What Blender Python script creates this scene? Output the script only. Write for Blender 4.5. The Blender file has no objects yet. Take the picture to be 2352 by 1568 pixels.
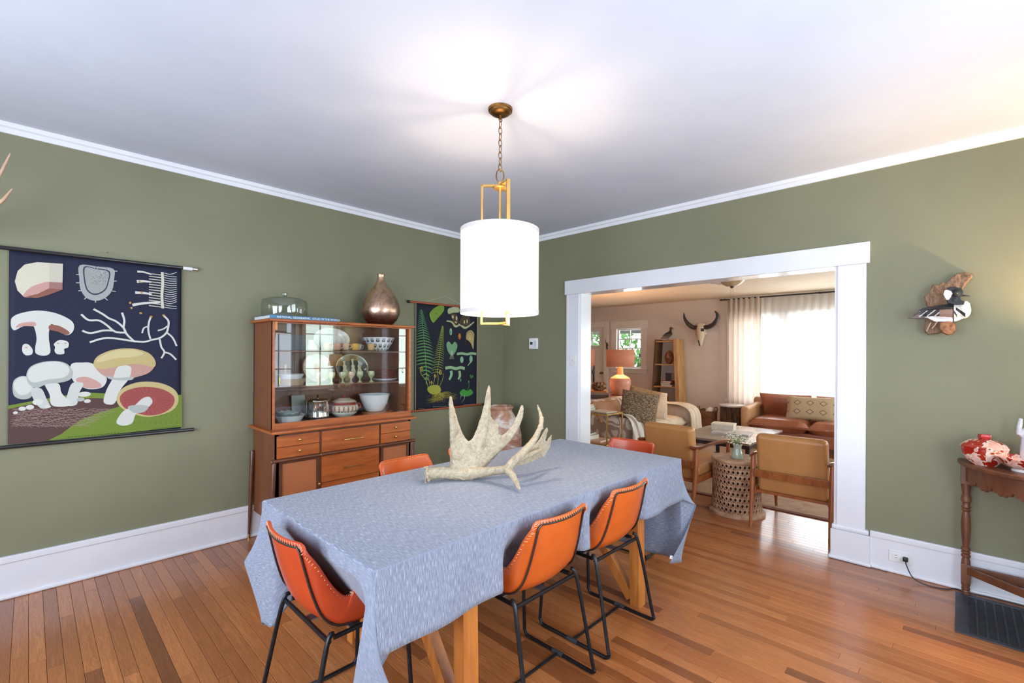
import bpy, bmesh, math, random
from mathutils import Vector, Matrix, Euler
from mathutils.geometry import tessellate_polygon
random.seed(7)
R = math.radians
SC = bpy.context.scene
COL = SC.collection
# ------------------------------------------------------------------ camera
H = 1.42
YAW = 0.766452
cd = bpy.data.cameras.new('camera'); cam = bpy.data.objects.new('camera', cd); COL.objects.link(cam)
cd.sensor_width = 36; cd.lens = 1067.14 / 2352 * 36; cd.shift_y = 28.46 / 2352; cd.clip_end = 200; cd.clip_start = .02
cam.matrix_world = Matrix.Translation((0, 0, H)) @ Matrix.Rotation(YAW - math.pi / 2, 4, 'Z') @ Matrix.Rotation(math.pi / 2, 4, 'X') @ Matrix.Rotation(0.0046585, 4, 'Z')
SC.camera = cam
# ------------------------------------------------------------------ world, lights, exposure
SC.view_settings.view_transform = 'Standard'; SC.view_settings.look = 'None'
SC.view_settings.gamma = 1; SC.view_settings.use_curve_mapping = False
SC.view_settings.exposure = 0.07
w = bpy.data.worlds.new('sky'); SC.world = w; w.use_nodes = True
nt = w.node_tree; bg = nt.nodes['Background']
tc = nt.nodes.new('ShaderNodeTexCoord'); sp = nt.nodes.new('ShaderNodeSeparateXYZ'); cr = nt.nodes.new('ShaderNodeValToRGB')
nt.links.new(tc.outputs['Generated'], sp.inputs[0]); nt.links.new(sp.outputs['Z'], cr.inputs[0]); nt.links.new(cr.outputs[0], bg.inputs[0])
cr.color_ramp.elements[0].color = (.86, .92, 1, 1); cr.color_ramp.elements[1].color = (.42, .62, 1, 1)
bg.inputs[1].default_value = 2.2
SC.cycles.max_bounces = 8; SC.cycles.diffuse_bounces = 5; SC.cycles.glossy_bounces = 4; SC.cycles.transparent_max_bounces = 12
SC.cycles.caustics_reflective = False; SC.cycles.caustics_refractive = False
SC.cycles.sample_clamp_indirect = 6
SC.cycles.use_denoising = True
def area(name, loc, size, rot, power, col):
    l = bpy.data.lights.new(name, 'AREA'); l.shape = 'RECTANGLE'; l.size, l.size_y = size; l.energy = power; l.color = col
    o = bpy.data.objects.new(name, l); COL.objects.link(o); o.location = loc; o.rotation_euler = rot; return o
def bulb(name, loc, power, col, rad=.03):
    l = bpy.data.lights.new(name, 'POINT'); l.energy = power; l.color = col; l.shadow_soft_size = rad
    o = bpy.data.objects.new(name, l); COL.objects.link(o); o.location = loc; return o
DAY = (.76, .87, 1.0); WARM = (1.0, .66, .36)
# daylight falling in through the window openings (each light stands just outside its window)
area('daylight_near_window_a', (2.88, -1.20, 1.45), (.5, 1.3), (R(90), 0, 0), 6, DAY)
area('daylight_near_window_b', (3.58, -1.20, 1.45), (.6, 1.3), (R(90), 0, 0), 16, (.78, 1, .86))
area('fill_added_window', (1.55, -1.20, 1.45), (1.7, 1.5), (R(90), 0, 0), 105, DAY)  # fill light of an added, unseen window, placed for wall and cloth
area('daylight_rear_window_a', (-1.80, .35, 1.45), (1.4, 1.7), (0, R(-90), 0), 140, DAY)
area('daylight_rear_window_b', (-1.80, 2.4, 1.45), (1.4, 1.7), (0, R(-90), 0), 105, DAY)
area('daylight_front_window', (9.35, 1.0, 1.33), (1.5, 4.0), (0, R(90), 0), 320, (.86, .93, 1))
area('daylight_small_window', (9.25, 5.11, 1.55), (.8, .6), (0, R(90), 0), 14, DAY)
area('daylight_living_side_window', (6.3, -1.85, 1.5), (2.2, 1.5), (R(90), 0, 0), 95, (.82, 1, .90))
# ------------------------------------------------------------------ helpers
def srgb(c):
    return tuple(((v / 255) / 12.92 if v <= 10 else ((v / 255 + .055) / 1.055) ** 2.4) for v in c)
MATS = {}
def nodes_of(name):
    m = bpy.data.materials.new(name); m.use_nodes = True
    return m, m.node_tree, m.node_tree.nodes['Principled BSDF']
def ramp(nt, fac, stops):
    r = nt.nodes.new('ShaderNodeValToRGB'); e = r.color_ramp.elements
    while len(e) < len(stops): e.new(.5)
    for el, (p, c) in zip(e, stops): el.position = p; el.color = (*c, 1)
    nt.links.new(fac, r.inputs[0]); return r.outputs[0]
def tex(nt, coord='Object', scale=(1, 1, 1), nscale=5, detail=3, rough=.5, dist=0, off=None, kind='Noise'):
    t = nt.nodes.new('ShaderNodeTexCoord'); mp = nt.nodes.new('ShaderNodeMapping'); mp.inputs['Scale'].default_value = scale
    if coord == 'Position':
        g = nt.nodes.new('ShaderNodeNewGeometry'); nt.links.new(g.outputs['Position'], mp.inputs[0])
    else: nt.links.new(t.outputs[coord], mp.inputs[0])
    if off: nt.links.new(off, mp.inputs['Location'])
    n = nt.nodes.new('ShaderNodeTexNoise'); n.inputs['Scale'].default_value = nscale; n.inputs['Detail'].default_value = detail
    n.inputs['Roughness'].default_value = rough; n.inputs['Distortion'].default_value = dist
    nt.links.new(mp.outputs[0], n.inputs['Vector']); return n.outputs['Fac']
def bump(nt, bs, h, strength=.2, dist=.002):
    b = nt.nodes.new('ShaderNodeBump'); b.inputs['Strength'].default_value = strength; b.inputs['Distance'].default_value = dist
    nt.links.new(h, b.inputs['Height']); nt.links.new(b.outputs[0], bs.inputs['Normal'])
def mat(name, c, rough=.5, metal=0, c2=None, ns=6, scale=(1, 1, 1), bmp=0, bs=60, detail=3, spec=.5, coat=0, lo=.35, hi=.65, emit=None, es=1, sheen=0, dist=0, coord='Object', trans=0):
    if name in MATS: return MATS[name]
    m, nt, b = nodes_of(name); c = srgb(c)
    b.inputs['Base Color'].default_value = (*c, 1); b.inputs['Roughness'].default_value = rough; b.inputs['Metallic'].default_value = metal
    b.inputs['Specular IOR Level'].default_value = spec; b.inputs['Coat Weight'].default_value = coat; b.inputs['Coat Roughness'].default_value = .12
    if c2 is None: c2 = tuple(int(v) for v in [max(0, x * 255 - 0) for x in (0, 0, 0)]); k2 = tuple(v * .88 for v in c)
    else: k2 = srgb(c2)
    n = tex(nt, coord, scale, ns, detail, .55, dist)
    nt.links.new(ramp(nt, n, [(lo, c), (hi, k2)]), b.inputs['Base Color'])
    if bmp: bump(nt, b, tex(nt, coord, scale, bs, 3), bmp)
    if sheen: b.inputs['Sheen Weight'].default_value = sheen
    if trans: b.inputs['Transmission Weight'].default_value = trans
    if emit: b.inputs['Emission Color'].default_value = (*srgb(emit), 1); b.inputs['Emission Strength'].default_value = es
    MATS[name] = m; return m
def wood(name, c, c2, grain=(1, 14, 14), rough=.4, ns=3, coat=.1, detail=6, bmp=.05):
    return mat(name, c, rough, 0, c2, ns, grain, bmp, 30, detail, coat=coat, lo=.3, hi=.7, dist=.6)
def vcol(name, rough=.4, spec=.5, coat=0, bmp=0, bs=40, metal=0):
    if name in MATS: return MATS[name]
    m, nt, b = nodes_of(name); a = nt.nodes.new('ShaderNodeVertexColor'); a.layer_name = 'Col'
    nt.links.new(a.outputs[0], b.inputs['Base Color']); b.inputs['Roughness'].default_value = rough; b.inputs['Specular IOR Level'].default_value = spec
    b.inputs['Coat Weight'].default_value = coat; b.inputs['Metallic'].default_value = metal
    if bmp: bump(nt, b, tex(nt, 'Object', (1, 1, 1), bs, 4), bmp)
    MATS[name] = m; return m
def glass(name, tint=(1, 1, 1), extra=0.0, rough=0.0):
    if name in MATS: return MATS[name]
    m, nt, b = nodes_of(name); nt.nodes.remove(b); out = nt.nodes['Material Output']
    tr = nt.nodes.new('ShaderNodeBsdfTransparent'); tr.inputs[0].default_value = (*tint, 1)
    gl = nt.nodes.new('ShaderNodeBsdfGlossy'); gl.inputs['Roughness'].default_value = rough
    lw = nt.nodes.new('ShaderNodeLayerWeight'); lw.inputs[0].default_value = .5
    pw = nt.nodes.new('ShaderNodeMath'); pw.operation = 'POWER'; pw.inputs[1].default_value = 5; nt.links.new(lw.outputs['Facing'], pw.inputs[0])
    ad = nt.nodes.new('ShaderNodeMath'); ad.operation = 'MULTIPLY_ADD'; ad.inputs[1].default_value = .9; ad.inputs[2].default_value = .045 + extra; ad.use_clamp = True
    mx = nt.nodes.new('ShaderNodeMixShader'); nt.links.new(pw.outputs[0], ad.inputs[0]); nt.links.new(ad.outputs[0], mx.inputs[0])
    nt.links.new(tr.outputs[0], mx.inputs[1]); nt.links.new(gl.outputs[0], mx.inputs[2]); nt.links.new(mx.outputs[0], out.inputs[0])
    MATS[name] = m; return m
def spline(pts, n=6, closed=False):
    P = [Vector(p) for p in pts]; out = []; L = len(P)
    if L < 3 and not closed: return P
    for i in range(L if closed else L - 1):
        a, b, c, d = (P[(i - 1) % L], P[i], P[(i + 1) % L], P[(i + 2) % L]) if closed else (P[max(i - 1, 0)], P[i], P[i + 1], P[min(i + 2, L - 1)])
        for k in range(n):
            t = k / n
            out.append(.5 * ((2 * b) + (c - a) * t + (2 * a - 5 * b + 4 * c - d) * t * t + (3 * b - a - 3 * c + d) * t ** 3))
    if not closed: out.append(P[-1])
    return out
class B:
    """collects geometry for ONE mesh; o = world point that becomes the local origin"""
    def __init__(s, o=(0, 0, 0)): s.v = []; s.f = []; s.c = []; s.o = Vector(o); s.bv = False
    def add(s, vs, fs, col=None):
        n = len(s.v); s.v += [Vector(v) - s.o for v in vs]; s.f += [tuple(i + n for i in f) for f in fs]; s.c += [col] * len(vs); return s
    def box(s, x0, x1, y0, y1, z0, z1, bev=0, col=None):
        return s.obox(((x0 + x1) / 2, (y0 + y1) / 2, (z0 + z1) / 2), (abs(x1 - x0), abs(y1 - y0), abs(z1 - z0)), None, bev, col)
    def obox(s, c, sz, rot=None, bev=0, col=None):
        c = Vector(c); hx, hy, hz = sz[0] / 2, sz[1] / 2, sz[2] / 2
        M = rot.to_matrix() if isinstance(rot, Euler) else (rot.to_3x3() if rot else Matrix.Identity(3))
        b = min(bev, hx * .9, hy * .9, hz * .9)
        if b <= 0:
            vs = [c + M @ Vector((x, y, z)) for x in (-hx, hx) for y in (-hy, hy) for z in (-hz, hz)]
            return s.add(vs, [(0, 1, 3, 2), (4, 6, 7, 5), (0, 4, 5, 1), (2, 3, 7, 6), (0, 2, 6, 4), (1, 5, 7, 3)], col)
        s.bv = True; bm = bmesh.new(); bmesh.ops.create_cube(bm, size=1)
        for v in bm.verts: v.co = Vector((v.co.x * sz[0], v.co.y * sz[1], v.co.z * sz[2]))
        bmesh.ops.bevel(bm, geom=list(bm.edges), offset=b, segments=2, profile=.5, affect='EDGES')
        bm.verts.ensure_lookup_table(); vs = [c + M @ v.co for v in bm.verts]; fs = [tuple(v.index for v in f.verts) for f in bm.faces]; bm.free()
        return s.add(vs, fs, col)
    def ring(s, pts, r, seg=10, cap=True, closed=False, col=None, flat=1.0):
        P = [Vector(p) for p in pts]; n = len(P); rr = r if isinstance(r, (list, tuple)) else [r] * n
        if len(rr) != n: rr = [rr[0] + (rr[-1] - rr[0]) * 0 + _lerp(rr, i / (n - 1)) - rr[0] for i in range(n)]
        vs = []; up = None
        for i in range(n):
            t = (P[(i + 1) % n] - P[i - 1]) if closed else (P[min(i + 1, n - 1)] - P[max(i - 1, 0)])
            t = t.normalized() if t.length > 1e-9 else Vector((0, 0, 1))
            if up is None: up = t.orthogonal().normalized()
            up = (up - t * up.dot(t)); up = up.normalized() if up.length > 1e-6 else t.orthogonal().normalized()
            q = t.cross(up)
            for k in range(seg):
                a = 2 * math.pi * k / seg; vs.append(P[i] + rr[i] * (math.cos(a) * up + flat * math.sin(a) * q))
        fs = []
        for i in range(n if closed else n - 1):
            for k in range(seg):
                j = (i + 1) % n; fs.append((i * seg + k, i * seg + (k + 1) % seg, j * seg + (k + 1) % seg, j * seg + k))
        if cap and not closed: fs += [tuple(range(seg - 1, -1, -1)), tuple((n - 1) * seg + k for k in range(seg))]
        return s.add(vs, fs, col)
    def cyl(s, a, b, r0, r1=None, seg=16, col=None): return s.ring([a, b], [r0, r0 if r1 is None else r1], seg, col=col)
    def tube(s, pts, r, seg=8, n=5, closed=False, col=None):
        q = spline(pts, n, closed)
        if isinstance(r, (list, tuple)): r = [_lerp(r, i / (len(q) - 1)) for i in range(len(q))]
        return s.ring(q, r, seg, closed=closed, col=col)
    def lathe(s, prof, c=(0, 0, 0), seg=32, M=None, col=None, sq=(1, 1)):
        vs = []; c = Vector(c); ps = prof
        for (r, z) in ps:
            for k in range(seg):
                a = 2 * math.pi * k / seg; p = Vector((max(r, 1e-5) * math.cos(a) * sq[0], max(r, 1e-5) * math.sin(a) * sq[1], z)); vs.append(c + (M @ p if M else p))
        fs = [(i * seg + k, i * seg + (k + 1) % seg, (i + 1) * seg + (k + 1) % seg, (i + 1) * seg + k) for i in range(len(ps) - 1) for k in range(seg)]
        return s.add(vs, fs, col)
    def ell(s, c, r, rot=None, seg=20, col=None):
        n = seg // 2; M = rot.to_matrix() if rot else Matrix.Identity(3); c = Vector(c); vs = []; fs = []
        for i in range(n + 1):
            th = math.pi * i / n
            for k in range(seg):
                a = 2 * math.pi * k / seg; st = max(math.sin(th), 1e-4)
                vs.append(c + M @ Vector((r[0] * st * math.cos(a), r[1] * st * math.sin(a), r[2] * math.cos(th))))
        for i in range(n):
            for k in range(seg): fs.append((i * seg + k, (i + 1) * seg + k, (i + 1) * seg + (k + 1) % seg, i * seg + (k + 1) % seg))
        return s.add(vs, fs, col)
    def prism(s, poly, fn, t0, t1, col=None):
        """poly of 2D points, fn(u, v, t) -> 3D; t0 back, t1 front"""
        n = len(poly); tri = tessellate_polygon([[Vector((p[0], p[1], 0)) for p in poly]])
        vs = [fn(p[0], p[1], t0) for p in poly] + [fn(p[0], p[1], t1) for p in poly]
        fs = [tuple(t) for t in tri] + [tuple(i + n for i in reversed(t)) for t in tri] + [(i, (i + 1) % n, (i + 1) % n + n, i + n) for i in range(n)]
        return s.add(vs, fs, col)
    def grid(s, fn, nu, nv, closed_u=False, col=None, uv=False):
        vs = [fn(i / (nu if closed_u else nu - 1), j / (nv - 1)) for j in range(nv) for i in range(nu)]
        fs = [(j * nu + i, j * nu + (i + 1) % nu, (j + 1) * nu + (i + 1) % nu, (j + 1) * nu + i) for j in range(nv - 1) for i in range(nu if closed_u else nu - 1)]
        return s.add(vs, fs, col)
    def cushion(s, c, sz, rot=None, n=14, p=2.6, col=None, edge=.12):
        """soft pillow block; sz full size; thin at its seams"""
        c = Vector(c); M = rot.to_matrix() if rot else Matrix.Identity(3); vs = []; fs = []
        for side in (1, -1):
            o = len(vs)
            for j in range(n + 1):
                for i in range(n + 1):
                    u = -1 + 2 * i / n; v = -1 + 2 * j / n
                    h = max(0, (1 - abs(u) ** p) * (1 - abs(v) ** p)) ** .5 * (1 - edge) + edge
                    pin = 1 - .05 * (1 - abs(u * v)) * (abs(u) ** 8 + abs(v) ** 8)
                    vs.append(c + M @ Vector((u * pin * sz[0] / 2, v * pin * sz[1] / 2, side * h * sz[2] / 2)))
            for j in range(n):
                for i in range(n):
                    a = o + j * (n + 1) + i; q = (a, a + 1, a + n + 2, a + n + 1); fs.append(q if side > 0 else q[::-1])
        m = (n + 1) ** 2; e = [i for i in range(n)] + [j * (n + 1) + n for j in range(n)] + [n * (n + 1) + n - i for i in range(n)] + [(n - j) * (n + 1) for j in range(n)]
        for k in range(len(e)):
            a, b = e[k], e[(k + 1) % len(e)]; fs.append((b, a, a + m, b + m))
        return s.add(vs, fs, col)
    def build(s, name, m, parent=None, loc=None, ang=35, sub=0, sol=0, kind=None, uv=None):
        me = bpy.data.meshes.new(name); me.from_pydata([tuple(v) for v in s.v], [], s.f); me.update()
        if any(c is not None for c in s.c):
            a = me.color_attributes.new('Col', 'FLOAT_COLOR', 'POINT')
            for i, c in enumerate(s.c): a.data[i].color = (*srgb(c or (200, 200, 200)), 1)
        if uv:
            l = me.uv_layers.new(name='UVMap')
            for lp in me.loops: l.data[lp.index].uv = uv[lp.vertex_index]
        bm = bmesh.new(); bm.from_mesh(me); bmesh.ops.recalc_face_normals(bm, faces=bm.faces); bm.to_mesh(me); bm.free()
        me.polygons.foreach_set('use_smooth', [True] * len(me.polygons)); me.set_sharp_from_angle(angle=R(ang))
        me.materials.append(m); o = bpy.data.objects.new(name, me); COL.objects.link(o)
        if parent: o.parent = parent
        else: o.location = s.o
        if loc is not None: o.location = loc
        if sol: q = o.modifiers.new('Solidify', 'SOLIDIFY'); q.thickness = sol; q.offset = 0
        if sub: q = o.modifiers.new('Subsurf', 'SUBSURF'); q.levels = q.render_levels = sub
        if s.bv and not sub: q = o.modifiers.new('Normals', 'WEIGHTED_NORMAL'); q.keep_sharp = True
        if kind: o['kind'] = kind
        return o
def fine(pr, d=.004):
    out = [pr[0]]
    for a, b in zip(pr, pr[1:]):
        n = max(1, int(math.hypot(b[0] - a[0], b[1] - a[1]) / d)); out += [(a[0] + (b[0] - a[0]) * i / n, a[1] + (b[1] - a[1]) * i / n) for i in range(1, n + 1)]
    return out
def _lerp(a, t):
    x = t * (len(a) - 1); i = min(int(x), len(a) - 2); return a[i] + (a[i + 1] - a[i]) * (x - i)
def paint(o, fn):
    me = o.data; a = me.color_attributes.get('Col') or me.color_attributes.new('Col', 'FLOAT_COLOR', 'POINT')
    for v in me.vertices: a.data[v.index].color = (*srgb(fn(v.co)), 1)
    return o
def organic(name, b, m, parent=None, vox=.006, smooth=4, fn=None, disp=0, dscale=.05):
    """fuses the overlapping shapes of b into one continuous skin"""
    o = b.build('tmp_' + name, m, None)
    r = o.modifiers.new('r', 'REMESH'); r.mode = 'VOXEL'; r.voxel_size = vox; r.use_smooth_shade = True
    if smooth: q = o.modifiers.new('s', 'SMOOTH'); q.factor = .5; q.iterations = smooth
    if disp:
        t = bpy.data.textures.new(name, 'CLOUDS'); t.noise_scale = dscale
        q = o.modifiers.new('d', 'DISPLACE'); q.texture = t; q.strength = disp; q.mid_level = .5
    dg = bpy.context.evaluated_depsgraph_get(); me = bpy.data.meshes.new_from_object(o.evaluated_get(dg)); me.name = name
    old = o.data; bpy.data.objects.remove(o); bpy.data.meshes.remove(old)
    me.polygons.foreach_set('use_smooth', [True] * len(me.polygons))
    n = bpy.data.objects.new(name, me); COL.objects.link(n)
    if parent: n.parent = parent
    else: n.location = b.o
    if fn: paint(n, fn)
    return n
def tag(o, label=None, cat=None, group=None, kind=None):
    if label: o['label'] = label
    if cat: o['category'] = cat
    if group: o['group'] = group
    if kind: o['kind'] = kind
    return o
def thing(name, label, cat, loc=(0, 0, 0), rotz=0, group=None):
    o = bpy.data.objects.new(name, None); COL.objects.link(o); o.empty_display_size = .05
    o.location = loc; o.rotation_euler = (0, 0, rotz); return tag(o, label, cat, group)
def copy_tree(o, loc=None, rotz=None, label=None, parent=None):
    c = o.copy(); COL.objects.link(c)
    if parent: c.parent = parent
    if loc is not None: c.location = loc
    if rotz is not None: c.rotation_euler = (0, 0, rotz)
    if label: c['label'] = label
    for ch in [x for x in COL.objects if x.parent == o]: copy_tree(ch, parent=c)
    return c
def struct(name, b, m, parent=None, **k):
    o = b.build(name, m, parent, **k); o['kind'] = 'structure'; return o
def text_mesh(s, name, size, m, parent, mat4, ext=.0004):
    cu = bpy.data.curves.new(name, 'FONT'); cu.body = s; cu.size = size; cu.extrude = ext; cu.align_x = 'LEFT'; cu.resolution_u = 2
    t = bpy.data.objects.new('t', cu); COL.objects.link(t); dg = bpy.context.evaluated_depsgraph_get()
    me = bpy.data.meshes.new_from_object(t.evaluated_get(dg)); bpy.data.objects.remove(t); me.transform(mat4); me.name = name
    me.materials.clear(); me.materials.append(m); o = bpy.data.objects.new(name, me); COL.objects.link(o); o.parent = parent; return o
# ------------------------------------------------------------------ structure
WX, WY = 3.946, 3.948            # inner faces of the opening wall and of the poster wall
CZ = 2.73
green = mat('green_wall', (127, 126, 101), .58, c2=(122, 121, 97), ns=2, bmp=.25, bs=55, spec=.35)
white = mat('white_trim', (226, 227, 232), .38, c2=(220, 221, 227), ns=3, bmp=.05, bs=20)
ceilm = mat('ceiling_white', (203, 209, 222), .8, c2=(198, 204, 218), ns=2, bmp=.22, bs=30, spec=.2)
cream = mat('living_wall', (220, 208, 198), .7, c2=(215, 203, 193), ns=2, bmp=.08, bs=40, spec=.3)
creamc = mat('living_ceiling', (214, 198, 174), .8, c2=(209, 193, 169), ns=2, spec=.2)
lwhite = mat('living_trim', (233, 228, 221), .4, c2=(227, 222, 215), ns=3)
T = .12
def wall(name, m, axis, p0, p1, a0, a1, z0, z1, holes=()):
    """slab between p0 and p1 across `axis`, from a0 to a1 along the other one, with rectangular holes (a, b, za, zb)"""
    b = B()
    def bx(u0, u1, v0, v1):
        if u1 - u0 < 1e-4 or v1 - v0 < 1e-4: return
        if axis == 'y': b.box(u0, u1, p0, p1, v0, v1)
        else: b.box(p0, p1, u0, u1, v0, v1)
    hs = sorted(holes); x = a0
    for (h0, h1, zb, zt) in hs:
        bx(x, h0, z0, z1); bx(h0, h1, z0, zb); bx(h0, h1, zt, z1); x = h1
    bx(x, a1, z0, z1)
    return struct(name, b, m)
wall('wall_left', green, 'y', WY, WY + T, -1.72, WX + .18, -.02, CZ)
wall('wall_right', green, 'x', WX, 4.03, -1.12, WY, -.02, CZ, [(.616, 2.83, -.02, 2.06)])
wall('wall_right_living_side', cream, 'x', 4.03, 4.12, -1.72, 7.1, -.02, CZ, [(.616, 2.83, -.02, 2.06)])
wall('wall_near', green, 'y', -1.12, -1.0, -1.72, WX, -.02, CZ, [(.7, 2.4, .7, 2.2), (2.63, 3.13, .8, 2.1), (3.28, 3.88, .8, 2.1)])
wall('wall_rear', green, 'x', -1.72, -1.6, -1.0, WY, -.02, CZ, [(-.35, 1.05, .6, 2.3), (1.7, 3.1, .6, 2.3)])
struct('ceiling', B().box(-1.72, 4.03, -1.12, WY + T, CZ, CZ + .1), ceilm)
FX = 8.93
wall('wall_far', cream, 'x', FX, FX + T, -1.72, 7.1, -.02, 2.6, [(-1.0, .45, .6, 2.06), (.6, 2.07, .6, 2.06), (2.25, 3.0, .6, 2.06), (4.825, 5.41, 1.126, 1.975), (5.735, 6.65, 0, 2.03)])
wall('wall_far_left', cream, 'y', 7.0, 7.12, 4.12, FX, -.02, 2.6)
wall('wall_far_right', cream, 'y', -1.72, -1.6, 4.12, FX, -.02, 2.6, [(5.2, 7.4, .7, 2.2)])
struct('ceiling_living', B().box(4.12, FX + T, -1.72, 7.12, 2.47, 2.6), creamc)
# floor: sub floor slab, every near strip a board of its own, the rest one field of boards
BW = .0572
fm, nt, bs = nodes_of('oak_strip')
oi = nt.nodes.new('ShaderNodeObjectInfo'); ge = nt.nodes.new('ShaderNodeNewGeometry')
ad = nt.nodes.new('ShaderNodeMath'); ad.operation = 'ADD'; nt.links.new(oi.outputs['Random'], ad.inputs[0]); nt.links.new(ge.outputs['Random Per Island'], ad.inputs[1])
fr = nt.nodes.new('ShaderNodeMath'); fr.operation = 'FRACT'; nt.links.new(ad.outputs[0], fr.inputs[0])
ml = nt.nodes.new('ShaderNodeMath'); ml.operation = 'MULTIPLY'; ml.inputs[1].default_value = 37; nt.links.new(fr.outputs[0], ml.inputs[0])
cx = nt.nodes.new('ShaderNodeCombineXYZ'); [nt.links.new(ml.outputs[0], cx.inputs[i]) for i in range(3)]
g1 = tex(nt, 'Position', (22, 1.1, 1), 2.2, 5, .6, 1.6, cx.outputs[0]); g2 = tex(nt, 'Position', (90, 2.5, 1), 4, 3, .6, .3, cx.outputs[0])
base = ramp(nt, fr.outputs[0], [(0, srgb((158, 96, 54))), (.3, srgb((180, 112, 64))), (.6, srgb((192, 124, 74))), (.85, srgb((170, 102, 56))), (1, srgb((128, 76, 44)))])
dk = ramp(nt, g1, [(.40, (1, 1, 1)), (.48, (.60, .54, .48)), (.53, (.97, .95, .93)), (.62, (.70, .63, .56)), (.68, (.98, .96, .94))])
fk = ramp(nt, g2, [(.3, (.82, .8, .78)), (.7, (1, 1, 1))])
m1 = nt.nodes.new('ShaderNodeMix'); m1.data_type = 'RGBA'; m1.blend_type = 'MULTIPLY'; m1.inputs[0].default_value = .8
m2 = nt.nodes.new('ShaderNodeMix'); m2.data_type = 'RGBA'; m2.blend_type = 'MULTIPLY'; m2.inputs[0].default_value = .8
nt.links.new(base, m1.inputs[6]); nt.links.new(dk, m1.inputs[7]); nt.links.new(m1.outputs[2], m2.inputs[6]); nt.links.new(fk, m2.inputs[7]); nt.links.new(m2.outputs[2], bs.inputs['Base Color'])
bs.inputs['Roughness'].default_value = .3; bs.inputs['Coat Weight'].default_value = .3; bs.inputs['Coat Roughness'].default_value = .14
bump(nt, bs, g2, .06)
dark = mat('dark_gap', (60, 38, 26), .8)
floor = struct('floor', B().box(-1.72, FX + T, -1.72, 7.12, -.1, -.012), dark)
bm = bmesh.new(); bmesh.ops.create_cube(bm, size=1)
for v in bm.verts: v.co = Vector(((v.co.x) * (BW - .0012), v.co.y, v.co.z * .012 - .006))
bmesh.ops.bevel(bm, geom=[e for e in bm.edges if abs(e.verts[0].co.z) < 1e-4 and abs(e.verts[1].co.z) < 1e-4 and abs(e.verts[0].co.x - e.verts[1].co.x) < 1e-4], offset=.0011, segments=1, affect='EDGES')
bme = bpy.data.meshes.new('floor_board'); bm.to_mesh(bme); bm.free(); bme.materials.append(fm)
def vis(x, y):
    d = x * math.cos(YAW) + y * math.sin(YAW); r = x * math.sin(YAW) - y * math.cos(YAW)
    return d > 1.85 and abs(r) < d * 1.12
field = B(); rnd = random.Random(3); boards = []
nx = int((FX + 1.6) / BW) + 1
for i in range(nx):
    xc = WX - .02 - BW * (i - int((FX - WX) / BW)); xc = -1.6 + BW * (i + .5)
    y = -1.6 - rnd.random() * 1.0
    while y < (WY if xc < WX + .05 else 7.0):
        L = rnd.uniform(.7, 2.1); y0 = max(y, -1.6); y1 = min(y + L, WY if xc < WX else 7.0)
        if y1 - y0 > .02: boards.append((xc, y0, y1))
        y += L
near = []
for (xc, y0, y1) in boards:
    if xc < 4.6 and (vis(xc, y0) or vis(xc, y1) or vis(xc, (y0 + y1) / 2)): near.append((xc, y0, y1))
near.sort(key=lambda b: b[0] * math.cos(YAW) + (b[1] + b[2]) / 2 * math.sin(YAW)); near = set(near[:296])
for (xc, y0, y1) in boards:
    if (xc, y0, y1) in near:
        o = bpy.data.objects.new('floor_board', bme); COL.objects.link(o); o.parent = floor
        o.location = (xc, (y0 + y1) / 2, 0); o.scale = (1, y1 - y0 - .0012, 1)
    else: field.box(xc - BW / 2 + .0006, xc + BW / 2 - .0006, y0 + .0006, y1 - .0006, -.012, 0)
field.build('floor_board_field', fm, floor, kind='stuff')
# baseboards: board, cap and shoe in one profile
def base_run(name, axis, p, s, a0, a1, m=white):
    b = B()
    for (t0, t1, z0, z1, bv) in ((0, .016, 0, .222, 0), (0, .024, .205, .245, .006), (0, .030, 0, .022, .008)):
        q0, q1 = sorted((p - s * t0, p - s * t1))
        if axis == 'y': b.box(a0, a1, q0, q1, z0, z1, bv)
        else: b.box(q0, q1, a0, a1, z0, z1, bv)
    return struct(name, b, m)
base_run('baseboard_left', 'y', WY, 1, -1.6, WX)
base_run('baseboard_right', 'x', WX, 1, -1.0, .43)
base_run('baseboard_corner', 'x', WX, 1, 2.99, WY - .03)
base_run('baseboard_near', 'y', -1.0, -1, -1.6, WX); base_run('baseboard_rear', 'x', -1.6, -1, -.97, WY - .03)
base_run('baseboard_far', 'x', FX, 1, -1.6, 5.6, lwhite); base_run('baseboard_far_left', 'y', 7.0, 1, 4.2, FX, lwhite)
# crown
def crown(name, axis, p, s, a0, a1):
    b = B(); pr = [(0, 0), (.012, 0), (.014, .028), (.03, .034), (.034, .05), (.034, CZ - 2.672), (0, CZ - 2.672)]
    n = len(pr); vs = []
    for a in (a0, a1):
        for (t, z) in pr: vs.append((a, p - s * t, 2.672 + z) if axis == 'y' else (p - s * t, a, 2.672 + z))
    fs = [(i, (i + 1) % n, (i + 1) % n + n, i + n) for i in range(n)] + [tuple(range(n)), tuple(range(2 * n - 1, n - 1, -1))]
    return struct(name, b.add(vs, fs), white)
crown('trim_1', 'y', WY, 1, -1.6, WX); crown('trim_2', 'x', WX, 1, -1.0, WY - .034); crown('trim_3', 'y', -1.0, -1, -1.6, WX); crown('trim_4', 'x', -1.6, -1, -.966, WY - .034)
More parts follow.
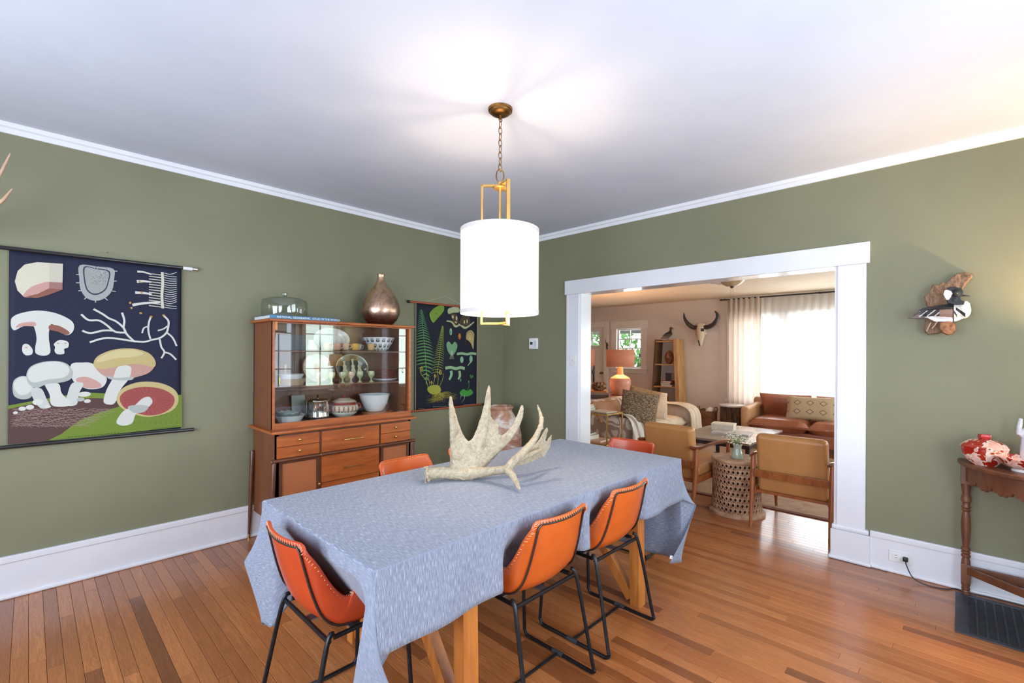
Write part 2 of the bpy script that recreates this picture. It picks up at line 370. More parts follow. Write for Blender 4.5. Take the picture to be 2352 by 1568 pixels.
# cased opening to the living room
cas = struct('trim_5', B().box(WX - .020, WX, 2.83, 2.988, 0, 2.045, .003), white)
struct('trim_6', B().box(WX - .020, WX, .455, .616, .2, 2.045, .003), white)
struct('trim_7', B().box(WX - .026, WX, .436, 3.008, 2.045, 2.19, .004), white)
gl = mat('gloss_white', (226, 227, 232), .14, c2=(222, 223, 229), ns=3)
struct('trim_8', B().box(WX - .004, 4.124, 2.812, 2.832, 0, 2.06).box(WX - .004, 4.124, .614, .634, 0, 2.06).box(WX - .004, 4.124, .634, 2.812, 2.047, 2.062), gl)
pl = B().box(WX - .034, 4.15, .43, .650, 0, .205, .003).box(WX - .030, 4.146, .434, .646, .205, .240, .012).box(WX - .046, 4.16, .42, .662, 0, .024, .009)
struct('trim_9', pl, white)
struct('trim_10', B().box(4.12, 4.14, 2.83, 2.99, 0, 2.049).box(4.12, 4.14, .45, .616, 0, 2.049).box(4.12, 4.146, .43, 3.01, 2.049, 2.19), white)
# windows
pane = glass('window_glass')
def window(name, axis, p, s, a0, a1, z0, z1, cols, rows, m, casing=.11, head=.15, sash=.045, mun=.016):
    """p = inner wall face, s = +1 when the room lies towards lower values; frame is the parent, then casing, sill, muntins, panes"""
    def bx(b, u0, u1, t0, t1, v0, v1, bv=0):
        q0, q1 = sorted((p + s * t0, p + s * t1))
        return b.box(u0, u1, q0, q1, v0, v1, bv) if axis == 'y' else b.box(q0, q1, u0, u1, v0, v1, bv)
    b = B(); d0, d1 = .045, .08
    for q in ((a0, a0 + sash, z0, z1), (a1 - sash, a1, z0, z1), (a0 + sash, a1 - sash, z0, z0 + sash), (a0 + sash, a1 - sash, z1 - sash, z1)): bx(b, q[0], q[1], d0, d1, q[2], q[3])
    f = struct(name, b, m)
    b = B(); bx(b, a0 - casing, a0, -.02, 0, z0, z1); bx(b, a1, a1 + casing, -.02, 0, z0, z1); bx(b, a0 - casing - .015, a1 + casing + .015, -.025, 0, z1, z1 + head, .004)
    b.build('window_casing', m, f)
    b = B(); bx(b, a0 - casing - .03, a1 + casing + .03, -.05, .045, z0 - .025, z0, .006); bx(b, a0 - casing, a1 + casing, -.018, 0, z0 - .1, z0 - .025); b.build('window_sill', m, f)
    cw = (a1 - a0 - 2 * sash) / cols; rh = (z1 - z0 - 2 * sash) / rows
    for c in range(1, cols): x = a0 + sash + cw * c; b = B(); bx(b, x - mun / 2, x + mun / 2, d0 + .005, d1 - .005, z0 + sash, z1 - sash); b.build('muntin', m, f)
    for r in range(1, rows): z = z0 + sash + rh * r; b = B(); bx(b, a0 + sash, a1 - sash, d0 + .007, d1 - .007, z - mun / 2, z + mun / 2); b.build('muntin', m, f)
    for c in range(cols):
        for r in range(rows):
            b = B(); bx(b, a0 + sash + cw * c, a0 + sash + cw * (c + 1), .06, .063, z0 + sash + rh * r, z0 + sash + rh * (r + 1)); b.build('pane', pane, f)
    return f
window('window_1', 'x', FX, 1, 4.825, 5.41, 1.126, 1.975, 2, 4, lwhite, sash=.03, mun=.018, casing=.13, head=.17)
window('window_2', 'x', FX, 1, 2.25, 3.0, .6, 2.06, 1, 2, lwhite, casing=.08, head=.1)
window('window_3', 'x', FX, 1, .6, 2.07, .6, 2.06, 1, 2, lwhite, casing=.08, head=.1); window('window_9', 'x', FX, 1, -1.0, .45, .6, 2.06, 1, 2, lwhite, casing=.07, head=.1)
window('window_4', 'y', -1.0, -1, 2.63, 3.13, .8, 2.1, 2, 4, white, casing=.05); window('window_5', 'y', -1.0, -1, 3.28, 3.88, .8, 2.1, 2, 4, white, casing=.04); window('added_window', 'y', -1.0, -1, .7, 2.4, .7, 2.2, 4, 4, white)  # the widest, last one is an added opening out of view, for the fill
window('window_6', 'x', -1.6, -1, -.35, 1.05, .6, 2.3, 2, 4, white); window('window_7', 'x', -1.6, -1, 1.7, 3.1, .6, 2.3, 2, 4, white)
window('window_8', 'y', -1.6, -1, 5.2, 7.4, .7, 2.2, 4, 4, lwhite)
# front door of the living room
dr = struct('door_1', B().box(FX + .03, FX + .07, 5.735, 6.65, 0, 1.62).box(FX + .03, FX + .07, 5.735, 5.88, 1.62, 2.03).box(FX + .03, FX + .07, 6.5, 6.65, 1.62, 2.03).box(FX + .03, FX + .07, 5.88, 6.5, 1.93, 2.03), lwhite)
for y0, y1 in ((5.89, 6.08), (6.1, 6.29), (6.31, 6.49)):
    B().box(FX + .045, FX + .05, y0, y1, 1.63, 1.78).build('pane', pane, dr); B().box(FX + .045, FX + .05, y0, y1, 1.79, 1.92).build('pane', pane, dr)
B().box(FX + .035, FX + .065, 5.88, 6.5, 1.778, 1.792).box(FX + .035, FX + .065, 6.08, 6.1, 1.62, 1.93).box(FX + .035, FX + .065, 6.29, 6.31, 1.62, 1.93).build('muntin', lwhite, dr)
brass_d = mat('old_brass', (150, 125, 80), .35, 1)
B().lathe([(.028, 0), (.028, .008), (.01, .012), (.01, .04), (.027, .05), (.027, .07), (0, .078)], (FX + .03, 5.8, 1.0), 20, Matrix.Rotation(R(-90), 3, 'Y')).build('door_knob', brass_d, dr)
struct('trim_11', B().box(FX - .02, FX, 5.62, 5.735, 0, 2.03).box(FX - .02, FX, 6.65, 6.77, 0, 2.03).box(FX - .025, FX, 5.605, 6.785, 2.03, 2.15, .004), lwhite)
# ------------------------------------------------------------------ outdoors (seen through the small panes)
struct('ground', B().box(9.3, 40, -14, 26, -.6, -.5), mat('lawn', (96, 118, 66), .9, c2=(70, 95, 48), ns=3))
porch = mat('porch_paint', (150, 156, 140), .7)
struct('porch', B().box(9.1, 11.6, 2.0, 9.0, 2.36, 2.5).box(11.4, 11.6, 2.0, 9.0, 2.0, 2.36).box(9.1, 11.6, 2.0, 9.0, -.5, -.08), porch)
bark = mat('bark', (88, 76, 64), .9, c2=(60, 50, 42), ns=12, scale=(3, 3, .6), bmp=.6)
leafm = mat('leaf', (150, 206, 104), .6, c2=(104, 160, 66), ns=2, coord='Position')
def tree(x, y, h, r, lab, seed):
    t = thing('tree', lab, 'tree', (x, y, -.5), 0, 'trees outside the small window'); rn = random.Random(seed)
    B().tube([(0, 0, 0), (.05, .03, h * .3), (-.04, .06, h * .6), (.05, 0, h * .9)], [.22, .17, .13, .06], 10).build('trunk', bark, t)
    b = B()
    for i in range(900):
        v = Vector((rn.gauss(0, 1), rn.gauss(0, 1), rn.gauss(0, .8))).normalized() * r * rn.uniform(.55, 1); c = Vector((0, 0, h)) + v
        q = Euler((rn.uniform(0, 6), rn.uniform(0, 6), rn.uniform(0, 6))).to_matrix(); s = rn.uniform(.09, .16)
        b.add([c + q @ Vector(p) * s for p in ((-1, 0, 0), (0, -.5, .1), (1, 0, 0), (0, .5, .1))], [(0, 1, 2, 3)])
    b.build('foliage', leafm, t, kind='stuff')
tree(15.5, 8.3, 2.6, 2.0, 'leafy green tree outside, seen in the left panes of the small window', 1)
tree(19, 13.4, 3.0, 2.6, 'taller leafy tree farther off behind the small window', 2)
# ------------------------------------------------------------------ dining table and cloth
oak = wood('golden_oak', (196, 124, 58), (160, 92, 38), (10, 10, 1), .38)
TX0, TX1, TY0, TY1, TZ = .722, 2.83, 1.262, 2.2, .765
tb = thing('dining_table', 'long wooden trestle dining table hidden under the blue cloth, golden oak legs showing', 'table', (1.776, 1.731, 0))
O = (1.776, 1.731, 0)
B(O).box(TX0 + .01, TX1 - .01, TY0 + .01, TY1 - .01, .725, .762, .004).build('tabletop', oak, tb)
B(O).box(1.0, 2.5, 1.69, 1.77, .655, .725, .003).build('beam', oak, tb)
for x in (1.13, 2.4):
    B(O).box(x - .04, x + .04, TY0 + .06, TY1 - .06, .69, .725, .003).build('crosspiece', oak, tb)
    for s in (-1, 1):
        y = 1.731 + s * .405
        B(O).add([(x + a, y + b_ + s * (0 if z else .015), z) for z in (0, .69) for a, b_ in ((-.035, -.028), (.035, -.028), (.035, .028), (-.035, .028))], [(0, 3, 2, 1), (4, 5, 6, 7), (0, 1, 5, 4), (1, 2, 6, 5), (2, 3, 7, 6), (3, 0, 4, 7)]).build('leg', oak, tb)
        a = Vector((x, y - s * .02, .03)); c = Vector((x, 1.731 + s * .02, .5)); d = c - a; L = d.length; ang = math.atan2(d.z, -s * d.y)
        B(O).obox((a + c) / 2, (.05, L, .055), Euler((ang * -s, 0, 0)), .003).build('brace', oak, tb)
cm, nt, bs = nodes_of('chambray')
t = nt.nodes.new('ShaderNodeTexCoord'); 
def cn(sc, ns, d=3):
    mp = nt.nodes.new('ShaderNodeMapping'); mp.inputs['Scale'].default_value = sc; nt.links.new(t.outputs['UV'], mp.inputs[0])
    n = nt.nodes.new('ShaderNodeTexNoise'); n.inputs['Scale'].default_value = ns; n.inputs['Detail'].default_value = d; nt.links.new(mp.outputs[0], n.inputs['Vector']); return n.outputs['Fac']
s1 = cn((46, 3.4, 1), 10, 5); s2 = cn((4, 60, 1), 9, 2); s3 = cn((1, 1, 1), 2.5)
c1_ = ramp(nt, s1, [(.36, srgb((114, 121, 138))), (.52, srgb((132, 138, 154))), (.70, srgb((174, 178, 187)))])
c2_ = ramp(nt, s2, [(.35, (.9, .91, .93)), (.65, (1, 1, 1))]); c3_ = ramp(nt, s3, [(.35, (.92, .93, .95)), (.65, (1, 1, 1))])
ma = nt.nodes.new('ShaderNodeMix'); ma.data_type = 'RGBA'; ma.blend_type = 'MULTIPLY'; ma.inputs[0].default_value = 1
mb = nt.nodes.new('ShaderNodeMix'); mb.data_type = 'RGBA'; mb.blend_type = 'MULTIPLY'; mb.inputs[0].default_value = 1
nt.links.new(c1_, ma.inputs[6]); nt.links.new(c2_, ma.inputs[7]); nt.links.new(ma.outputs[2], mb.inputs[6]); nt.links.new(c3_, mb.inputs[7]); nt.links.new(mb.outputs[2], bs.inputs['Base Color'])
bs.inputs['Roughness'].default_value = .85; bs.inputs['Specular IOR Level'].default_value = .15; bs.inputs['Sheen Weight'].default_value = .15
bump(nt, bs, s1, .15, .001)
EX, EY = .66, .255
# corner folds of the sheet: offsets from the table corner (x, y, z) of the fold's outer point and of the hanging tip
CORN = {(1, -1): ((.072, -.078, -.290), (-.075, .030, -.645), .30), (-1, 1): ((-.056, .092, -.287), (.030, -.078, -.535), .30),
        (-1, -1): ((.03, -.055, -.36), (.085, -.03, -.66), .34), (1, 1): ((.06, .08, -.29), (-.06, -.03, -.62), .30)}
def cloth_pt(u, v):
    """sheet metres: u along X from TX0, v along Y from TY0"""
    W, D = TX1 - TX0, TY1 - TY0
    eu = -u if u < 0 else (u - W if u > W else 0); ev = -v if v < 0 else (v - D if v > D else 0)
    su = -1 if u < 0 else 1; sv = -1 if v < 0 else 1
    x = TX0 + min(max(u, 0), W); y = TY0 + min(max(v, 0), D); T0 = TZ + .004
    if eu == 0 and ev == 0: return (x, y, T0 - .0008 * math.sin(u * 9) * math.sin(v * 7 + u * 3))
    if ev == 0:
        wv = 1 if 1.35 < y < 1.97 else (max(0, (y - TY0) / (1.35 - TY0)) ** .7 if y <= 1.35 else .5 + .5 * math.cos(min(1, (y - 1.97) / .17) * math.pi))
        edge = min(1, min(y - TY0, TY1 - y) / .12); r = eu
        out = .012 + .035 * r + edge * (.020 * math.sin(y * 19 + 1) * min(1, r / .35)) * (1 if su > 0 else 1 - wv)
        if su < 0:
            rs = min(eu * .44, .292); r = (eu * .74) * (1 - wv) + rs * wv
            out = out * (1 - wv) + wv * (.012 - .15 * max(0, rs - .05) / .24 + .006 * math.sin(y * 31) * rs / .3)
            y = y + (1 - wv) * (.10 * eu / EX if y < 1.4 else -.08 * eu / EX)
        return (x + su * out, y, T0 - r)
    if eu == 0:
        r = ev; edge = min(1, min(x - TX0, TX1 - x) / .12); dive = .0
        out = .010 + .045 * r + edge * (.008 * math.sin(x * 8 + 1) + .005 * math.sin(x * 21)) * min(1, r / .2)
        if sv < 0:
            def pu(c): a = abs(x - c); return 1 if a < .20 else max(0, 1 - (a - .20) / .07)
            m = max(pu(1.515), pu(2.085)); m = m * m * (3 - 2 * m); out -= m * .075 * min(1, max(0, r - .05) / .10)
        return (x, y + sv * out, T0 - r * (1 + dive))
    (px, py, pz), (qx, qy, qz), e1 = CORN[(su, sv)]
    E = Vector((su * (.012 + .035 * eu), 0, -eu)); S0 = Vector((0, sv * (.010 + .045 * EY), -EY)); P1 = Vector((px, py, pz)); Q = Vector((qx, qy, qz))
    k = ev / EY
    if su < 0 and sv > 0: E.z = -eu * .74; E.y = -.08 * eu / EX
    if su < 0 and sv < 0: E.z = -eu * .74 - .0; E.y = .10 * eu / EX
    if eu < e1: t_ = eu / e1; S = S0.lerp(P1, t_)
    else: t_ = (eu - e1) / (EX - e1); S = P1.lerp(Q, t_) + Vector((su * .010, sv * .010, 0)) * math.sin(t_ * math.pi)
    if eu < .3:   # near the table edge lines start from the corner itself
        p = E.lerp(S, k); p.z = min(p.z, 0)
    else: p = E.lerp(S, k)
    p += Vector((su * .02, sv * .015, 0)) * math.sin(k * math.pi) * min(1, eu / .25)
    return (x + p.x, y + p.y, T0 + p.z)
NU, NV = 168, 74
def us(n, lo, hi, a, b):
    return sorted(set([round(lo + (hi - lo) * i / n, 4) for i in range(n + 1)] + [a - .004, a, a + .004, b - .004, b, b + .004]))
UU = us(NU, -EX, TX1 - TX0 + EX, 0, TX1 - TX0); VV = us(NV, -EY, TY1 - TY0 + EY, 0, TY1 - TY0)
b = B(O[:2] + (0,)); vs = []; uvs = []
for v in VV:
    for u in UU: vs.append(cloth_pt(u, v)); uvs.append((u, v))
n = len(UU); b.add(vs, [(j * n + i, j * n + i + 1, (j + 1) * n + i + 1, (j + 1) * n + i) for j in range(len(VV) - 1) for i in range(n - 1)])
cl = b.build('tablecloth', cm, None, ang=180, uv=uvs, sol=.0016); cl.location = O
tag(cl, 'faded blue chambray cloth draped over the long dining table, corners hanging low', 'tablecloth')
tg = B(O).obox((2.752, 1.278, .17), (.035, .002, .02), Euler((0, R(20), 0)), 0); tg.build('care_label', mat('tag_white', (235, 235, 235), .6), cl)
# ------------------------------------------------------------------ leather chairs
def leather(name, c, c2):
    return mat(name, c, .33, 0, c2, 3.2, (1, 1, 1), .08, 160, 4, spec=.5, coat=.12, lo=.3, hi=.72)
tan_l = leather('tan_leather', (208, 100, 34), (178, 74, 24)); red_l = leather('red_leather', (196, 74, 34), (156, 50, 24))
iron = mat('black_iron', (38, 40, 44), .38, .6, c2=(30, 32, 36), ns=20)
lacem = mat('lace', (222, 176, 140), .6); pipm = mat('dark_welt', (42, 30, 26), .4)
PR = spline([(0, -.206, .768), (0, -.186, .68), (0, -.160, .58), (0, -.128, .50), (0, -.075, .452), (0, .0, .440), (0, .09, .446), (0, .165, .452), (0, .205, .444)], 5)
def shell_pt(s, t):
    f = s * (len(PR) - 1); i = min(int(f), len(PR) - 2); p = PR[i].lerp(PR[i + 1], f - i); d = (PR[i + 1] - PR[i]).normalized(); nrm = Vector((0, -d.z, d.y))   # towards the sitter
    w = _lerp([.146, .152, .160, .170, .180, .187, .190, .190, .186], s); wing = _lerp([.004, .026, .052, .082, .118, .132, .112, .078, .035], s)
    a = abs(t); sg = 1 if t > 0 else -1
    if a < .66:
        q = a / .66; x = w * q; n = .022 * q ** 2 - .006; 
    else:
        q = (a - .66) / .34; x = w + .030 * math.sin(q * 1.35); n = .016 + wing * (q ** 1.15)
    drop = 0
    if s < .12: drop = (a ** 9) * .030 * (1 - s / .12)     # rounded upper corners
    return Vector((sg * x, p.y, p.z - drop)) + nrm * n
def make_chair(lm, label):
    t = thing('dining_chair', label, 'chair', (0, 0, 0), 0, 'leather bucket chairs around the dining table')
    B().grid(lambda u, v: shell_pt(v, u * 2 - 1), 41, 41).build('seat_shell', lm, t, ang=180, sol=.007)
    ed = [shell_pt(0, -1 + 2 * k / 30) for k in range(31)]
    rim = [shell_pt(1 - k / 40, -1) for k in range(40)] + ed + [shell_pt(k / 40, 1) for k in range(1, 41)]
    B().ring(rim, .006, 6).build('rim', lm, t)
    b = B(); rn = random.Random(5); acc = 0
    for k in range(1, len(rim) - 1):
        seg = (rim[k + 1] - rim[k]).length; d = (rim[k + 1] - rim[k]).normalized()
        m = max(1, int(seg / .011))
        for j in range(m):
            p = rim[k].lerp(rim[k + 1], (j + .5) / m); inw = Vector((0, 0, 0)) - Vector((p.x, p.y + .25, p.z - .6)); inw = (inw - d * inw.dot(d)).normalized()
            for side in (1, -1):
                nn = d.cross(inw) * .0065 * side
                b.ring([p + nn - inw * .002, p + nn * .9 + inw * .011 + d * .005], .0011, 4, cap=False)
    b.build('lacing', lacem, t, kind='stuff')
    cre = []
    for (s, q) in [(k / 14 * .60, -.66) for k in range(14, 0, -1)] + [(.012, -.62 + 1.24 * k / 12) for k in range(13)] + [(k / 14 * .60, .66) for k in range(1, 15)]:
        p = shell_pt(max(s, .016), q); pb = Vector((p.x, p.y - .008, p.z - (.004 if s > .05 else .004))); cre.append(pb)
    B().ring(cre, .0042, 6).build('back_welt', pipm, t)
    for sg in (-1, 1):
        B().tube([(sg * .195, -.095, .448), (sg * .197, -.112, .44), (sg * .203, -.135, .36), (sg * .216, -.197, .06), (sg * .219, -.206, .028), (sg * .220, -.195, .012), (sg * .221, -.165, .0095), (sg * .222, 0, .0095), (sg * .222, .16, .0095), (sg * .221, .195, .012), (sg * .220, .209, .03), (sg * .218, .211, .07), (sg * .195, .20, .37), (sg * .188, .185, .41), (sg * .18, .14, .424), (sg * .185, -.09, .428)], .0088, 8, 6).build('sled_leg', iron, t)
        B().cyl((sg * .222, -.03, .0095), (sg * .222, .03, .0095), .0115, seg=10).build('floor_sleeve', mat('black_rubber', (46, 46, 50), .7), t)
    B().cyl((-.197, -.112, .425), (.197, -.112, .425), .0085, seg=10).build('crossbar', iron, t)
    B().cyl((-.222, .0, .010), (.222, .0, .010), .0065, seg=8).build('stretcher', iron, t)
    B().box(-.17, .17, -.02, .02, .422, .428).box(-.02, .02, -.1, .14, .422, .428).build('seat_bracket', mat('grey_steel', (120, 124, 130), .4, .8), t)
    return t
ch = make_chair(tan_l, 'orange tan leather chair nearest the camera on the long side of the table')
ch.location = (1.515, 1.362, 0)
copy_tree(ch, (2.085, 1.37, 0), 0, 'orange tan leather chair on the near long side, closer to the doorway')
c2h = make_chair(red_l, 'red orange leather chair pulled up to the left end of the blue table'); c2h.location = (.83, 1.755, 0); c2h.rotation_euler.z = R(-90)
copy_tree(ch, (1.62, 2.29, 0), R(180), 'orange leather chair behind the table in front of the china cabinet, only its top showing')
copy_tree(ch, (2.17, 2.33, 0), R(180), 'orange leather chair behind the table, its top just peeping out behind the moose antler')
copy_tree(c2h, (2.98, 1.78, 0), R(92), 'red leather chair at the doorway end of the table, only its laced top edge showing')
# ------------------------------------------------------------------ pendant lamp
PX, PY = 1.745, 1.775
pn = thing('pendant_lamp', 'white drum shade pendant lamp with gold frame hanging over the dining table', 'lamp', (PX, PY, CZ))
OP = (PX, PY, CZ)
gold = mat('satin_gold', (238, 194, 120), .34, 1, c2=(226, 180, 104), ns=8); bronze = mat('antique_brass', (150, 112, 66), .35, 1, c2=(120, 88, 52), ns=30)
B(OP).lathe([(.0, CZ - .034), (.03, CZ - .034), (.05, CZ - .026), (.058, CZ - .014), (.064, CZ - .012), (.066, CZ), (0, CZ)], (PX, PY, 0), 36).build('canopy', bronze, pn)
B(OP).cyl((PX, PY, CZ - .055), (PX, PY, CZ - .03), .006).tube([(PX + .012, PY, CZ - .056), (PX, PY, CZ - .045), (PX - .012, PY, CZ - .056), (PX, PY, CZ - .07)], .0025, 6, 6, True).build('ceiling_hook', bronze, pn)
z = CZ - .062; k = 0
rdir = Vector((math.sin(YAW), -math.cos(YAW), 0)); fdir = Vector((math.cos(YAW), math.sin(YAW), 0))
while z > 2.405:
    d = (rdir * .8 + fdir * .6) if k % 2 else (fdir * .8 - rdir * .6); L = .043
    pts = [Vector((PX, PY, z - L / 2)) + d * (math.cos(a) * .0095) + Vector((0, 0, math.sin(a) * L / 2)) for a in [R(15 + i * 30) for i in range(12)]]
    B(OP).ring(pts, .0022, 6, closed=True).build('chain_link', bronze, pn); z -= L - .010; k += 1
B(OP).tube([Vector((PX, PY, 2.372)) + rdir * (math.cos(a) * .02) + Vector((0, 0, math.sin(a) * .036)) for a in [R(i * 30) for i in range(12)]], .0032, 8, 3, True).build('top_loop', bronze, pn)
B(OP).lathe([(0, 2.30), (.034, 2.302), (.038, 2.308), (.03, 2.318), (.012, 2.326), (.008, 2.34), (0, 2.34)], (PX, PY, 0), 28).build('hub', gold, pn)
for a0 in (180, 62, -62):
    d = (rdir * math.cos(R(a0)) + fdir * -math.sin(R(a0))); q = Euler((0, 0, math.atan2(d.y, d.x)))
    b = B(OP); c = Vector((PX, PY, 0))
    b.obox(c + d * .05 + Vector((0, 0, 2.319)), (.1, .02, .011), q, .001); b.obox(c + d * .095 + Vector((0, 0, 1.95)), (.011, .02, .75), q, .001); b.obox(c + d * .05 + Vector((0, 0, 1.581)), (.1, .02, .011), q, .001)
    b.build('frame_arm', gold, pn)
B(OP).cyl((PX, PY, 1.95), (PX, PY, 2.31), .006, seg=12).build('stem', gold, pn)
shm, nt, bs = nodes_of('lit_linen'); out = nt.nodes['Material Output']
bs.inputs['Base Color'].default_value = (.45, .44, .42, 1); bs.inputs['Roughness'].default_value = .8
bs.inputs['Emission Color'].default_value = (1, .87, .72, 1); bs.inputs['Emission Strength'].default_value = .95
n1 = tex(nt, 'Object', (1, 1, 40), 14, 2); bump(nt, bs, n1, .05)
B(OP).lathe([(.206, 1.632), (.208, 1.632), (.208, 2.080), (.206, 2.080)], (PX, PY, 0), 72).build('shade', shm, pn, sol=.0015)
trimm = mat('shade_trim', (206, 198, 196), .8)
for zz in (1.632, 2.062): B(OP).lathe([(.2095, zz), (.2105, zz), (.2105, zz + .02), (.2095, zz + .02)], (PX, PY, 0), 72).build('shade_trim', trimm, pn)
for a0 in (180, 62, -62):
    d = (rdir * math.cos(R(a0)) + fdir * -math.sin(R(a0))); c = Vector((PX, PY, 0))
    B(OP).cyl(c + d * .09 + Vector((0, 0, 2.07)), c + d * .207 + Vector((0, 0, 2.07)), .003, seg=6).build('spider_wire', gold, pn)
B(OP).ell((PX, PY, 1.90), (.03, .03, .045)).build('light_bulb', mat('bulb_glow', (255, 240, 220), .3, emit=(255, 225, 180), es=25), pn)
bulb('pendant_bulb', (PX, PY, 1.93), 24, (1, .74, .50), .05)
bulb('pendant_bulb_low', (PX, PY, 1.80), 15, (1, .76, .54), .05)
# ------------------------------------------------------------------ china cabinet
wal = wood('walnut_front', (180, 98, 44), (144, 70, 28), (1.2, 12, 12), .36, 3)
wals = wood('walnut_side', (130, 76, 44), (102, 56, 32), (12, 12, 1.2), .4, 3)
wald = wood('walnut_dark', (104, 58, 36), (80, 44, 28), (1, 10, 10), .35, 3)
back_m = wood('walnut_back', (112, 66, 46), (92, 52, 36), (10, 10, 1), .45, 3)
canem, nt, bs = nodes_of('cane_weave')
tcn = nt.nodes.new('ShaderNodeTexCoord'); 
def wv(direction, sc):
    w_ = nt.nodes.new('ShaderNodeTexWave'); w_.bands_direction = direction; w_.inputs['Scale'].default_value = sc; nt.links.new(tcn.outputs['Object'], w_.inputs['Vector']); return w_.outputs['Fac']
mu = nt.nodes.new('ShaderNodeMath'); mu.operation = 'MULTIPLY'; nt.links.new(wv('X', 70), mu.inputs[0]); nt.links.new(wv('Z', 70), mu.inputs[1])
nt.links.new(ramp(nt, mu.outputs[0], [(.05, srgb((184, 112, 68))), (.6, srgb((120, 62, 34)))]), bs.inputs['Base Color']); bs.inputs['Roughness'].default_value = .55; bump(nt, bs, mu.outputs[0], .3, .001)
CO = (1.765, 3.70, 0)
cab = thing('china_cabinet', 'walnut mid-century china cabinet with sliding glass doors and cane panels against the green wall', 'cabinet', CO)
def cb(name, m, *boxes, bev=0, parent=None):
    b = B(CO)
    for q in boxes: b.box(*q[:6], q[6] if len(q) > 6 else bev)
    return b.build(name, m, parent or cab)
X0, X1 = 1.206, 2.322; YF = 3.472; YB = 3.94
cb('base_side', wals, (X0, X0 + .02, YF, YB, .21, .845)); cb('base_side', wals, (X1 - .02, X1, YF, YB, .21, .845))
cb('base_back', wals, (X0, X1, YB - .01, YB, .21, .845)); cb('base_bottom', wals, (X0, X1, YF, YB, .20, .22))
cb('divider', wald, (1.517, 1.531, YF - .004, YB - .02, .215, .845)); cb('divider', wald, (2.017, 2.029, YF + .004, YB - .02, .215, .845))
cb('face_frame', wald, (X0, X0 + .02, YF, YF + .02, .21, .845), (X1 - .018, X1, YF, YF + .02, .21, .845), (X0, X1, YF + .006, YF + .02, .648, .665), (X0, X1, YF + .004, YF + .02, .828, .845), (X0, X1, YF + .004, YF + .02, .21, .235))
cb('counter', wal, (1.168, 2.362, 3.432, YB, .845, .866, .007))
knobm = mat('brass', (214, 184, 120), .25, 1, c2=(190, 158, 96), ns=20)
def knob(x, z, par): B(CO).lathe([(0, -.002), (.004, -.002), (.0045, .010), (.009, .014), (.0095, .020), (.005, .023), (0, .023)], (x, YF - .008, z), 16, Matrix.Rotation(R(90), 3, 'X')).build('knob', knobm, par)
def bar(x0, x1, z, par):
    B(CO).cyl((x0, YF - .032, z), (x1, YF - .032, z), .0045, seg=10).cyl((x0 + .02, YF - .032, z), (x0 + .02, YF - .008, z), .004, seg=8).cyl((x1 - .02, YF - .032, z), (x1 - .02, YF - .008, z), .004, seg=8).build('handle', knobm, par)
for (a, b_, kx) in ((X0 + .006, 1.515, 1.363), (2.031, X1 - .004, 2.164)):
    for (z0, z1, kz) in ((.749, .828, .790), (.668, .746, .711)):
        d = cb('drawer', wal, (a, b_, YF - .008, YF + .012, z0, z1, .002)); knob(kx, kz, d)
for (z0, z1, hz) in ((.668, .828, .747), (.440, .646, .530), (.235, .437, .335)):
    d = cb('drawer', wal, (1.533, 2.015, YF - .008, YF + .012, z0, z1, .002)); bar(1.697, 1.857, hz, d)
for (a, b_) in ((X0 + .022, 1.515), (2.031, X1 - .020)):
    d = cb('door', wald, (a, a + .022, YF - .008, YF + .01, .235, .646), (b_ - .022, b_, YF - .008, YF + .01, .235, .646), (a + .02, b_ - .02, YF - .008, YF + .01, .235, .257), (a + .02, b_ - .02, YF - .008, YF + .01, .628, .646))
    cb('cane_panel', canem, (a + .022, b_ - .022, YF - .002, YF + .004, .257, .628), parent=d); knob((b_ - .008) if a < 1.6 else (a + .008), .44, d)
b = B(CO).cyl((1.170, 3.452, .656), (2.350, 3.452, .656), .0115, seg=14)
for x in (1.172, 1.524, 2.023, 2.348): b.ell((x, 3.452, .656), (.009, .0155, .0155), seg=12)
b.build('dowel_rail', wald, cab)
for x, s in ((1.192, -1), (2.336, 1)):
    for y, n in ((3.462, 'leg'), (3.915, 'leg')):
        B(CO).ring([(x + s * .022, y + (-.0 if y < 3.6 else .0), .03), (x + s * .010, y, .35), (x, y, .655), (x, y, .67)], [.009, .015, .0165, .012], 12).build(n, wald, cab)
        B(CO).cyl((x + s * .0235, y, 0), (x + s * .022, y, .032), .008, .0105, 12).build('brass_ferrule', knobm, cab)
# upper hutch
HX0, HX1, HF = 1.206, 2.372, 3.545
cb('hutch_side', wals, (HX0, HX0 + .018, HF, YB, .866, 1.645)); cb('hutch_side', wals, (HX1 - .018, HX1, HF, YB, .866, 1.645))
cb('hutch_back', back_m, (HX0, HX1, YB - .012, YB, .866, 1.645)); cb('hutch_floor', wald, (HX0 + .018, HX1 - .018, HF + .02, YB - .012, .876, .894))
cb('hutch_top', wal, (1.176, 2.392, 3.502, YB, 1.645, 1.665, .006))
cb('hutch_frame', wal, (HX0, HX0 + .018, HF - .004, HF + .02, .866, 1.645), (HX1 - .022, HX1, HF - .004, HF + .02, .866, 1.645), (HX0 + .018, HX1 - .022, HF - .003, HF + .018, .866, .908), (HX0 + .018, HX1 - .022, HF, HF + .018, 1.638, 1.646))
cb('corner_block', wood('oak_block', (214, 140, 60), (190, 116, 44), (10, 10, 1)), (HX0 + .018, HX0 + .034, HF - .002, HF + .016, 1.585, 1.645))
for z in (1.428, 1.164): cb('hutch_shelf', wald, (HX0 + .018, HX1 - .018, HF + .055, YB - .012, z - .004, z + .010, .002))
cg = glass('cabinet_glass', (.97, .985, .98), .015)
g = cb('glass_door', cg, (HX0 + .02, 1.80, HF + .012, HF + .016, .908, 1.640)); cb('finger_pull', knobm, (HX0 + .05, HX0 + .056, HF + .008, HF + .012, 1.19, 1.24), parent=g)
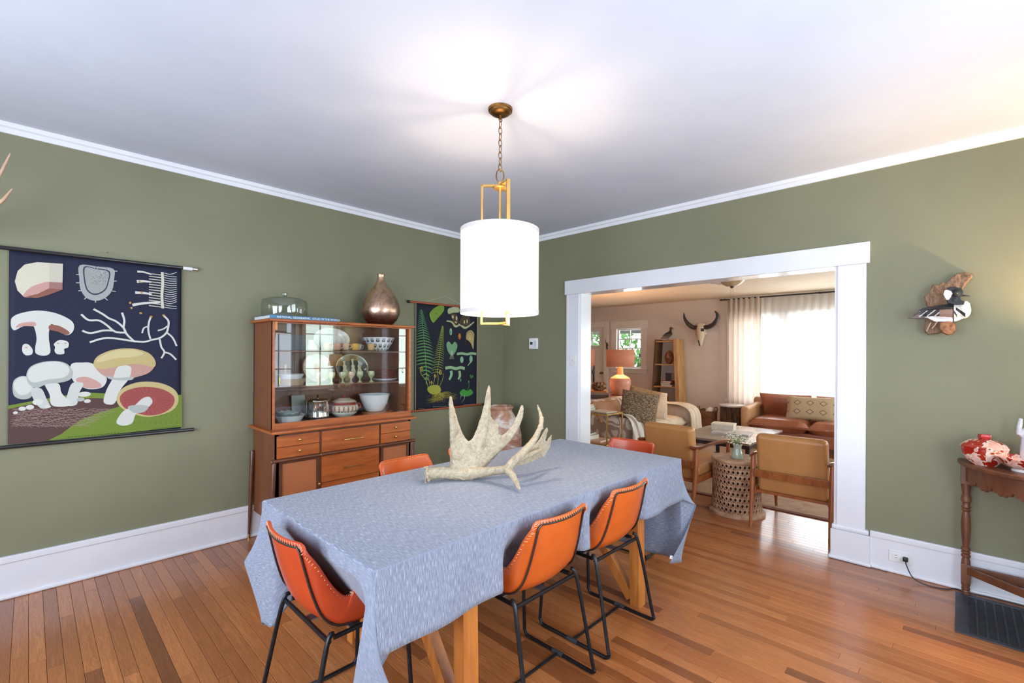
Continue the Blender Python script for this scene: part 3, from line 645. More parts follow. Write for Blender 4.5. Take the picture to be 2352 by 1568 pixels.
g = cb('glass_door', cg, (1.77, HX1 - .022, HF + .022, HF + .026, .908, 1.640)); B(CO).ell((2.305, HF + .020, 1.265), (.006, .003, .020), seg=12).build('finger_pull', mat('pull_steel', (200, 205, 215), .2, 1), g)
# ---- things in the cabinet
S1, S2, S0 = 1.438, 1.174, .894
porc = mat('porcelain', (232, 234, 236), .15, c2=(226, 228, 230), coat=.4, ns=3)
def lathe_thing(name, label, cat, x, y, z, prof, m, seg=36, group=None, **k):
    o = B((x, y, z)).lathe(prof, (x, y, z), seg, **k).build(name, m, None, ang=40); return tag(o, label, cat, group)
def bowl_prof(r, h, foot, t=.004, n=9, p=.55):
    q = [(0, .004), (foot, 0), (foot, .004)]
    o = [(foot + (r - foot) * (i / n) ** p if i else foot, .004 + (h - .004) * (i / n)) for i in range(n + 1)]
    i_ = [(max(a - t, .001), max(b + (t if j < 1 else 0), t + .004)) for j, (a, b) in enumerate(o)][::-1]
    return [(0, 0), (foot, 0)] + o + i_ + [(0, t + .004)]
# bottom row
o = lathe_thing('pie_dish', 'fluted white pie dish with grey bowls nested in it, bottom left of the cabinet', 'dish', 1.379, 3.70, S0, [(0, 0), (.085, 0), (.112, .048), (.117, .052), (.108, .048), (.08, .006), (0, .006)], vcol('dish_paint', .2, coat=.3), 64)
for v in o.data.vertices:
    a = math.atan2(v.co.y, v.co.x); r = math.hypot(v.co.x, v.co.y)
    if r > .1: v.co.x *= 1 + .022 * math.cos(a * 18); v.co.y *= 1 + .022 * math.cos(a * 18)
paint(o, lambda c: (170, 80, 90) if .040 < c.z < .046 and math.hypot(c.x, c.y) > .1 else (236, 236, 238))
for i, (r, zz, cc) in enumerate(((.095, .05, (120, 136, 128)), (.082, .062, (176, 188, 190)))):
    o = lathe_thing('scalloped_bowl', ('green grey scalloped bowl nested in the white pie dish', 'pale blue grey scalloped bowl on top of the nest in the cabinet')[i], 'bowl', 1.379, 3.70, S0 + zz - .03, bowl_prof(r, .045, .04), mat('celadon%d' % i, cc, .2, coat=.3), 64)
    for v in o.data.vertices:
        a = math.atan2(v.co.y, v.co.x); f = v.co.z / .045
        if f > .5: v.co.z += .004 * math.cos(a * 10); v.co.x *= 1 + .03 * math.cos(a * 10); v.co.y *= 1 + .03 * math.cos(a * 10)
tag(B((1.52, 3.87, S0)).obox((1.52, 3.875, S0 + .093), (.11, .012, .18), Euler((R(-7), 0, 0)), .02).build('serving_board', mat('grey_glaze', (152, 158, 152), .4), None), 'grey rounded serving board leaning at the back behind the silver bucket', 'board')
silver = mat('silver', (235, 232, 228), .06, 1, c2=(228, 224, 220), ns=4)
t = thing('ice_bucket', 'polished silver lidded ice bucket on the bottom shelf', 'ice bucket', (1.611, 3.72, S0))
OB = (1.611, 3.72, S0)
B(OB).lathe([(0, .012), (.086, .012), (.089, .018), (.087, .024), (.087, .135), (.090, .140), (.088, .146), (.08, .146)], OB, 48).build('body', silver, t)
B(OB).lathe([(.091, .146), (.091, .150), (.07, .158), (.03, .164), (.008, .167), (.005, .172), (.009, .178), (.005, .186), (0, .192)], OB, 48).build('lid', silver, t)
for k in range(5):
    a = R(-90 + (k - 2) * 30); B(OB).cyl((OB[0] + .075 * math.cos(a), OB[1] + .075 * math.sin(a), S0), (OB[0] + .078 * math.cos(a), OB[1] + .078 * math.sin(a), S0 + .014), .008, .010, 10).build('foot', silver, t)
t = thing('tureen', 'round folk-painted tureen with red bands and lug handles on the bottom shelf', 'tureen', (1.833, 3.72, S0)); OB = (1.833, 3.72, S0)
vp = vcol('folk_paint', .22, coat=.4)
def folk(c):
    a = math.atan2(c.y, c.x); z = c.z
    if z < .038: return (228, 222, 212)
    if z < .05: return (90, 100, 84) if int((a + 7) * 9) % 2 else (214, 190, 164)
    if z < .085: return (226, 190, 160) if math.cos(a * 20) > -.1 else (66, 64, 60)
    if z < .095: return (188, 170, 146)
    if z < .118: return (150, 52, 40)
    return (224, 208, 186) if int(z * 200) % 2 else (206, 184, 160)
paint(B(OB).lathe(fine([(0, 0), (.07, 0), (.10, .025), (.116, .055), (.117, .075), (.108, .100), (.098, .112), (.096, .112)], .0025), OB, 80).build('pot', vp, t), folk)
paint(B(OB).lathe(fine([(.103, .112), (.103, .118), (.085, .132), (.05, .146), (.045, .150), (.03, .152), (0, .153)]), OB, 80).build('lid', vp, t), folk)
B(OB).ell((1.833, 3.72, S0 + .164), (.012, .012, .014)).build('lid_knob', mat('folk_red', (158, 44, 36), .25, coat=.3), t)
for s in (-1, 1): B(OB).tube([(1.833 + s * .108, 3.72, S0 + .09), (1.833 + s * .140, 3.72, S0 + .092), (1.833 + s * .142, 3.72, S0 + .06), (1.833 + s * .112, 3.72, S0 + .055)], .009, 8, 5).build('handle', MATS['folk_red'], t)
tag(B((2.133, 3.72, S0)).lathe([(0, 0), (.125, 0), (.127, .006), (.125, .012), (0, .012)], (2.133, 3.72, S0), 40).box(2.25, 2.285, 3.705, 3.735, S0, S0 + .012, .004).build('round_board', oak, None), 'thin round wooden board under the big white bowl', 'board')
lathe_thing('mixing_bowl', 'large plain white bowl with a pouring lip on the round board', 'bowl', 2.123, 3.735, S0 + .0125, [(0, 0), (.06, 0), (.075, .01), (.11, .07), (.130, .145), (.135, .152), (.130, .152), (.105, .075), (.07, .016), (0, .012)], porc, 48)
# middle row
lathe_thing('baking_dish', 'sand coloured shallow dish with vertical ribs at the left of the middle shelf', 'dish', 1.389, 3.71, S2, [(0, 0), (.095, 0), (.115, .045), (.118, .05), (.112, .047), (.09, .006), (0, .006)], mat('sand_glaze', (188, 164, 136), .35), 48)
lathe_thing('serving_dish', 'plain white oval dish stacked on the sand coloured dish', 'dish', 1.386, 3.71, S2 + .036, [(0, .006), (.085, .006), (.104, .045), (.107, .048), (.102, .045), (.08, .012), (0, .012)], porc, 48)
lathe_thing('pestle', 'light wooden pestle standing upright in the white oval dish', 'pestle', 1.355, 3.71, S2 + .049, [(0, 0), (.014, 0), (.015, .006), (.009, .03), (.009, .08), (.013, .1), (.012, .108), (0, .11)], wood('beech', (212, 168, 118), (196, 150, 100), (10, 10, 1)), 16)
def stand_plate(name, lab, x, y, z, r, fn, sq=(1, 1)):
    M = Matrix.Rotation(R(-78), 3, 'X') if 0 else Matrix.Rotation(R(78), 3, 'X')
    o = B((x, y, z)).lathe(fine([(0, .006), (r * .6, .005), (r * .7, .010), (r * .98, .020), (r, .021), (r * .985, .015), (r * .7, .003), (r * .6, 0), (0, 0)]), (x, y, z + r * math.sin(R(78)) * sq[1] + .002), 96, M, sq=sq).build(name, vcol('plate_paint', .2, coat=.35), None)
    me = o.data; a = me.color_attributes.get('Col') or me.color_attributes.new('Col', 'FLOAT_COLOR', 'POINT'); return tag(o, lab, 'plate'), M
def disc_art(o, x, z0, r, fn, sq=(1, 1), bandcol=None):
    paint(o, lambda c: fn(c.x / r / sq[0], (c.z - r * .978 * sq[1]) / r / sq[1]))
def plateL(x, y):
    q = math.hypot(x, y)
    if q > .94: return (168, 104, 60)
    if q < .3 and abs(x + y * .4) < .22: return (186, 130, 98)
    return (208, 200, 182) if (math.atan2(y, x) * 3) % 2 < 1 or q < .7 else (184, 176, 158)
o, _ = stand_plate('display_plate', 'cream plate with brown rim and a leaf motif standing in the middle shelf', 1.669, 3.88, S2, .122, None); disc_art(o, 0, 0, .122, plateL)
def plateR(x, y):
    q = math.hypot(x, y)
    if q > .955: return (198, 190, 164)
    if y > .55 and abs(x - .1) < .5: return (130, 96, 40)
    return (40, 46, 46)
o, _ = stand_plate('display_plate', 'dark oval platter painted with three cream figures on the middle shelf', 1.982, 3.885, S2, .118, None, (1.28, 1)); disc_art(o, 0, 0, .118, plateR, (1.28, 1))
fig = mat('figure_cream', (206, 196, 160), .4)
def on_plate(u, v, t):   # plate tilted 78 degrees: up the plate is almost vertical
    return Vector((1.982 + u, 3.885 - .027 - t + (v - .115) * .208, S2 + v * .978))
b = B((1.982, 3.885, S2))
for cx_, hh in ((-.075, .185), (0.002, .20), (.062, .185)):
    b.prism([(cx_ - .012, .05), (cx_ + .012, .05), (cx_ + .022, .09), (cx_ + .012, .12), (cx_ + .018, .135), (cx_ + .006, .15), (cx_ + .012, hh), (cx_ - .012, hh), (cx_ - .006, .15), (cx_ - .018, .135), (cx_ - .012, .12), (cx_ - .022, .09)], on_plate, -.002, .001)
b.add([on_plate(.10, .10, .001), on_plate(.13, .12, .001), on_plate(.125, .095, .001)], [(0, 1, 2)])
pf = b.build('painted_figures', fig, o); pf.location = (0, 0, 0)
gobm = [mat('onyx_green', (150, 158, 112), .18, c2=(186, 184, 146), ns=26, coat=.4), mat('onyx_tan', (196, 168, 140), .18, c2=(178, 150, 118), ns=26, coat=.4)]
GP = [(0, 0), (.021, 0), (.021, .004), (.007, .012), (.006, .028), (.013, .038), (.025, .052), (.029, .070), (.027, .092), (.025, .092), (.026, .070), (.018, .05), (0, .045)]
gl_ = [('tan onyx goblet in front of the cream plate', 1), ('green onyx goblet beside the cream plate', 0), ('green onyx goblet left of the dark platter figures', 0), ('pale tan onyx goblet in the centre of the shelf', 1), ('mottled green onyx goblet in front of the right painted figure', 0), ('darkest green onyx goblet next to the stacked red plates', 0)]
for (x, (lab, k)) in zip((1.588, 1.692, 1.786, 1.859, 1.938, 2.043), gl_): lathe_thing('goblet', lab, 'goblet', x, 3.65, S2, GP, gobm[k], 24, 'onyx goblets on the middle shelf')
lathe_thing('platter', 'flat white platter under the stacked red plates', 'platter', 2.220, 3.725, S2, [(0, .004), (.07, 0), (.08, .002), (.112, .018), (.113, .021), (.08, .010), (0, .009)], porc, 48)
redp = mat('red_glaze', (160, 76, 52), .25, c2=(144, 62, 42), coat=.3)
for k in range(8): lathe_thing('dinner_plate', 'rust red plate in the stack on the white platter, ' + ('bottom one', 'second from the bottom', 'third from the bottom', 'fourth from the bottom', 'fourth from the top', 'third from the top', 'second from the top', 'topmost')[k], 'plate', 2.236 + .001 * (k % 3), 3.735, S2 + .0105 + k * .0118, [(0, .002), (.05, 0), (.06, .002), (.090, .011), (.091, .0135), (.06, .006), (0, .006)], redp, 40, 'stack of rust red plates')
# top row
tag(B((1.33, 3.75, S1)).box(1.235, 1.50, 3.66, 3.84, S1, S1 + .12, .004).build('storage_box', mat('slate_blue', (86, 92, 96), .6), None), 'slate grey box at the left end of the top shelf', 'box')
t = thing('sugar_jar', 'small white jar with a pale blue lid on the top shelf', 'jar', (1.545, 3.69, S1)); OB = (1.545, 3.69, S1)
B(OB).lathe([(0, 0), (.03, 0), (.046, .01), (.042, .04), (.028, .06), (.026, .062)], OB, 32).build('body', mat('jar_body', (212, 196, 184), .25, coat=.3), t); B(OB).lathe([(.03, .062), (.031, .082), (.027, .086), (0, .088)], OB, 32).build('lid', mat('jar_lid', (176, 186, 196), .25, coat=.3), t)
o, _ = stand_plate('display_plate', 'large white oval platter standing at the back of the top shelf', 1.80, 3.895, S1, .098, None, (1.62, 1)); disc_art(o, 0, 0, .098, lambda x, y: (206, 204, 198) if .75 < math.hypot(x, y) < .8 else (226, 226, 224), (1.62, 1))
def cup(x, y, lab, c, cat='cup'):
    t = thing('tea_cup', lab, cat, (x, y, S1), 0, 'cups and saucers on the top shelf'); OB = (x, y, S1); m = mat('cup_%d_%d' % (c[0], c[2]), c, .2, coat=.4)
    B(OB).lathe([(0, .003), (.02, 0), (.05, .009), (.052, .011), (.02, .006), (0, .006)], OB, 32).build('saucer', m, t)
    B(OB).lathe([(0, .006), (.018, .006), (.026, .018), (.031, .062), (.029, .062), (.024, .02), (0, .012)], OB, 32).build('cup_body', m, t)
    B(OB).tube([(x + .028, y - .004, S1 + .052), (x + .05, y - .006, S1 + .048), (x + .046, y - .006, S1 + .026), (x + .026, y - .004, S1 + .022)], .0035, 6, 5).build('handle', m, t)
cup(1.66, 3.67, 'peach coloured cup beside the white jar', (206, 168, 146)); cup(1.745, 3.67, 'copper lustre cup, second from the white jar', (190, 140, 116)); cup(1.823, 3.68, 'rose gold cup in the middle of the top shelf', (200, 160, 140)); cup(1.900, 3.66, 'yellow gold cup left of the blue flowered cup', (212, 160, 72))
cup(1.975, 3.76, 'pale blue flowered cup behind the gold ones', (186, 196, 206)); cup(2.045, 3.66, 'gold cup nearest the patterned bowl', (206, 166, 112))
BR, BH = .139, .122
o = B((2.175, 3.755, S1)).lathe([(0, 0), (.06, 0), (.062, .006)] + [(.062 + (BR - .062) * (i / 24) ** .62, .006 + (BH - .006) * i / 24) for i in range(1, 25)] + [(BR - .004, BH), (.10, .05), (.055, .012), (0, .01)], (2.175, 3.755, S1), 192).build('patterned_bowl', vcol('bowl_paint', .18, coat=.4), None)
def motif(c):
    a = math.atan2(c.y, c.x) * 16 / (2 * math.pi); z = c.z / BH
    for (zc, off) in ((.80, 0), (.42, .5), (.1, 0)):
        u = ((a + off) % 1 - .5) * 2.0; v = (z - zc) / .17
        if abs(v) < .8 and abs(u) < .56:
            w = .56 * (1 - .55 * max(v, -.1)); 
            if abs(u) < w and not (v > -.3 and (abs(abs(u) - .2) < .045)): return (50, 54, 66)
    return (226, 226, 230)
paint(o, lambda c: motif(c) if math.hypot(c.x, c.y) > .062 + (BR - .062) * max(0, min(1, (c.z - .006) / (BH - .006))) ** .62 - .003 else (226, 226, 230)); tag(o, 'white bowl printed with rows of dark blue leaf motifs on the top shelf', 'bowl')
# ---- on top of the cabinet
t = thing('atlas', 'big blue atlas lying flat on the cabinet top under the glass dome', 'book', (1.44, 3.70, 1.665)); OB = (1.44, 3.70, 1.665)
covm = mat('atlas_blue', (46, 112, 150), .4, c2=(38, 100, 138), coat=.2)
B(OB).box(1.185, 1.685, 3.535, 3.88, 1.6652, 1.6682, .001).box(1.185, 1.685, 3.535, 3.88, 1.6892, 1.692, .001).box(1.185, 1.685, 3.533, 3.538, 1.6652, 1.692, .001).build('cover', covm, t)
B(OB).box(1.190, 1.680, 3.539, 3.872, 1.6684, 1.689).build('pages', mat('paper', (214, 214, 210), .8, c2=(196, 196, 194), ns=60, scale=(.2, .2, 12)), t)
text_mesh('NATIONAL GEOGRAPHIC  ATLAS OF THE WORLD', 'spine_lettering', .0208, mat('print_white', (232, 236, 238), .6), t, Matrix.Translation((1.232 - OB[0], 3.5325 - OB[1], 1.6718 - OB[2])) @ Matrix.Rotation(R(90), 4, 'X'))
cg2 = glass('dome_glass', (.84, .88, .86), .05)
t = thing('glass_dome', 'clear glass cake dome with a knob standing on the blue atlas', 'cake dome', (1.352, 3.715, 1.692)); OB = (1.352, 3.715, 1.692)
B(OB).lathe([(.158, 0), (.160, .004), (.160, .10), (.152, .128), (.12, .142), (.03, .148), (.012, .150)], OB, 64).build('bell', cg2, t)
B(OB).lathe([(.012, .150), (.014, .158), (.022, .170), (.021, .185), (.01, .190), (0, .190)], OB, 32).build('knob', glass('knob_glass', (.75, .80, .78), .12), t)
vz = lambda f: 1.665 + f
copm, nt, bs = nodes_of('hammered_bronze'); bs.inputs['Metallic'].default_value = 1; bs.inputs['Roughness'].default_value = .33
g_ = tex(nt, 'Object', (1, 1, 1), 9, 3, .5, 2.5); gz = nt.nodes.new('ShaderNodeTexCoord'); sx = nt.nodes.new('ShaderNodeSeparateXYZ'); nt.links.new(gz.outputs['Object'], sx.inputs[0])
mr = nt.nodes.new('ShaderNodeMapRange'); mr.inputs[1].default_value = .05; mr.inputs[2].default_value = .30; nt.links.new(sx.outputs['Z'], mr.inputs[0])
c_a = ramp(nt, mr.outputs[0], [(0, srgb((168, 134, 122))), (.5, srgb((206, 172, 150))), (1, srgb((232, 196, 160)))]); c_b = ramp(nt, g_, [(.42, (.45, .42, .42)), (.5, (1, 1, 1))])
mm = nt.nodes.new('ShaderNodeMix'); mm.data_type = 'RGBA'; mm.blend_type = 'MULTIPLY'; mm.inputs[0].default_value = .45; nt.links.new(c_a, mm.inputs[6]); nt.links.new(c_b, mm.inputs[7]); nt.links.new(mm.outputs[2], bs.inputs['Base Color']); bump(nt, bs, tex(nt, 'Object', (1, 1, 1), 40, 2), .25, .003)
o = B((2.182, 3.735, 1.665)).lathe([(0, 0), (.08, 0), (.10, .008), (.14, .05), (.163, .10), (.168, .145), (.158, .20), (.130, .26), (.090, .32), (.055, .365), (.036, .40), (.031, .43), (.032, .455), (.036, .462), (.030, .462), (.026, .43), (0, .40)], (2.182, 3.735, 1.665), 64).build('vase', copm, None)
tag(o, 'teardrop bronze bottle vase with engraved leaves on the cabinet top', 'vase')
# ------------------------------------------------------------------ wall charts (flat printed canvas)
def chart(name, label, x0, x1, z0, z1, zr0, zr1, bgc, rodm, rx0, rx1, capm=None, cx0=None):
    t = thing(name, label, 'wall chart', ((x0 + x1) / 2, WY - .012, (z0 + z1) / 2)); o = t.location.copy()
    m = mat(name + '_ground', bgc, .75, c2=tuple(int(v * 1.05) for v in bgc), ns=4, bmp=.05, bs=200, spec=.25)
    def fn(u, v): return Vector((x0 + (x1 - x0) * u, WY - .014 - .003 * math.sin(v * 3.1) - .0015 * math.sin(u * 9 + v * 3), z0 + (z1 - z0) * v))
    B(o).grid(fn, 30, 30).build('canvas', m, t, sol=.001)
    B(o).cyl((rx0, WY - .018, zr1), (rx1, WY - .018, zr1), .0115, seg=14).build('top_rod', rodm, t); B(o).cyl((rx0, WY - .018, zr0), (rx1, WY - .018, zr0), .0115, seg=14).build('bottom_rod', rodm, t)
    if capm:
        for zz in (zr0, zr1):
            for xx, s in ((rx0, -1), (rx1, 1)): B(o).cyl((xx - s * .004, WY - .018, zz), (xx + s * .02, WY - .018, zz), .0135, seg=14).build('rod_cap', capm, t)
    return t, o
LAY = [0]
def art(t, o, name, items, m, kind=None):
    """printed motif: list of ('p', pts, colour) filled outlines, ('s', pts, width(s), colour) strokes, ('e', (x, z), (rx, rz), colour)"""
    b = B(o)
    for it in items:
        LAY[0] += 1 if it[0] != 's' else .02; y = WY - .0192 - LAY[0] * .00005
        f = lambda u, v, q, y=y: Vector((u, y - q, v))
        if it[0] == 'p':
            pts = [(p.x, p.y) for p in spline([(a, c, 0) for a, c in it[1]], 4, True)] if it[3:] == () or it[3] else it[1]
            n = len(pts); tri = tessellate_polygon([[Vector((p[0], p[1], 0)) for p in pts]]); b.add([f(p[0], p[1], 0) for p in pts], tri, it[2])
        elif it[0] == 'e':
            (cx_, cz_), (rx, rz) = it[1], it[2]; n = 20; b.add([f(cx_ + rx * math.cos(2 * math.pi * k / n), cz_ + rz * math.sin(2 * math.pi * k / n), 0) for k in range(n)], [tuple(range(n))], it[3])
        else:
            pts = spline([(a, c, 0) for a, c in it[1]], 5); wd = it[2]; wd = wd if isinstance(wd, (tuple, list)) else (wd, wd); n = len(pts); vs = []
            for i, p in enumerate(pts):
                d = (pts[min(i + 1, n - 1)] - pts[max(i - 1, 0)]).normalized(); q = Vector((-d.y, d.x, 0)) * (_lerp(wd, i / (n - 1)) / 2)
                vs += [f(p.x + q.x, p.y + q.y, 0), f(p.x - q.x, p.y - q.y, 0)]
            b.add(vs, [(2 * i, 2 * i + 1, 2 * i + 3, 2 * i + 2) for i in range(n - 1)], it[3])
    b.c = [tuple(x * .86 for x in q) for q in b.c]
    r = b.build(name, m, t, kind=kind); return r
inkm = vcol('printed_ink', .75, .2)
blackrod = mat('black_rod', (28, 28, 32), .3, coat=.3)
t1, o1 = chart('mushroom_chart', 'pull-down school chart of white field mushrooms on dark blue canvas', -.083, .738, .887, 2.006, .872, 2.012, (34, 36, 56), blackrod, -.30, .815)
B(o1).cyl((.745, WY - .018, 2.012), (.80, WY - .018, 2.012), .0125, seg=14).build('rod_sleeve', mat('white_sleeve', (222, 222, 226), .4), t1)
B(o1).cyl((.80, WY - .018, 2.012), (.83, WY - .018, 2.012), .013, seg=14).build('rod_cap', silver, t1)
B(o1).ring([(.18, WY - .012, 2.022), (.345, WY - .004, 2.058), (.50, WY - .012, 2.022)], .0009, 4).build('hanging_string', mat('string', (150, 150, 140), .8), t1)
B(o1).cyl((.345, WY - .008, 2.06), (.345, WY, 2.06), .003, seg=8).build('nail', MATS['black_rod'], t1)
CR, PK, BN, WH, SH = (226, 220, 198), (212, 164, 154), (150, 100, 84), (224, 224, 216), (186, 192, 186)
def SS(pts, w_, c): return ('s', pts, w_, c)
art(t1, o1, 'cap_section_print', [('p', [(-0.06,1.825),(-0.049,1.886),(-0.021,1.928),(0.029,1.949),(0.081,1.952),(0.14,1.955),(0.138,1.848),(0.138,1.798),(0.082,1.762),(0.03,1.736),(-0.024,1.74),(-0.049,1.773)], CR, False), ('p', [(0.081,1.952),(0.14,1.955),(0.138,1.838),(0.081,1.839)], (214, 208, 188), False), ('p', [(-0.027,1.743),(0.0,1.794),(0.038,1.821),(0.081,1.838),(0.081,1.799),(0.03,1.763),(0.005,1.739)], PK), ('p', [(0.081,1.838),(0.138,1.84),(0.138,1.798),(0.081,1.8)], (170, 124, 120), False), ('p', [(-0.02,1.739),(0.03,1.761),(0.081,1.8),(0.138,1.798),(0.082,1.762),(0.03,1.736)], BN, False)], inkm)
it = [('p', [(0.214,1.956),(0.292,1.96),(0.374,1.955),(0.377,1.889),(0.367,1.815),(0.332,1.763),(0.288,1.743),(0.245,1.758),(0.219,1.807),(0.213,1.87)], (176, 178, 176)), ('p', [(0.233,1.949),(0.288,1.949),(0.354,1.939),(0.352,1.873),(0.334,1.812),(0.288,1.779),(0.25,1.8),(0.235,1.86)], (60, 62, 84)), ('p', [(0.239,1.944),(0.288,1.943),(0.348,1.933),(0.346,1.872),(0.33,1.818),(0.288,1.788),(0.255,1.805),(0.241,1.86)], (170, 172, 168))]
for a, b_ in [((0.198,1.897),(0.215,1.899)),((0.198,1.846),(0.215,1.848)),((0.209,1.797),(0.224,1.801)),((0.374,1.942),(0.393,1.943)),((0.374,1.876),(0.39,1.88)),((0.368,1.812),(0.386,1.811)),((0.288,1.746),(0.288,1.731)),((0.245,1.761),(0.236,1.747)),((0.332,1.766),(0.346,1.751))]: it.append(SS([a, b_], .005, (200, 200, 192)))
rn = random.Random(4)
for k in range(90):
    x, z = rn.uniform(.268, .345), rn.uniform(1.845, 1.962); it.append(SS([(x, z), (x + rn.uniform(-.008, .008), z + rn.uniform(.004, .01))], .0014, (74, 76, 92) if k % 3 else (214, 214, 206)))
art(t1, o1, 'gill_section_print', it, inkm)
it = [SS([(0.628,1.968),(0.631,1.891),(0.627,1.807),(0.632,1.72)], .016, CR)]
X_ = [[(0.556,1.949),(0.628,1.947)],[(0.556,1.931),(0.628,1.929)],[(0.556,1.913),(0.629,1.911)],[(0.556,1.895),(0.629,1.892)],[(0.556,1.877),(0.629,1.874)],[(0.556,1.859),(0.629,1.856)],[(0.556,1.841),(0.629,1.838)],[(0.556,1.824),(0.629,1.819)],[(0.556,1.806),(0.629,1.801)],[(0.556,1.788),(0.629,1.783)],[(0.556,1.77),(0.629,1.765)],[(0.556,1.752),(0.629,1.746)],[(0.557,1.734),(0.629,1.728)]]
for q in X_: it.append(SS(q, .0055, CR))
X_ = [[(0.64,1.963),(0.674,1.959),(0.709,1.977)],[(0.64,1.947),(0.674,1.943),(0.709,1.945)],[(0.64,1.932),(0.674,1.927),(0.71,1.93)],[(0.64,1.916),(0.674,1.912),(0.71,1.916)],[(0.64,1.901),(0.675,1.896),(0.71,1.902)],[(0.64,1.885),(0.675,1.881),(0.71,1.887)],[(0.64,1.87),(0.675,1.865),(0.71,1.873)],[(0.64,1.854),(0.675,1.849),(0.71,1.859)],[(0.64,1.839),(0.675,1.834),(0.71,1.844)],[(0.64,1.823),(0.675,1.818),(0.71,1.83)],[(0.64,1.808),(0.675,1.803),(0.71,1.816)],[(0.64,1.792),(0.675,1.787),(0.71,1.802)],[(0.64,1.777),(0.675,1.771),(0.71,1.787)],[(0.641,1.761),(0.675,1.756),(0.71,1.773)],[(0.641,1.746),(0.675,1.74),(0.71,1.74)],[(0.641,1.73),(0.675,1.725),(0.71,1.726)]]
for q in X_: it.append(SS(q, .004, WH))
for q, w_ in (([(0.494,1.954),(0.528,1.955),(0.57,1.945)], (.013, .009)), ([(0.492,1.888),(0.529,1.894),(0.57,1.893)], (.02, .009)), ([(0.484,1.814),(0.529,1.815),(0.571,1.812)], (.018, .01)), ([(0.47,1.73),(0.529,1.747),(0.618,1.761)], (.018, .012))): it.append(SS(q, w_, WH))
for k, q in enumerate([(0.458,1.744),(0.465,1.71),(0.506,1.888),(0.518,1.817)]): it.append(('e', q, (.006, .0075), (206, 160, 84)))
art(t1, o1, 'spore_layer_print', it, inkm)
it = []
for q, w_ in (([(0.279,1.69),(0.323,1.661),(0.353,1.636),(0.388,1.618),(0.424,1.58),(0.44,1.54),(0.471,1.501),(0.487,1.488)], .0115), ([(0.222,1.654),(0.255,1.62),(0.303,1.62),(0.338,1.596),(0.383,1.552),(0.434,1.547)], .0115), ([(0.227,1.552),(0.265,1.538),(0.323,1.556),(0.373,1.558)], .0115), ([(0.417,1.677),(0.429,1.627),(0.424,1.58)], .0115), ([(0.262,1.48),(0.323,1.506),(0.383,1.508),(0.466,1.494),(0.53,1.489),(0.574,1.504),(0.619,1.519),(0.653,1.555),(0.664,1.605),(0.662,1.64),(0.637,1.671)], .0115), ([(0.568,1.66),(0.557,1.621),(0.554,1.565),(0.565,1.51)], .0105), ([(0.554,1.593),(0.53,1.581),(0.521,1.547)], .009), ([(0.605,1.567),(0.636,1.58),(0.658,1.6)], .009), ([(0.655,1.555),(0.688,1.521),(0.711,1.464)], .0105), ([(0.616,1.509),(0.625,1.456),(0.642,1.421),(0.625,1.379)], .0105), ([(0.642,1.421),(0.676,1.407),(0.709,1.368)], .0105)): it.append(SS(q, w_, WH))
for q in [(0.513,1.68),(0.568,1.66),(0.637,1.673)]: it.append(('e', q, (.008, .006), (206, 160, 84)))
art(t1, o1, 'hyphae_print', it, inkm)
art(t1, o1, 'sliced_mushroom_print', [('p', [(-0.075,1.588),(-0.069,1.617),(-0.036,1.643),(0.03,1.663),(0.099,1.656),(0.153,1.631),(0.185,1.601),(0.19,1.563),(0.176,1.531),(0.149,1.524),(0.126,1.558),(0.091,1.586),(0.081,1.54),(0.081,1.491),(0.087,1.417),(0.061,1.396),(0.027,1.409),(0.024,1.447),(0.029,1.496),(0.022,1.55),(0.01,1.574),(-0.028,1.566),(-0.059,1.543),(-0.072,1.558)], WH), ('p', [(-0.056,1.558),(-0.036,1.585),(0.018,1.595),(0.024,1.571),(-0.02,1.569)], PK), ('p', [(0.085,1.58),(0.126,1.576),(0.17,1.54),(0.153,1.524),(0.118,1.542),(0.082,1.553)], BN), ('p', [(-0.029,1.423),(-0.026,1.459),(-0.007,1.464),(0.012,1.435),(0.01,1.405),(-0.015,1.399)], WH), ('p', [(0.102,1.467),(0.127,1.492),(0.163,1.481),(0.165,1.449),(0.147,1.437),(0.147,1.409),(0.118,1.405),(0.105,1.424),(0.107,1.449)], WH), ('e', (0.12,1.471), (.006, .004), PK), ('e', (0.152,1.472), (.006, .004), PK), ('e', (-0.013,1.444), (.006, .004), PK)], inkm)
it = [('p', [(-0.084,1.11),(0.015,1.13),(0.137,1.152),(0.266,1.165),(0.425,1.145),(0.531,1.132),(0.643,1.129),(0.743,1.122),(0.744,0.898),(0.532,0.894),(0.229,0.888),(-0.084,0.89)], (122, 146, 58), False), ('p', [(-0.084,1.09),(0.015,1.115),(0.137,1.122),(0.266,1.131),(0.385,1.118),(0.405,1.066),(0.305,1.035),(0.229,1.001),(0.174,0.958),(0.137,0.922),(0.071,0.884),(-0.084,0.89)], (96, 70, 68), False)]
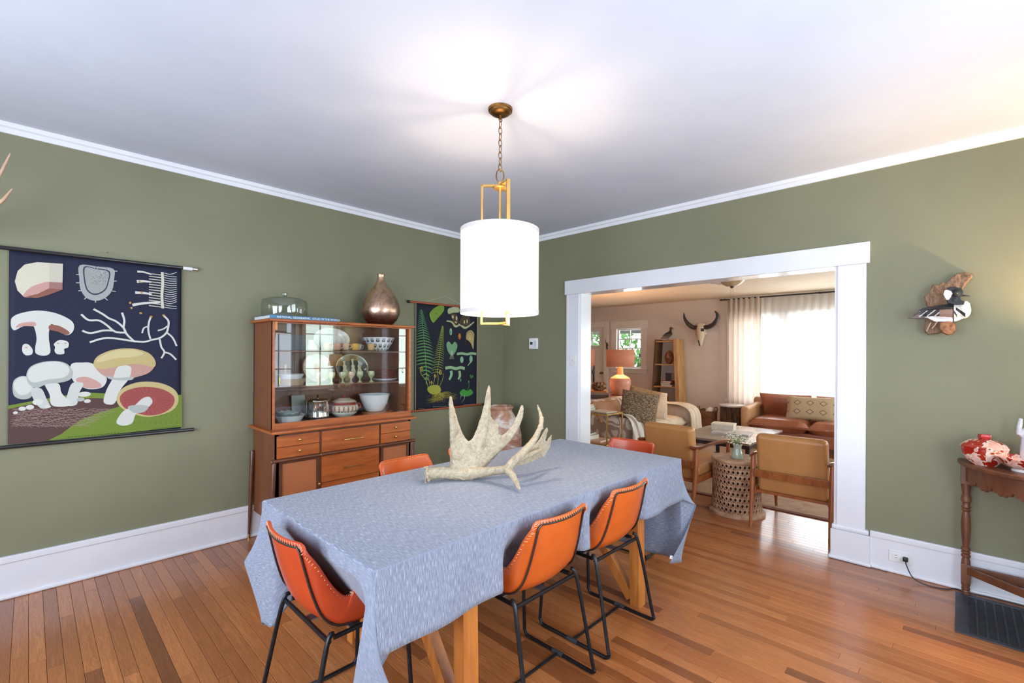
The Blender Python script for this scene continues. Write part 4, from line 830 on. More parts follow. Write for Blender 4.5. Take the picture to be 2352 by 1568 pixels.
X_ = [[(-0.067,1.092),(-0.052,1.088),(-0.035,1.093)],[(-0.05,1.085),(-0.033,1.092),(-0.023,1.078)],[(-0.017,1.085),(-0.013,1.083),(0.01,1.079)],[(0.0,1.086),(0.007,1.088),(0.022,1.082)],[(0.018,1.078),(0.027,1.079),(0.034,1.084)],[(0.036,1.079),(0.048,1.083),(0.068,1.085)],[(0.054,1.08),(0.068,1.074),(0.08,1.069)],[(0.072,1.081),(0.089,1.079),(0.093,1.072)],[(0.09,1.074),(0.11,1.069),(0.128,1.073)],[(0.125,1.073),(0.132,1.074),(0.141,1.076)],[(0.144,1.074),(0.153,1.065),(0.177,1.076)],[(0.163,1.066),(0.175,1.069),(0.19,1.06)],[(0.182,1.067),(0.197,1.073),(0.203,1.063)],[(0.202,1.068),(0.219,1.064),(0.24,1.064)],[(0.221,1.069),(0.242,1.069),(0.253,1.066)],[(0.259,1.059),(0.265,1.059),(0.292,1.067)],[(0.279,1.06),(0.288,1.064),(0.305,1.05)],[(0.299,1.061),(0.311,1.054),(0.319,1.053)],[(0.32,1.053),(0.335,1.058),(0.359,1.054)],[(0.341,1.054),(0.359,1.049),(0.373,1.057)],[(-0.069,1.084),(-0.052,1.084),(-0.039,1.078)],[(-0.037,1.084),(-0.032,1.076),(-0.027,1.081)],[(-0.02,1.077),(-0.012,1.082),(0.006,1.082)],[(-0.002,1.078),(0.008,1.074),(0.018,1.084)],[(0.015,1.078),(0.028,1.08),(0.052,1.067)],[(0.033,1.071),(0.048,1.072),(0.064,1.07)],[(0.051,1.072),(0.069,1.078),(0.076,1.072)],[(0.086,1.071),(0.09,1.07),(0.111,1.073)],[(0.104,1.072),(0.111,1.062),(0.124,1.076)],[(0.123,1.065),(0.132,1.067),(0.136,1.06)],[(0.141,1.065),(0.154,1.059),(0.172,1.06)],[(0.16,1.066),(0.176,1.065),(0.185,1.063)],[(0.18,1.059),(0.198,1.057),(0.222,1.064)],[(0.199,1.059),(0.22,1.063),(0.235,1.067)],[(0.236,1.059),(0.243,1.054),(0.249,1.05)],[(0.256,1.06),(0.266,1.06),(0.287,1.051)],[(0.276,1.052),(0.289,1.052),(0.3,1.053)],[(0.297,1.052),(0.312,1.058),(0.34,1.054)],[(0.317,1.053),(0.336,1.049),(0.354,1.057)],[(0.338,1.045),(0.36,1.041),(0.368,1.04)],[(-0.057,1.075),(-0.051,1.082),(-0.043,1.081)],[(-0.039,1.076),(-0.031,1.075),(-0.01,1.064)],[(-0.022,1.077),(-0.011,1.069),(0.002,1.066)],[(-0.005,1.069),(0.009,1.075),(0.014,1.069)],[(0.013,1.07),(0.029,1.069),(0.048,1.07)],[(0.031,1.071),(0.049,1.062),(0.06,1.072)],[(0.065,1.062),(0.07,1.069),(0.094,1.055)],[(0.083,1.063),(0.091,1.062),(0.107,1.057)],[(0.101,1.064),(0.112,1.056),(0.119,1.06)],[(0.12,1.065),(0.133,1.062),(0.155,1.061)],[(0.139,1.057),(0.155,1.056),(0.168,1.063)],[(0.158,1.058),(0.177,1.063),(0.181,1.047)],[(0.194,1.057),(0.199,1.056),(0.218,1.048)],[(0.214,1.049),(0.221,1.049),(0.231,1.05)],[(0.233,1.05),(0.244,1.056),(0.269,1.051)],[(0.253,1.051),(0.267,1.049),(0.282,1.054)],[(0.273,1.052),(0.29,1.041),(0.296,1.037)],[(0.294,1.044),(0.313,1.048),(0.335,1.037)],[(0.314,1.044),(0.337,1.041),(0.349,1.04)],[(0.354,1.044),(0.361,1.034),(0.389,1.041)],[(-0.059,1.067),(-0.05,1.067),(-0.047,1.066)],[(-0.042,1.068),(-0.03,1.062),(-0.014,1.067)],[(-0.025,1.069),(-0.011,1.07),(-0.002,1.069)],[(-0.007,1.07),(0.009,1.064),(0.031,1.07)],[(0.01,1.062),(0.03,1.059),(0.043,1.054)],[(0.044,1.061),(0.05,1.067),(0.055,1.057)],[(0.062,1.062),(0.071,1.062),(0.09,1.057)],[(0.08,1.055),(0.092,1.056),(0.102,1.06)],[(0.099,1.055),(0.113,1.051),(0.138,1.061)],[(0.117,1.056),(0.134,1.059),(0.151,1.045)],[(0.136,1.057),(0.156,1.053),(0.163,1.047)],[(0.172,1.048),(0.178,1.047),(0.2,1.048)],[(0.192,1.049),(0.2,1.042),(0.213,1.051)],[(0.211,1.049),(0.222,1.05),(0.226,1.053)],[(0.231,1.041),(0.245,1.044),(0.264,1.035)],[(0.251,1.042),(0.268,1.038),(0.277,1.037)],[(0.271,1.043),(0.291,1.046),(0.316,1.038)],[(0.309,1.042),(0.314,1.041),(0.33,1.041)],[(0.33,1.034),(0.338,1.035),(0.344,1.043)],[(-0.061,1.067),(-0.049,1.067),(-0.03,1.067)],[(-0.044,1.06),(-0.03,1.063),(-0.018,1.069)],[(-0.027,1.061),(-0.01,1.059),(-0.006,1.054)],[(0.006,1.06),(0.01,1.055),(0.027,1.054)],[(0.024,1.061),(0.031,1.051),(0.039,1.057)],[(0.042,1.053),(0.051,1.06),(0.073,1.058)],[(0.06,1.054),(0.072,1.055),(0.086,1.06)],[(0.078,1.055),(0.093,1.051),(0.098,1.044)],[(0.096,1.047),(0.114,1.047),(0.133,1.045)],[(0.115,1.048),(0.135,1.042),(0.146,1.048)],[(0.151,1.047),(0.157,1.052),(0.182,1.048)],[(0.17,1.048),(0.179,1.047),(0.195,1.051)],[(0.189,1.04),(0.201,1.043),(0.208,1.034)],[(0.208,1.041),(0.223,1.038),(0.246,1.035)],[(0.228,1.042),(0.246,1.034),(0.259,1.038)],[(0.248,1.033),(0.269,1.029),(0.272,1.04)],[(0.286,1.033),(0.292,1.039),(0.311,1.041)],[(0.306,1.033),(0.315,1.034),(0.325,1.024)],[(0.327,1.034),(0.339,1.029),(0.365,1.024)],[(-0.064,1.059),(-0.048,1.055),(-0.034,1.052)],[(-0.047,1.06),(-0.029,1.052),(-0.022,1.054)],[(-0.014,1.051),(-0.009,1.049),(0.011,1.055)],[(0.004,1.052),(0.011,1.046),(0.023,1.057)],[(0.021,1.053),(0.031,1.057),(0.035,1.042)],[(0.039,1.053),(0.052,1.053),(0.069,1.042)],[(0.057,1.046),(0.073,1.05),(0.081,1.045)],[(0.075,1.046),(0.094,1.047),(0.117,1.045)],[(0.11,1.046),(0.115,1.044),(0.129,1.048)],[(0.129,1.038),(0.136,1.041),(0.142,1.032)],[(0.148,1.039),(0.158,1.038),(0.178,1.032)],[(0.167,1.039),(0.18,1.035),(0.191,1.035)],[(0.186,1.04),(0.202,1.031),(0.228,1.035)],[(0.205,1.032),(0.224,1.028),(0.241,1.038)],[(0.225,1.033),(0.247,1.025),(0.254,1.021)],[(0.263,1.032),(0.27,1.035),(0.293,1.022)],[(0.283,1.024),(0.293,1.032),(0.306,1.024)],[(0.303,1.025),(0.316,1.029),(0.32,1.027)],[(-0.066,1.051),(-0.048,1.058),(-0.038,1.054)],[(-0.034,1.05),(-0.028,1.056),(-0.005,1.055)],[(-0.016,1.051),(-0.008,1.054),(0.007,1.039)],[(0.001,1.044),(0.012,1.052),(0.019,1.042)],[(0.019,1.044),(0.032,1.05),(0.053,1.042)],[(0.037,1.045),(0.053,1.049),(0.065,1.045)],[(0.055,1.046),(0.074,1.047),(0.077,1.048)],[(0.089,1.037),(0.094,1.045),(0.112,1.03)],[(0.108,1.037),(0.116,1.043),(0.125,1.032)],[(0.126,1.038),(0.137,1.041),(0.161,1.033)],[(0.145,1.03),(0.159,1.039),(0.173,1.035)],[(0.164,1.031),(0.181,1.037),(0.186,1.038)],[(0.183,1.032),(0.203,1.035),(0.223,1.019)],[(0.22,1.031),(0.225,1.033),(0.236,1.022)],[(0.24,1.023),(0.248,1.031),(0.274,1.022)],[(0.26,1.023),(0.271,1.029),(0.288,1.025)],[(0.28,1.024),(0.294,1.027),(0.302,1.027)],[(0.301,1.016),(0.317,1.025),(0.341,1.008)],[(-0.053,1.05),(-0.047,1.048),(-0.042,1.039)],[(-0.036,1.042),(-0.027,1.047),(-0.009,1.04)],[(-0.019,1.043),(-0.007,1.047),(0.003,1.042)],[(-0.001,1.044),(0.013,1.046),(0.037,1.043)],[(0.016,1.036),(0.033,1.032),(0.049,1.045)],[(0.034,1.037),(0.054,1.031),(0.061,1.029)],[(0.068,1.036),(0.074,1.031),(0.095,1.03)],[(0.087,1.037),(0.095,1.03),(0.108,1.032)],[(0.105,1.029),(0.117,1.029),(0.12,1.035)],[(0.124,1.03),(0.138,1.028),(0.156,1.035)],[(0.142,1.03),(0.16,1.028),(0.169,1.019)],[(0.161,1.022),(0.182,1.027),(0.206,1.019)],[(0.198,1.021),(0.204,1.026),(0.219,1.022)],[(0.218,1.022),(0.226,1.025),(0.232,1.025)],[(0.237,1.023),(0.249,1.024),(0.27,1.025)],[(0.257,1.015),(0.272,1.009),(0.283,1.008)],[(0.277,1.015),(0.295,1.008),(0.322,1.009)],[(0.298,1.016),(0.318,1.008),(0.336,1.011)],[(-0.056,1.042),(-0.046,1.04),(-0.025,1.04)],[(-0.038,1.042),(-0.026,1.04),(-0.013,1.042)],[(-0.021,1.035),(-0.006,1.041),(-0.001,1.027)],[(-0.004,1.036),(0.014,1.028),(0.032,1.027)],[(0.03,1.035),(0.034,1.028),(0.044,1.03)],[(0.048,1.027),(0.055,1.029),(0.079,1.03)],[(0.066,1.028),(0.075,1.029),(0.091,1.033)],[(0.084,1.028),(0.096,1.03),(0.103,1.017)],[(0.102,1.029),(0.117,1.03),(0.139,1.017)],[(0.121,1.021),(0.139,1.017),(0.152,1.02)],[(0.14,1.022),(0.161,1.017),(0.164,1.022)],[(0.176,1.021),(0.182,1.018),(0.201,1.022)],[(0.195,1.013),(0.205,1.018),(0.214,1.006)],[(0.215,1.014),(0.227,1.019),(0.252,1.006)],[(0.235,1.014),(0.25,1.005),(0.265,1.009)],[(0.254,1.015),(0.273,1.005),(0.278,1.011)],[(0.275,1.007),(0.296,1.006),(0.317,1.012)],[(-0.068,1.036),(-0.064,1.039),(-0.056,1.038)],[(-0.052,1.037),(-0.044,1.028),(-0.024,1.039)],[(-0.034,1.029),(-0.024,1.029),(-0.012,1.023)],[(-0.017,1.03),(-0.005,1.031),(-0.0,1.026)],[(0.0,1.03),(0.015,1.033),(0.033,1.026)],[(0.018,1.031),(0.036,1.021),(0.045,1.028)],[(0.052,1.022),(0.056,1.023),(0.08,1.029)],[(0.07,1.022),(0.077,1.024),(0.092,1.013)],[(0.088,1.023),(0.098,1.026),(0.104,1.015)],[(0.107,1.015),(0.119,1.014),(0.14,1.016)],[(0.126,1.016),(0.141,1.016),(0.152,1.018)],[(0.144,1.016),(0.162,1.017),(0.189,1.019)],[(0.163,1.017),(0.184,1.005),(0.202,1.002)],[(0.2,1.007),(0.207,1.007),(0.215,1.005)],[(0.22,1.008),(0.229,1.008),(0.253,1.005)],[(0.239,1.009),(0.252,1.01),(0.266,1.007)],[(0.259,1.0),(0.275,0.997),(0.279,1.01)],[(0.279,1.001),(0.298,0.999),(0.318,0.991)],[(-0.071,1.028),(-0.063,1.026),(-0.039,1.021)],[(-0.054,1.028),(-0.043,1.029),(-0.028,1.024)],[(-0.037,1.029),(-0.024,1.031),(-0.016,1.026)],[(-0.02,1.022),(-0.004,1.021),(0.017,1.026)],[(-0.002,1.022),(0.016,1.024),(0.029,1.029)],[(0.032,1.021),(0.037,1.013),(0.041,1.013)],[(0.049,1.022),(0.057,1.016),(0.075,1.013)],[(0.068,1.014),(0.078,1.019),(0.088,1.016)],[(0.086,1.015),(0.099,1.009),(0.123,1.016)],[(0.104,1.015),(0.12,1.011),(0.135,1.019)],[(0.123,1.007),(0.142,1.014),(0.148,1.002)],[(0.159,1.006),(0.163,1.003),(0.184,1.003)],[(0.178,1.007),(0.185,1.006),(0.197,1.005)],[(0.197,1.008),(0.207,1.009),(0.235,1.005)],[(0.217,0.999),(0.23,0.998),(0.248,1.008)],[(0.236,1.0),(0.253,1.001),(0.261,0.991)],[(0.256,1.001),(0.276,0.99),(0.3,0.991)],[(0.276,0.992),(0.299,0.993),(0.313,0.994)],[(-0.073,1.028),(-0.062,1.027),(-0.043,1.024)],[(-0.056,1.02),(-0.043,1.018),(-0.032,1.026)],[(-0.039,1.021),(-0.023,1.022),(0.001,1.009)],[(-0.022,1.022),(-0.003,1.013),(0.013,1.011)],[(0.011,1.012),(0.017,1.017),(0.025,1.013)],[(0.029,1.013),(0.038,1.007),(0.059,1.014)],[(0.047,1.014),(0.058,1.011),(0.071,1.016)],[(0.065,1.014),(0.079,1.015),(0.083,1.0)],[(0.083,1.006),(0.1,1.006),(0.118,1.0)],[(0.102,1.007),(0.121,1.01),(0.131,1.003)],[(0.137,1.006),(0.143,1.0),(0.167,1.003)],[(0.156,0.998),(0.164,1.005),(0.18,1.006)],[(0.175,0.998),(0.186,0.995),(0.193,0.989)],[(0.195,0.999),(0.208,0.999),(0.23,0.989)],[(0.214,1.0),(0.231,0.989),(0.243,0.992)],[(0.234,0.991),(0.254,0.993),(0.281,0.992)],[(0.272,0.99),(0.277,0.983),(0.295,0.994)],[(-0.076,1.02),(-0.061,1.016),(-0.047,1.009)],[(-0.059,1.021),(-0.042,1.021),(-0.036,1.011)],[(-0.026,1.011),(-0.022,1.013),(-0.003,1.011)],[(-0.009,1.012),(-0.002,1.005),(0.009,1.014)],[(0.009,1.013),(0.018,1.011),(0.043,1.014)],[(0.027,1.005),(0.038,1.002),(0.055,0.998)],[(0.044,1.005),(0.059,1.008),(0.067,1.001)],[(0.062,1.006),(0.08,0.999),(0.102,1.001)],[(0.081,1.007),(0.101,1.005),(0.114,1.003)],[(0.116,0.997),(0.122,0.996),(0.126,1.006)],[(0.135,0.997),(0.143,1.002),(0.162,0.987)],[(0.153,0.998),(0.165,0.993),(0.175,0.99)],[(0.173,0.99),(0.187,0.998),(0.212,0.99)],[(0.192,0.99),(0.209,0.99),(0.225,0.992)],[(0.211,0.991),(0.232,0.981),(0.238,0.995)],[(0.249,0.99),(0.255,0.987),(0.277,0.975)],[(0.269,0.981),(0.277,0.978),(0.29,0.978)],[(-0.078,1.012),(-0.06,1.007),(-0.051,1.012)],[(-0.046,1.011),(-0.041,1.013),(-0.019,1.012)],[(-0.029,1.012),(-0.021,1.006),(-0.007,1.014)],[(-0.011,1.004),(-0.001,0.999),(0.005,0.999)],[(0.006,1.004),(0.019,1.006),(0.038,0.999)],[(0.024,1.005),(0.039,0.999),(0.05,1.001)],[(0.042,0.997),(0.06,1.005),(0.085,1.001)],[(0.076,0.996),(0.081,0.998),(0.097,1.004)],[(0.095,0.997),(0.102,0.991),(0.11,0.988)],[(0.113,0.997),(0.123,0.997),(0.145,0.988)],[(0.132,0.989),(0.144,0.99),(0.158,0.99)],[(0.151,0.99),(0.166,0.983),(0.171,0.993)],[(0.17,0.99),(0.188,0.99),(0.207,0.993)],[(0.189,0.982),(0.21,0.982),(0.221,0.976)],[(0.226,0.981),(0.233,0.975),(0.258,0.976)],[(0.246,0.981),(0.255,0.981),(0.272,0.978)],[(-0.065,1.002),(-0.06,1.011),(-0.055,0.997)],[(-0.048,1.003),(-0.04,1.006),(-0.023,0.997)],[(-0.031,1.004),(-0.02,1.0),(-0.011,0.999)],[(-0.014,1.004),(-0.0,0.994),(0.022,0.999)],[(0.004,0.996),(0.02,1.002),(0.034,1.002)],[(0.021,0.997),(0.04,0.996),(0.046,0.986)],[(0.056,0.996),(0.061,0.99),(0.081,0.986)],[(0.074,0.988),(0.082,0.984),(0.093,0.988)],[(0.092,0.988),(0.103,0.992),(0.128,0.988)],[(0.111,0.989),(0.124,0.986),(0.141,0.991)],[(0.129,0.989),(0.145,0.98),(0.153,0.974)],[(0.148,0.981),(0.167,0.988),(0.19,0.974)],[(0.184,0.98),(0.189,0.982),(0.203,0.977)],[(0.204,0.98),(0.211,0.976),(0.216,0.979)],[(0.223,0.972),(0.234,0.97),(0.254,0.979)],[(0.243,0.972),(0.256,0.977),(0.267,0.962)],[(-0.068,1.003),(-0.059,1.004),(-0.038,0.997)],[(-0.051,0.995),(-0.039,1.0),(-0.027,1.0)],[(-0.033,0.995),(-0.019,0.995),(-0.015,1.002)],[(-0.016,0.996),(0.001,0.991),(0.018,0.984)],[(0.001,0.997),(0.021,0.986),(0.03,0.986)],[(0.035,0.987),(0.041,0.995),(0.064,0.986)],[(0.053,0.987),(0.062,0.99),(0.076,0.989)],[(0.071,0.988),(0.082,0.986),(0.089,0.991)],[(0.089,0.98),(0.103,0.981),(0.124,0.972)],[(0.108,0.98),(0.125,0.976),(0.136,0.975)],[(0.127,0.981),(0.146,0.971),(0.173,0.975)],[(0.163,0.98),(0.168,0.98),(0.185,0.977)],[(0.182,0.971),(0.19,0.975),(0.198,0.98)],[(0.201,0.972),(0.212,0.971),(0.236,0.96)],[(0.221,0.972),(0.235,0.966),(0.249,0.963)],[(0.24,0.964),(0.257,0.961),(0.262,0.965)],[(-0.07,0.995),(-0.058,0.998),(-0.042,1.0)],[(-0.053,0.995),(-0.038,0.995),(-0.031,0.984)],[(-0.036,0.987),(-0.019,0.991),(0.002,0.984)],[(-0.003,0.986),(0.001,0.988),(0.014,0.987)],[(0.015,0.987),(0.022,0.985),(0.026,0.989)],[(0.033,0.987),(0.042,0.981),(0.06,0.989)],[(0.05,0.979),(0.063,0.978),(0.072,0.973)],[(0.069,0.98),(0.083,0.974),(0.107,0.973)],[(0.087,0.98),(0.104,0.971),(0.119,0.975)],[(0.105,0.972),(0.126,0.967),(0.132,0.978)],[(0.141,0.971),(0.147,0.977),(0.168,0.978)],[(0.16,0.971),(0.169,0.974),(0.181,0.961)],[(0.179,0.972),(0.191,0.97),(0.218,0.961)],[(0.198,0.963),(0.213,0.967),(0.231,0.963)],[(0.218,0.964),(0.236,0.963),(0.244,0.966)],[(-0.072,0.987),(-0.057,0.993),(-0.046,0.985)],[(-0.055,0.987),(-0.038,0.991),(-0.014,0.985)],[(-0.023,0.986),(-0.018,0.989),(-0.002,0.987)],[(-0.005,0.978),(0.002,0.987),(0.01,0.972)],[(0.012,0.978),(0.022,0.985),(0.044,0.971)],[(0.03,0.979),(0.043,0.982),(0.056,0.974)],[(0.048,0.979),(0.063,0.98),(0.068,0.976)],[(0.066,0.971),(0.084,0.978),(0.103,0.976)],[(0.101,0.97),(0.105,0.976),(0.115,0.96)],[(0.119,0.97),(0.127,0.973),(0.151,0.96)],[(0.138,0.962),(0.148,0.971),(0.163,0.962)],[(0.157,0.963),(0.17,0.969),(0.176,0.964)],[(0.176,0.963),(0.192,0.966),(0.213,0.964)],[(0.196,0.963),(0.214,0.964),(0.226,0.947)],[(0.215,0.955),(0.237,0.962),(0.264,0.947)]]
for q in X_: it.append(SS(q, .0013, (176, 150, 140)))
X_ = [[(0.426,1.064),(0.43,1.083)],[(0.453,1.062),(0.457,1.081)],[(0.48,1.06),(0.484,1.079)],[(0.508,1.058),(0.512,1.077)],[(0.536,1.056),(0.54,1.075)],[(0.565,1.053),(0.569,1.073)],[(0.593,1.051),(0.598,1.07)],[(0.623,1.049),(0.627,1.068)],[(0.652,1.047),(0.657,1.066)],[(0.682,1.044),(0.687,1.064)],[(0.713,1.042),(0.718,1.062)],[(0.426,0.997),(0.43,1.016)],[(0.453,0.995),(0.457,1.013)],[(0.48,0.992),(0.485,1.011)],[(0.508,0.99),(0.512,1.008)],[(0.536,0.987),(0.541,1.006)],[(0.565,0.984),(0.569,1.003)],[(0.594,0.982),(0.598,1.001)],[(0.623,0.979),(0.627,0.998)],[(0.653,0.976),(0.657,0.995)],[(0.683,0.973),(0.687,0.993)],[(0.713,0.97),(0.718,0.99)],[(0.426,0.95),(0.43,0.969)],[(0.453,0.948),(0.457,0.966)],[(0.481,0.945),(0.485,0.963)],[(0.508,0.942),(0.513,0.96)],[(0.537,0.939),(0.541,0.958)],[(0.565,0.936),(0.569,0.955)],[(0.594,0.933),(0.598,0.952)],[(0.623,0.93),(0.628,0.949)],[(0.653,0.927),(0.657,0.946)],[(0.683,0.923),(0.687,0.943)],[(0.713,0.92),(0.718,0.94)]]
for q in X_: it.append(SS(q, (.004, .001), (92, 124, 44)))
art(t1, o1, 'ground_print', it, inkm)
art(t1, o1, 'field_mushrooms_print', [('p', [(-0.067,1.21),(-0.06,1.257),(-0.027,1.279),(0.006,1.26),(0.019,1.199),(0.007,1.152),(-0.027,1.142),(-0.059,1.162)], SH), ('p', [(-0.063,1.221),(-0.051,1.259),(-0.025,1.274),(0.003,1.254),(0.012,1.206),(-0.01,1.171),(-0.043,1.173)], WH),
 ('p', [(0.177,1.342),(0.228,1.354),(0.275,1.347),(0.319,1.295),(0.344,1.248),(0.324,1.197),(0.266,1.186),(0.219,1.208),(0.182,1.254)], WH), ('p', [(0.2,1.253),(0.247,1.264),(0.305,1.23),(0.315,1.197),(0.266,1.19),(0.224,1.208)], PK), ('p', [(0.184,1.229),(0.233,1.223),(0.214,1.164),(0.203,1.095),(0.155,1.096),(0.162,1.16)], (214, 218, 210)),
 ('p', [(0.007,1.2),(0.049,1.201),(0.071,1.141),(0.086,1.091),(0.049,1.084),(0.019,1.135)], (208, 212, 206)), ('p', [(0.064,1.234),(0.123,1.227),(0.137,1.168),(0.178,1.103),(0.146,1.086),(0.093,1.1),(0.084,1.165)], WH), ('p', [(-0.012,1.285),(0.006,1.333),(0.057,1.36),(0.118,1.364),(0.163,1.343),(0.186,1.298),(0.177,1.254),(0.136,1.234),(0.075,1.227),(0.032,1.207),(-0.002,1.23)], SH), ('p', [(-0.007,1.291),(0.011,1.331),(0.059,1.355),(0.118,1.359),(0.156,1.339),(0.171,1.301),(0.145,1.264),(0.075,1.254),(0.027,1.239),(-0.0,1.252)], WH),
 ('e', (0.035,1.122), (.022, .018), WH), ('e', (0.238,1.156), (.030, .016), WH), ('e', (0.221,1.125), (.018, .012), SH), ('e', (0.252,1.113), (.016, .012), WH), ('e', (-0.028,1.088), (.015, .012), WH), ('e', (0.003,1.094), (.017, .014), WH), ('e', (-0.055,1.067), (.010, .008), WH), ('e', (0.077,1.092), (.014, .008), WH)], inkm)
art(t1, o1, 'yellow_cap_print', [('p', [(0.295,1.334),(0.384,1.322),(0.467,1.339),(0.583,1.337),(0.558,1.282),(0.477,1.25),(0.425,1.236),(0.354,1.252),(0.304,1.295)], (206, 160, 146)), ('p', [(0.399,1.326),(0.461,1.325),(0.456,1.251),(0.413,1.179),(0.385,1.094),(0.355,1.083),(0.328,1.105),(0.344,1.182),(0.374,1.254)], WH), ('p', [(0.346,1.268),(0.394,1.253),(0.472,1.257),(0.467,1.237),(0.405,1.237),(0.354,1.248)], SH), ('p', [(0.28,1.337),(0.299,1.393),(0.378,1.436),(0.477,1.443),(0.558,1.413),(0.593,1.358),(0.584,1.319),(0.531,1.336),(0.467,1.34),(0.384,1.322),(0.314,1.311)], (206, 186, 128)), ('p', [(0.295,1.354),(0.314,1.391),(0.384,1.428),(0.471,1.435),(0.53,1.413),(0.488,1.391),(0.384,1.378)], (222, 206, 154))], inkm)
it = [('p', [(0.393,1.127),(0.425,1.188),(0.51,1.222),(0.609,1.214),(0.689,1.172),(0.722,1.113),(0.713,1.049),(0.666,1.006),(0.554,0.985),(0.457,1.024),(0.405,1.073)], (208, 190, 134)), ('p', [(0.408,1.126),(0.446,1.17),(0.531,1.189),(0.631,1.168),(0.696,1.112),(0.689,1.047),(0.632,1.003),(0.554,0.995),(0.478,1.026),(0.426,1.064)], (170, 88, 84))]
X_ = [[(0.598,1.093),(0.681,1.084)],[(0.597,1.087),(0.678,1.066)],[(0.594,1.081),(0.67,1.05)],[(0.59,1.076),(0.657,1.035)],[(0.584,1.072),(0.64,1.022)],[(0.577,1.068),(0.619,1.013)],[(0.57,1.066),(0.596,1.007)],[(0.561,1.065),(0.57,1.004)],[(0.552,1.066),(0.545,1.006)],[(0.544,1.067),(0.519,1.01)],[(0.535,1.07),(0.495,1.018)],[(0.528,1.073),(0.474,1.028)],[(0.521,1.078),(0.455,1.042)],[(0.516,1.083),(0.44,1.057)],[(0.512,1.089),(0.43,1.073)],[(0.51,1.095),(0.424,1.09)],[(0.51,1.101),(0.423,1.107)],[(0.511,1.106),(0.426,1.124)],[(0.514,1.112),(0.435,1.139)],[(0.519,1.117),(0.448,1.153)],[(0.525,1.121),(0.465,1.165)],[(0.532,1.124),(0.485,1.174)],[(0.54,1.126),(0.508,1.179)],[(0.548,1.126),(0.533,1.182)],[(0.557,1.126),(0.559,1.181)],[(0.566,1.124),(0.585,1.176)],[(0.574,1.121),(0.609,1.168)],[(0.581,1.117),(0.631,1.157)],[(0.588,1.113),(0.65,1.143)],[(0.593,1.107),(0.665,1.127)],[(0.596,1.101),(0.676,1.11)],[(0.598,1.095),(0.681,1.092)]]
for q in X_: it.append(SS(q, (.001, .003), (148, 70, 68)))
it += [('p', [(0.392,0.974),(0.426,1.035),(0.478,1.063),(0.521,1.109),(0.559,1.12),(0.578,1.087),(0.559,1.054),(0.521,1.027),(0.489,1.008),(0.473,0.955),(0.437,0.94),(0.404,0.949)], WH), ('p', [(0.449,1.063),(0.51,1.069),(0.556,1.054),(0.532,1.02),(0.478,1.02)], SH)]
art(t1, o1, 'fallen_mushroom_print', it, inkm)
X_ = [[(0.165,0.898),(0.175,0.898)],[(0.179,0.898),(0.189,0.898)],[(0.194,0.898),(0.204,0.898)],[(0.209,0.897),(0.219,0.897)],[(0.224,0.897),(0.234,0.897)],[(0.239,0.897),(0.249,0.897)],[(0.254,0.897),(0.264,0.897)],[(0.269,0.897),(0.28,0.897)],[(0.285,0.897),(0.295,0.897)],[(0.3,0.897),(0.311,0.897)],[(0.316,0.897),(0.326,0.897)],[(0.331,0.897),(0.342,0.897)],[(0.347,0.897),(0.358,0.897)],[(0.363,0.897),(0.374,0.897)],[(0.379,0.897),(0.39,0.897)],[(0.396,0.897),(0.407,0.897)],[(0.571,0.899),(0.578,0.9)],[(0.582,0.9),(0.59,0.9)],[(0.593,0.9),(0.601,0.901)],[(0.604,0.9),(0.612,0.901)],[(0.615,0.901),(0.623,0.901)],[(0.627,0.901),(0.635,0.902)],[(0.638,0.902),(0.646,0.902)],[(0.649,0.902),(0.658,0.903)],[(0.661,0.902),(0.669,0.903)],[(0.673,0.903),(0.681,0.903)],[(0.684,0.903),(0.692,0.904)],[(0.696,0.904),(0.704,0.904)],[(0.708,0.904),(0.716,0.905)],[(0.719,0.905),(0.728,0.905)]]
art(t1, o1, 'caption_print', [SS(q, .003, (50, 74, 40)) for q in X_], inkm, 'stuff')
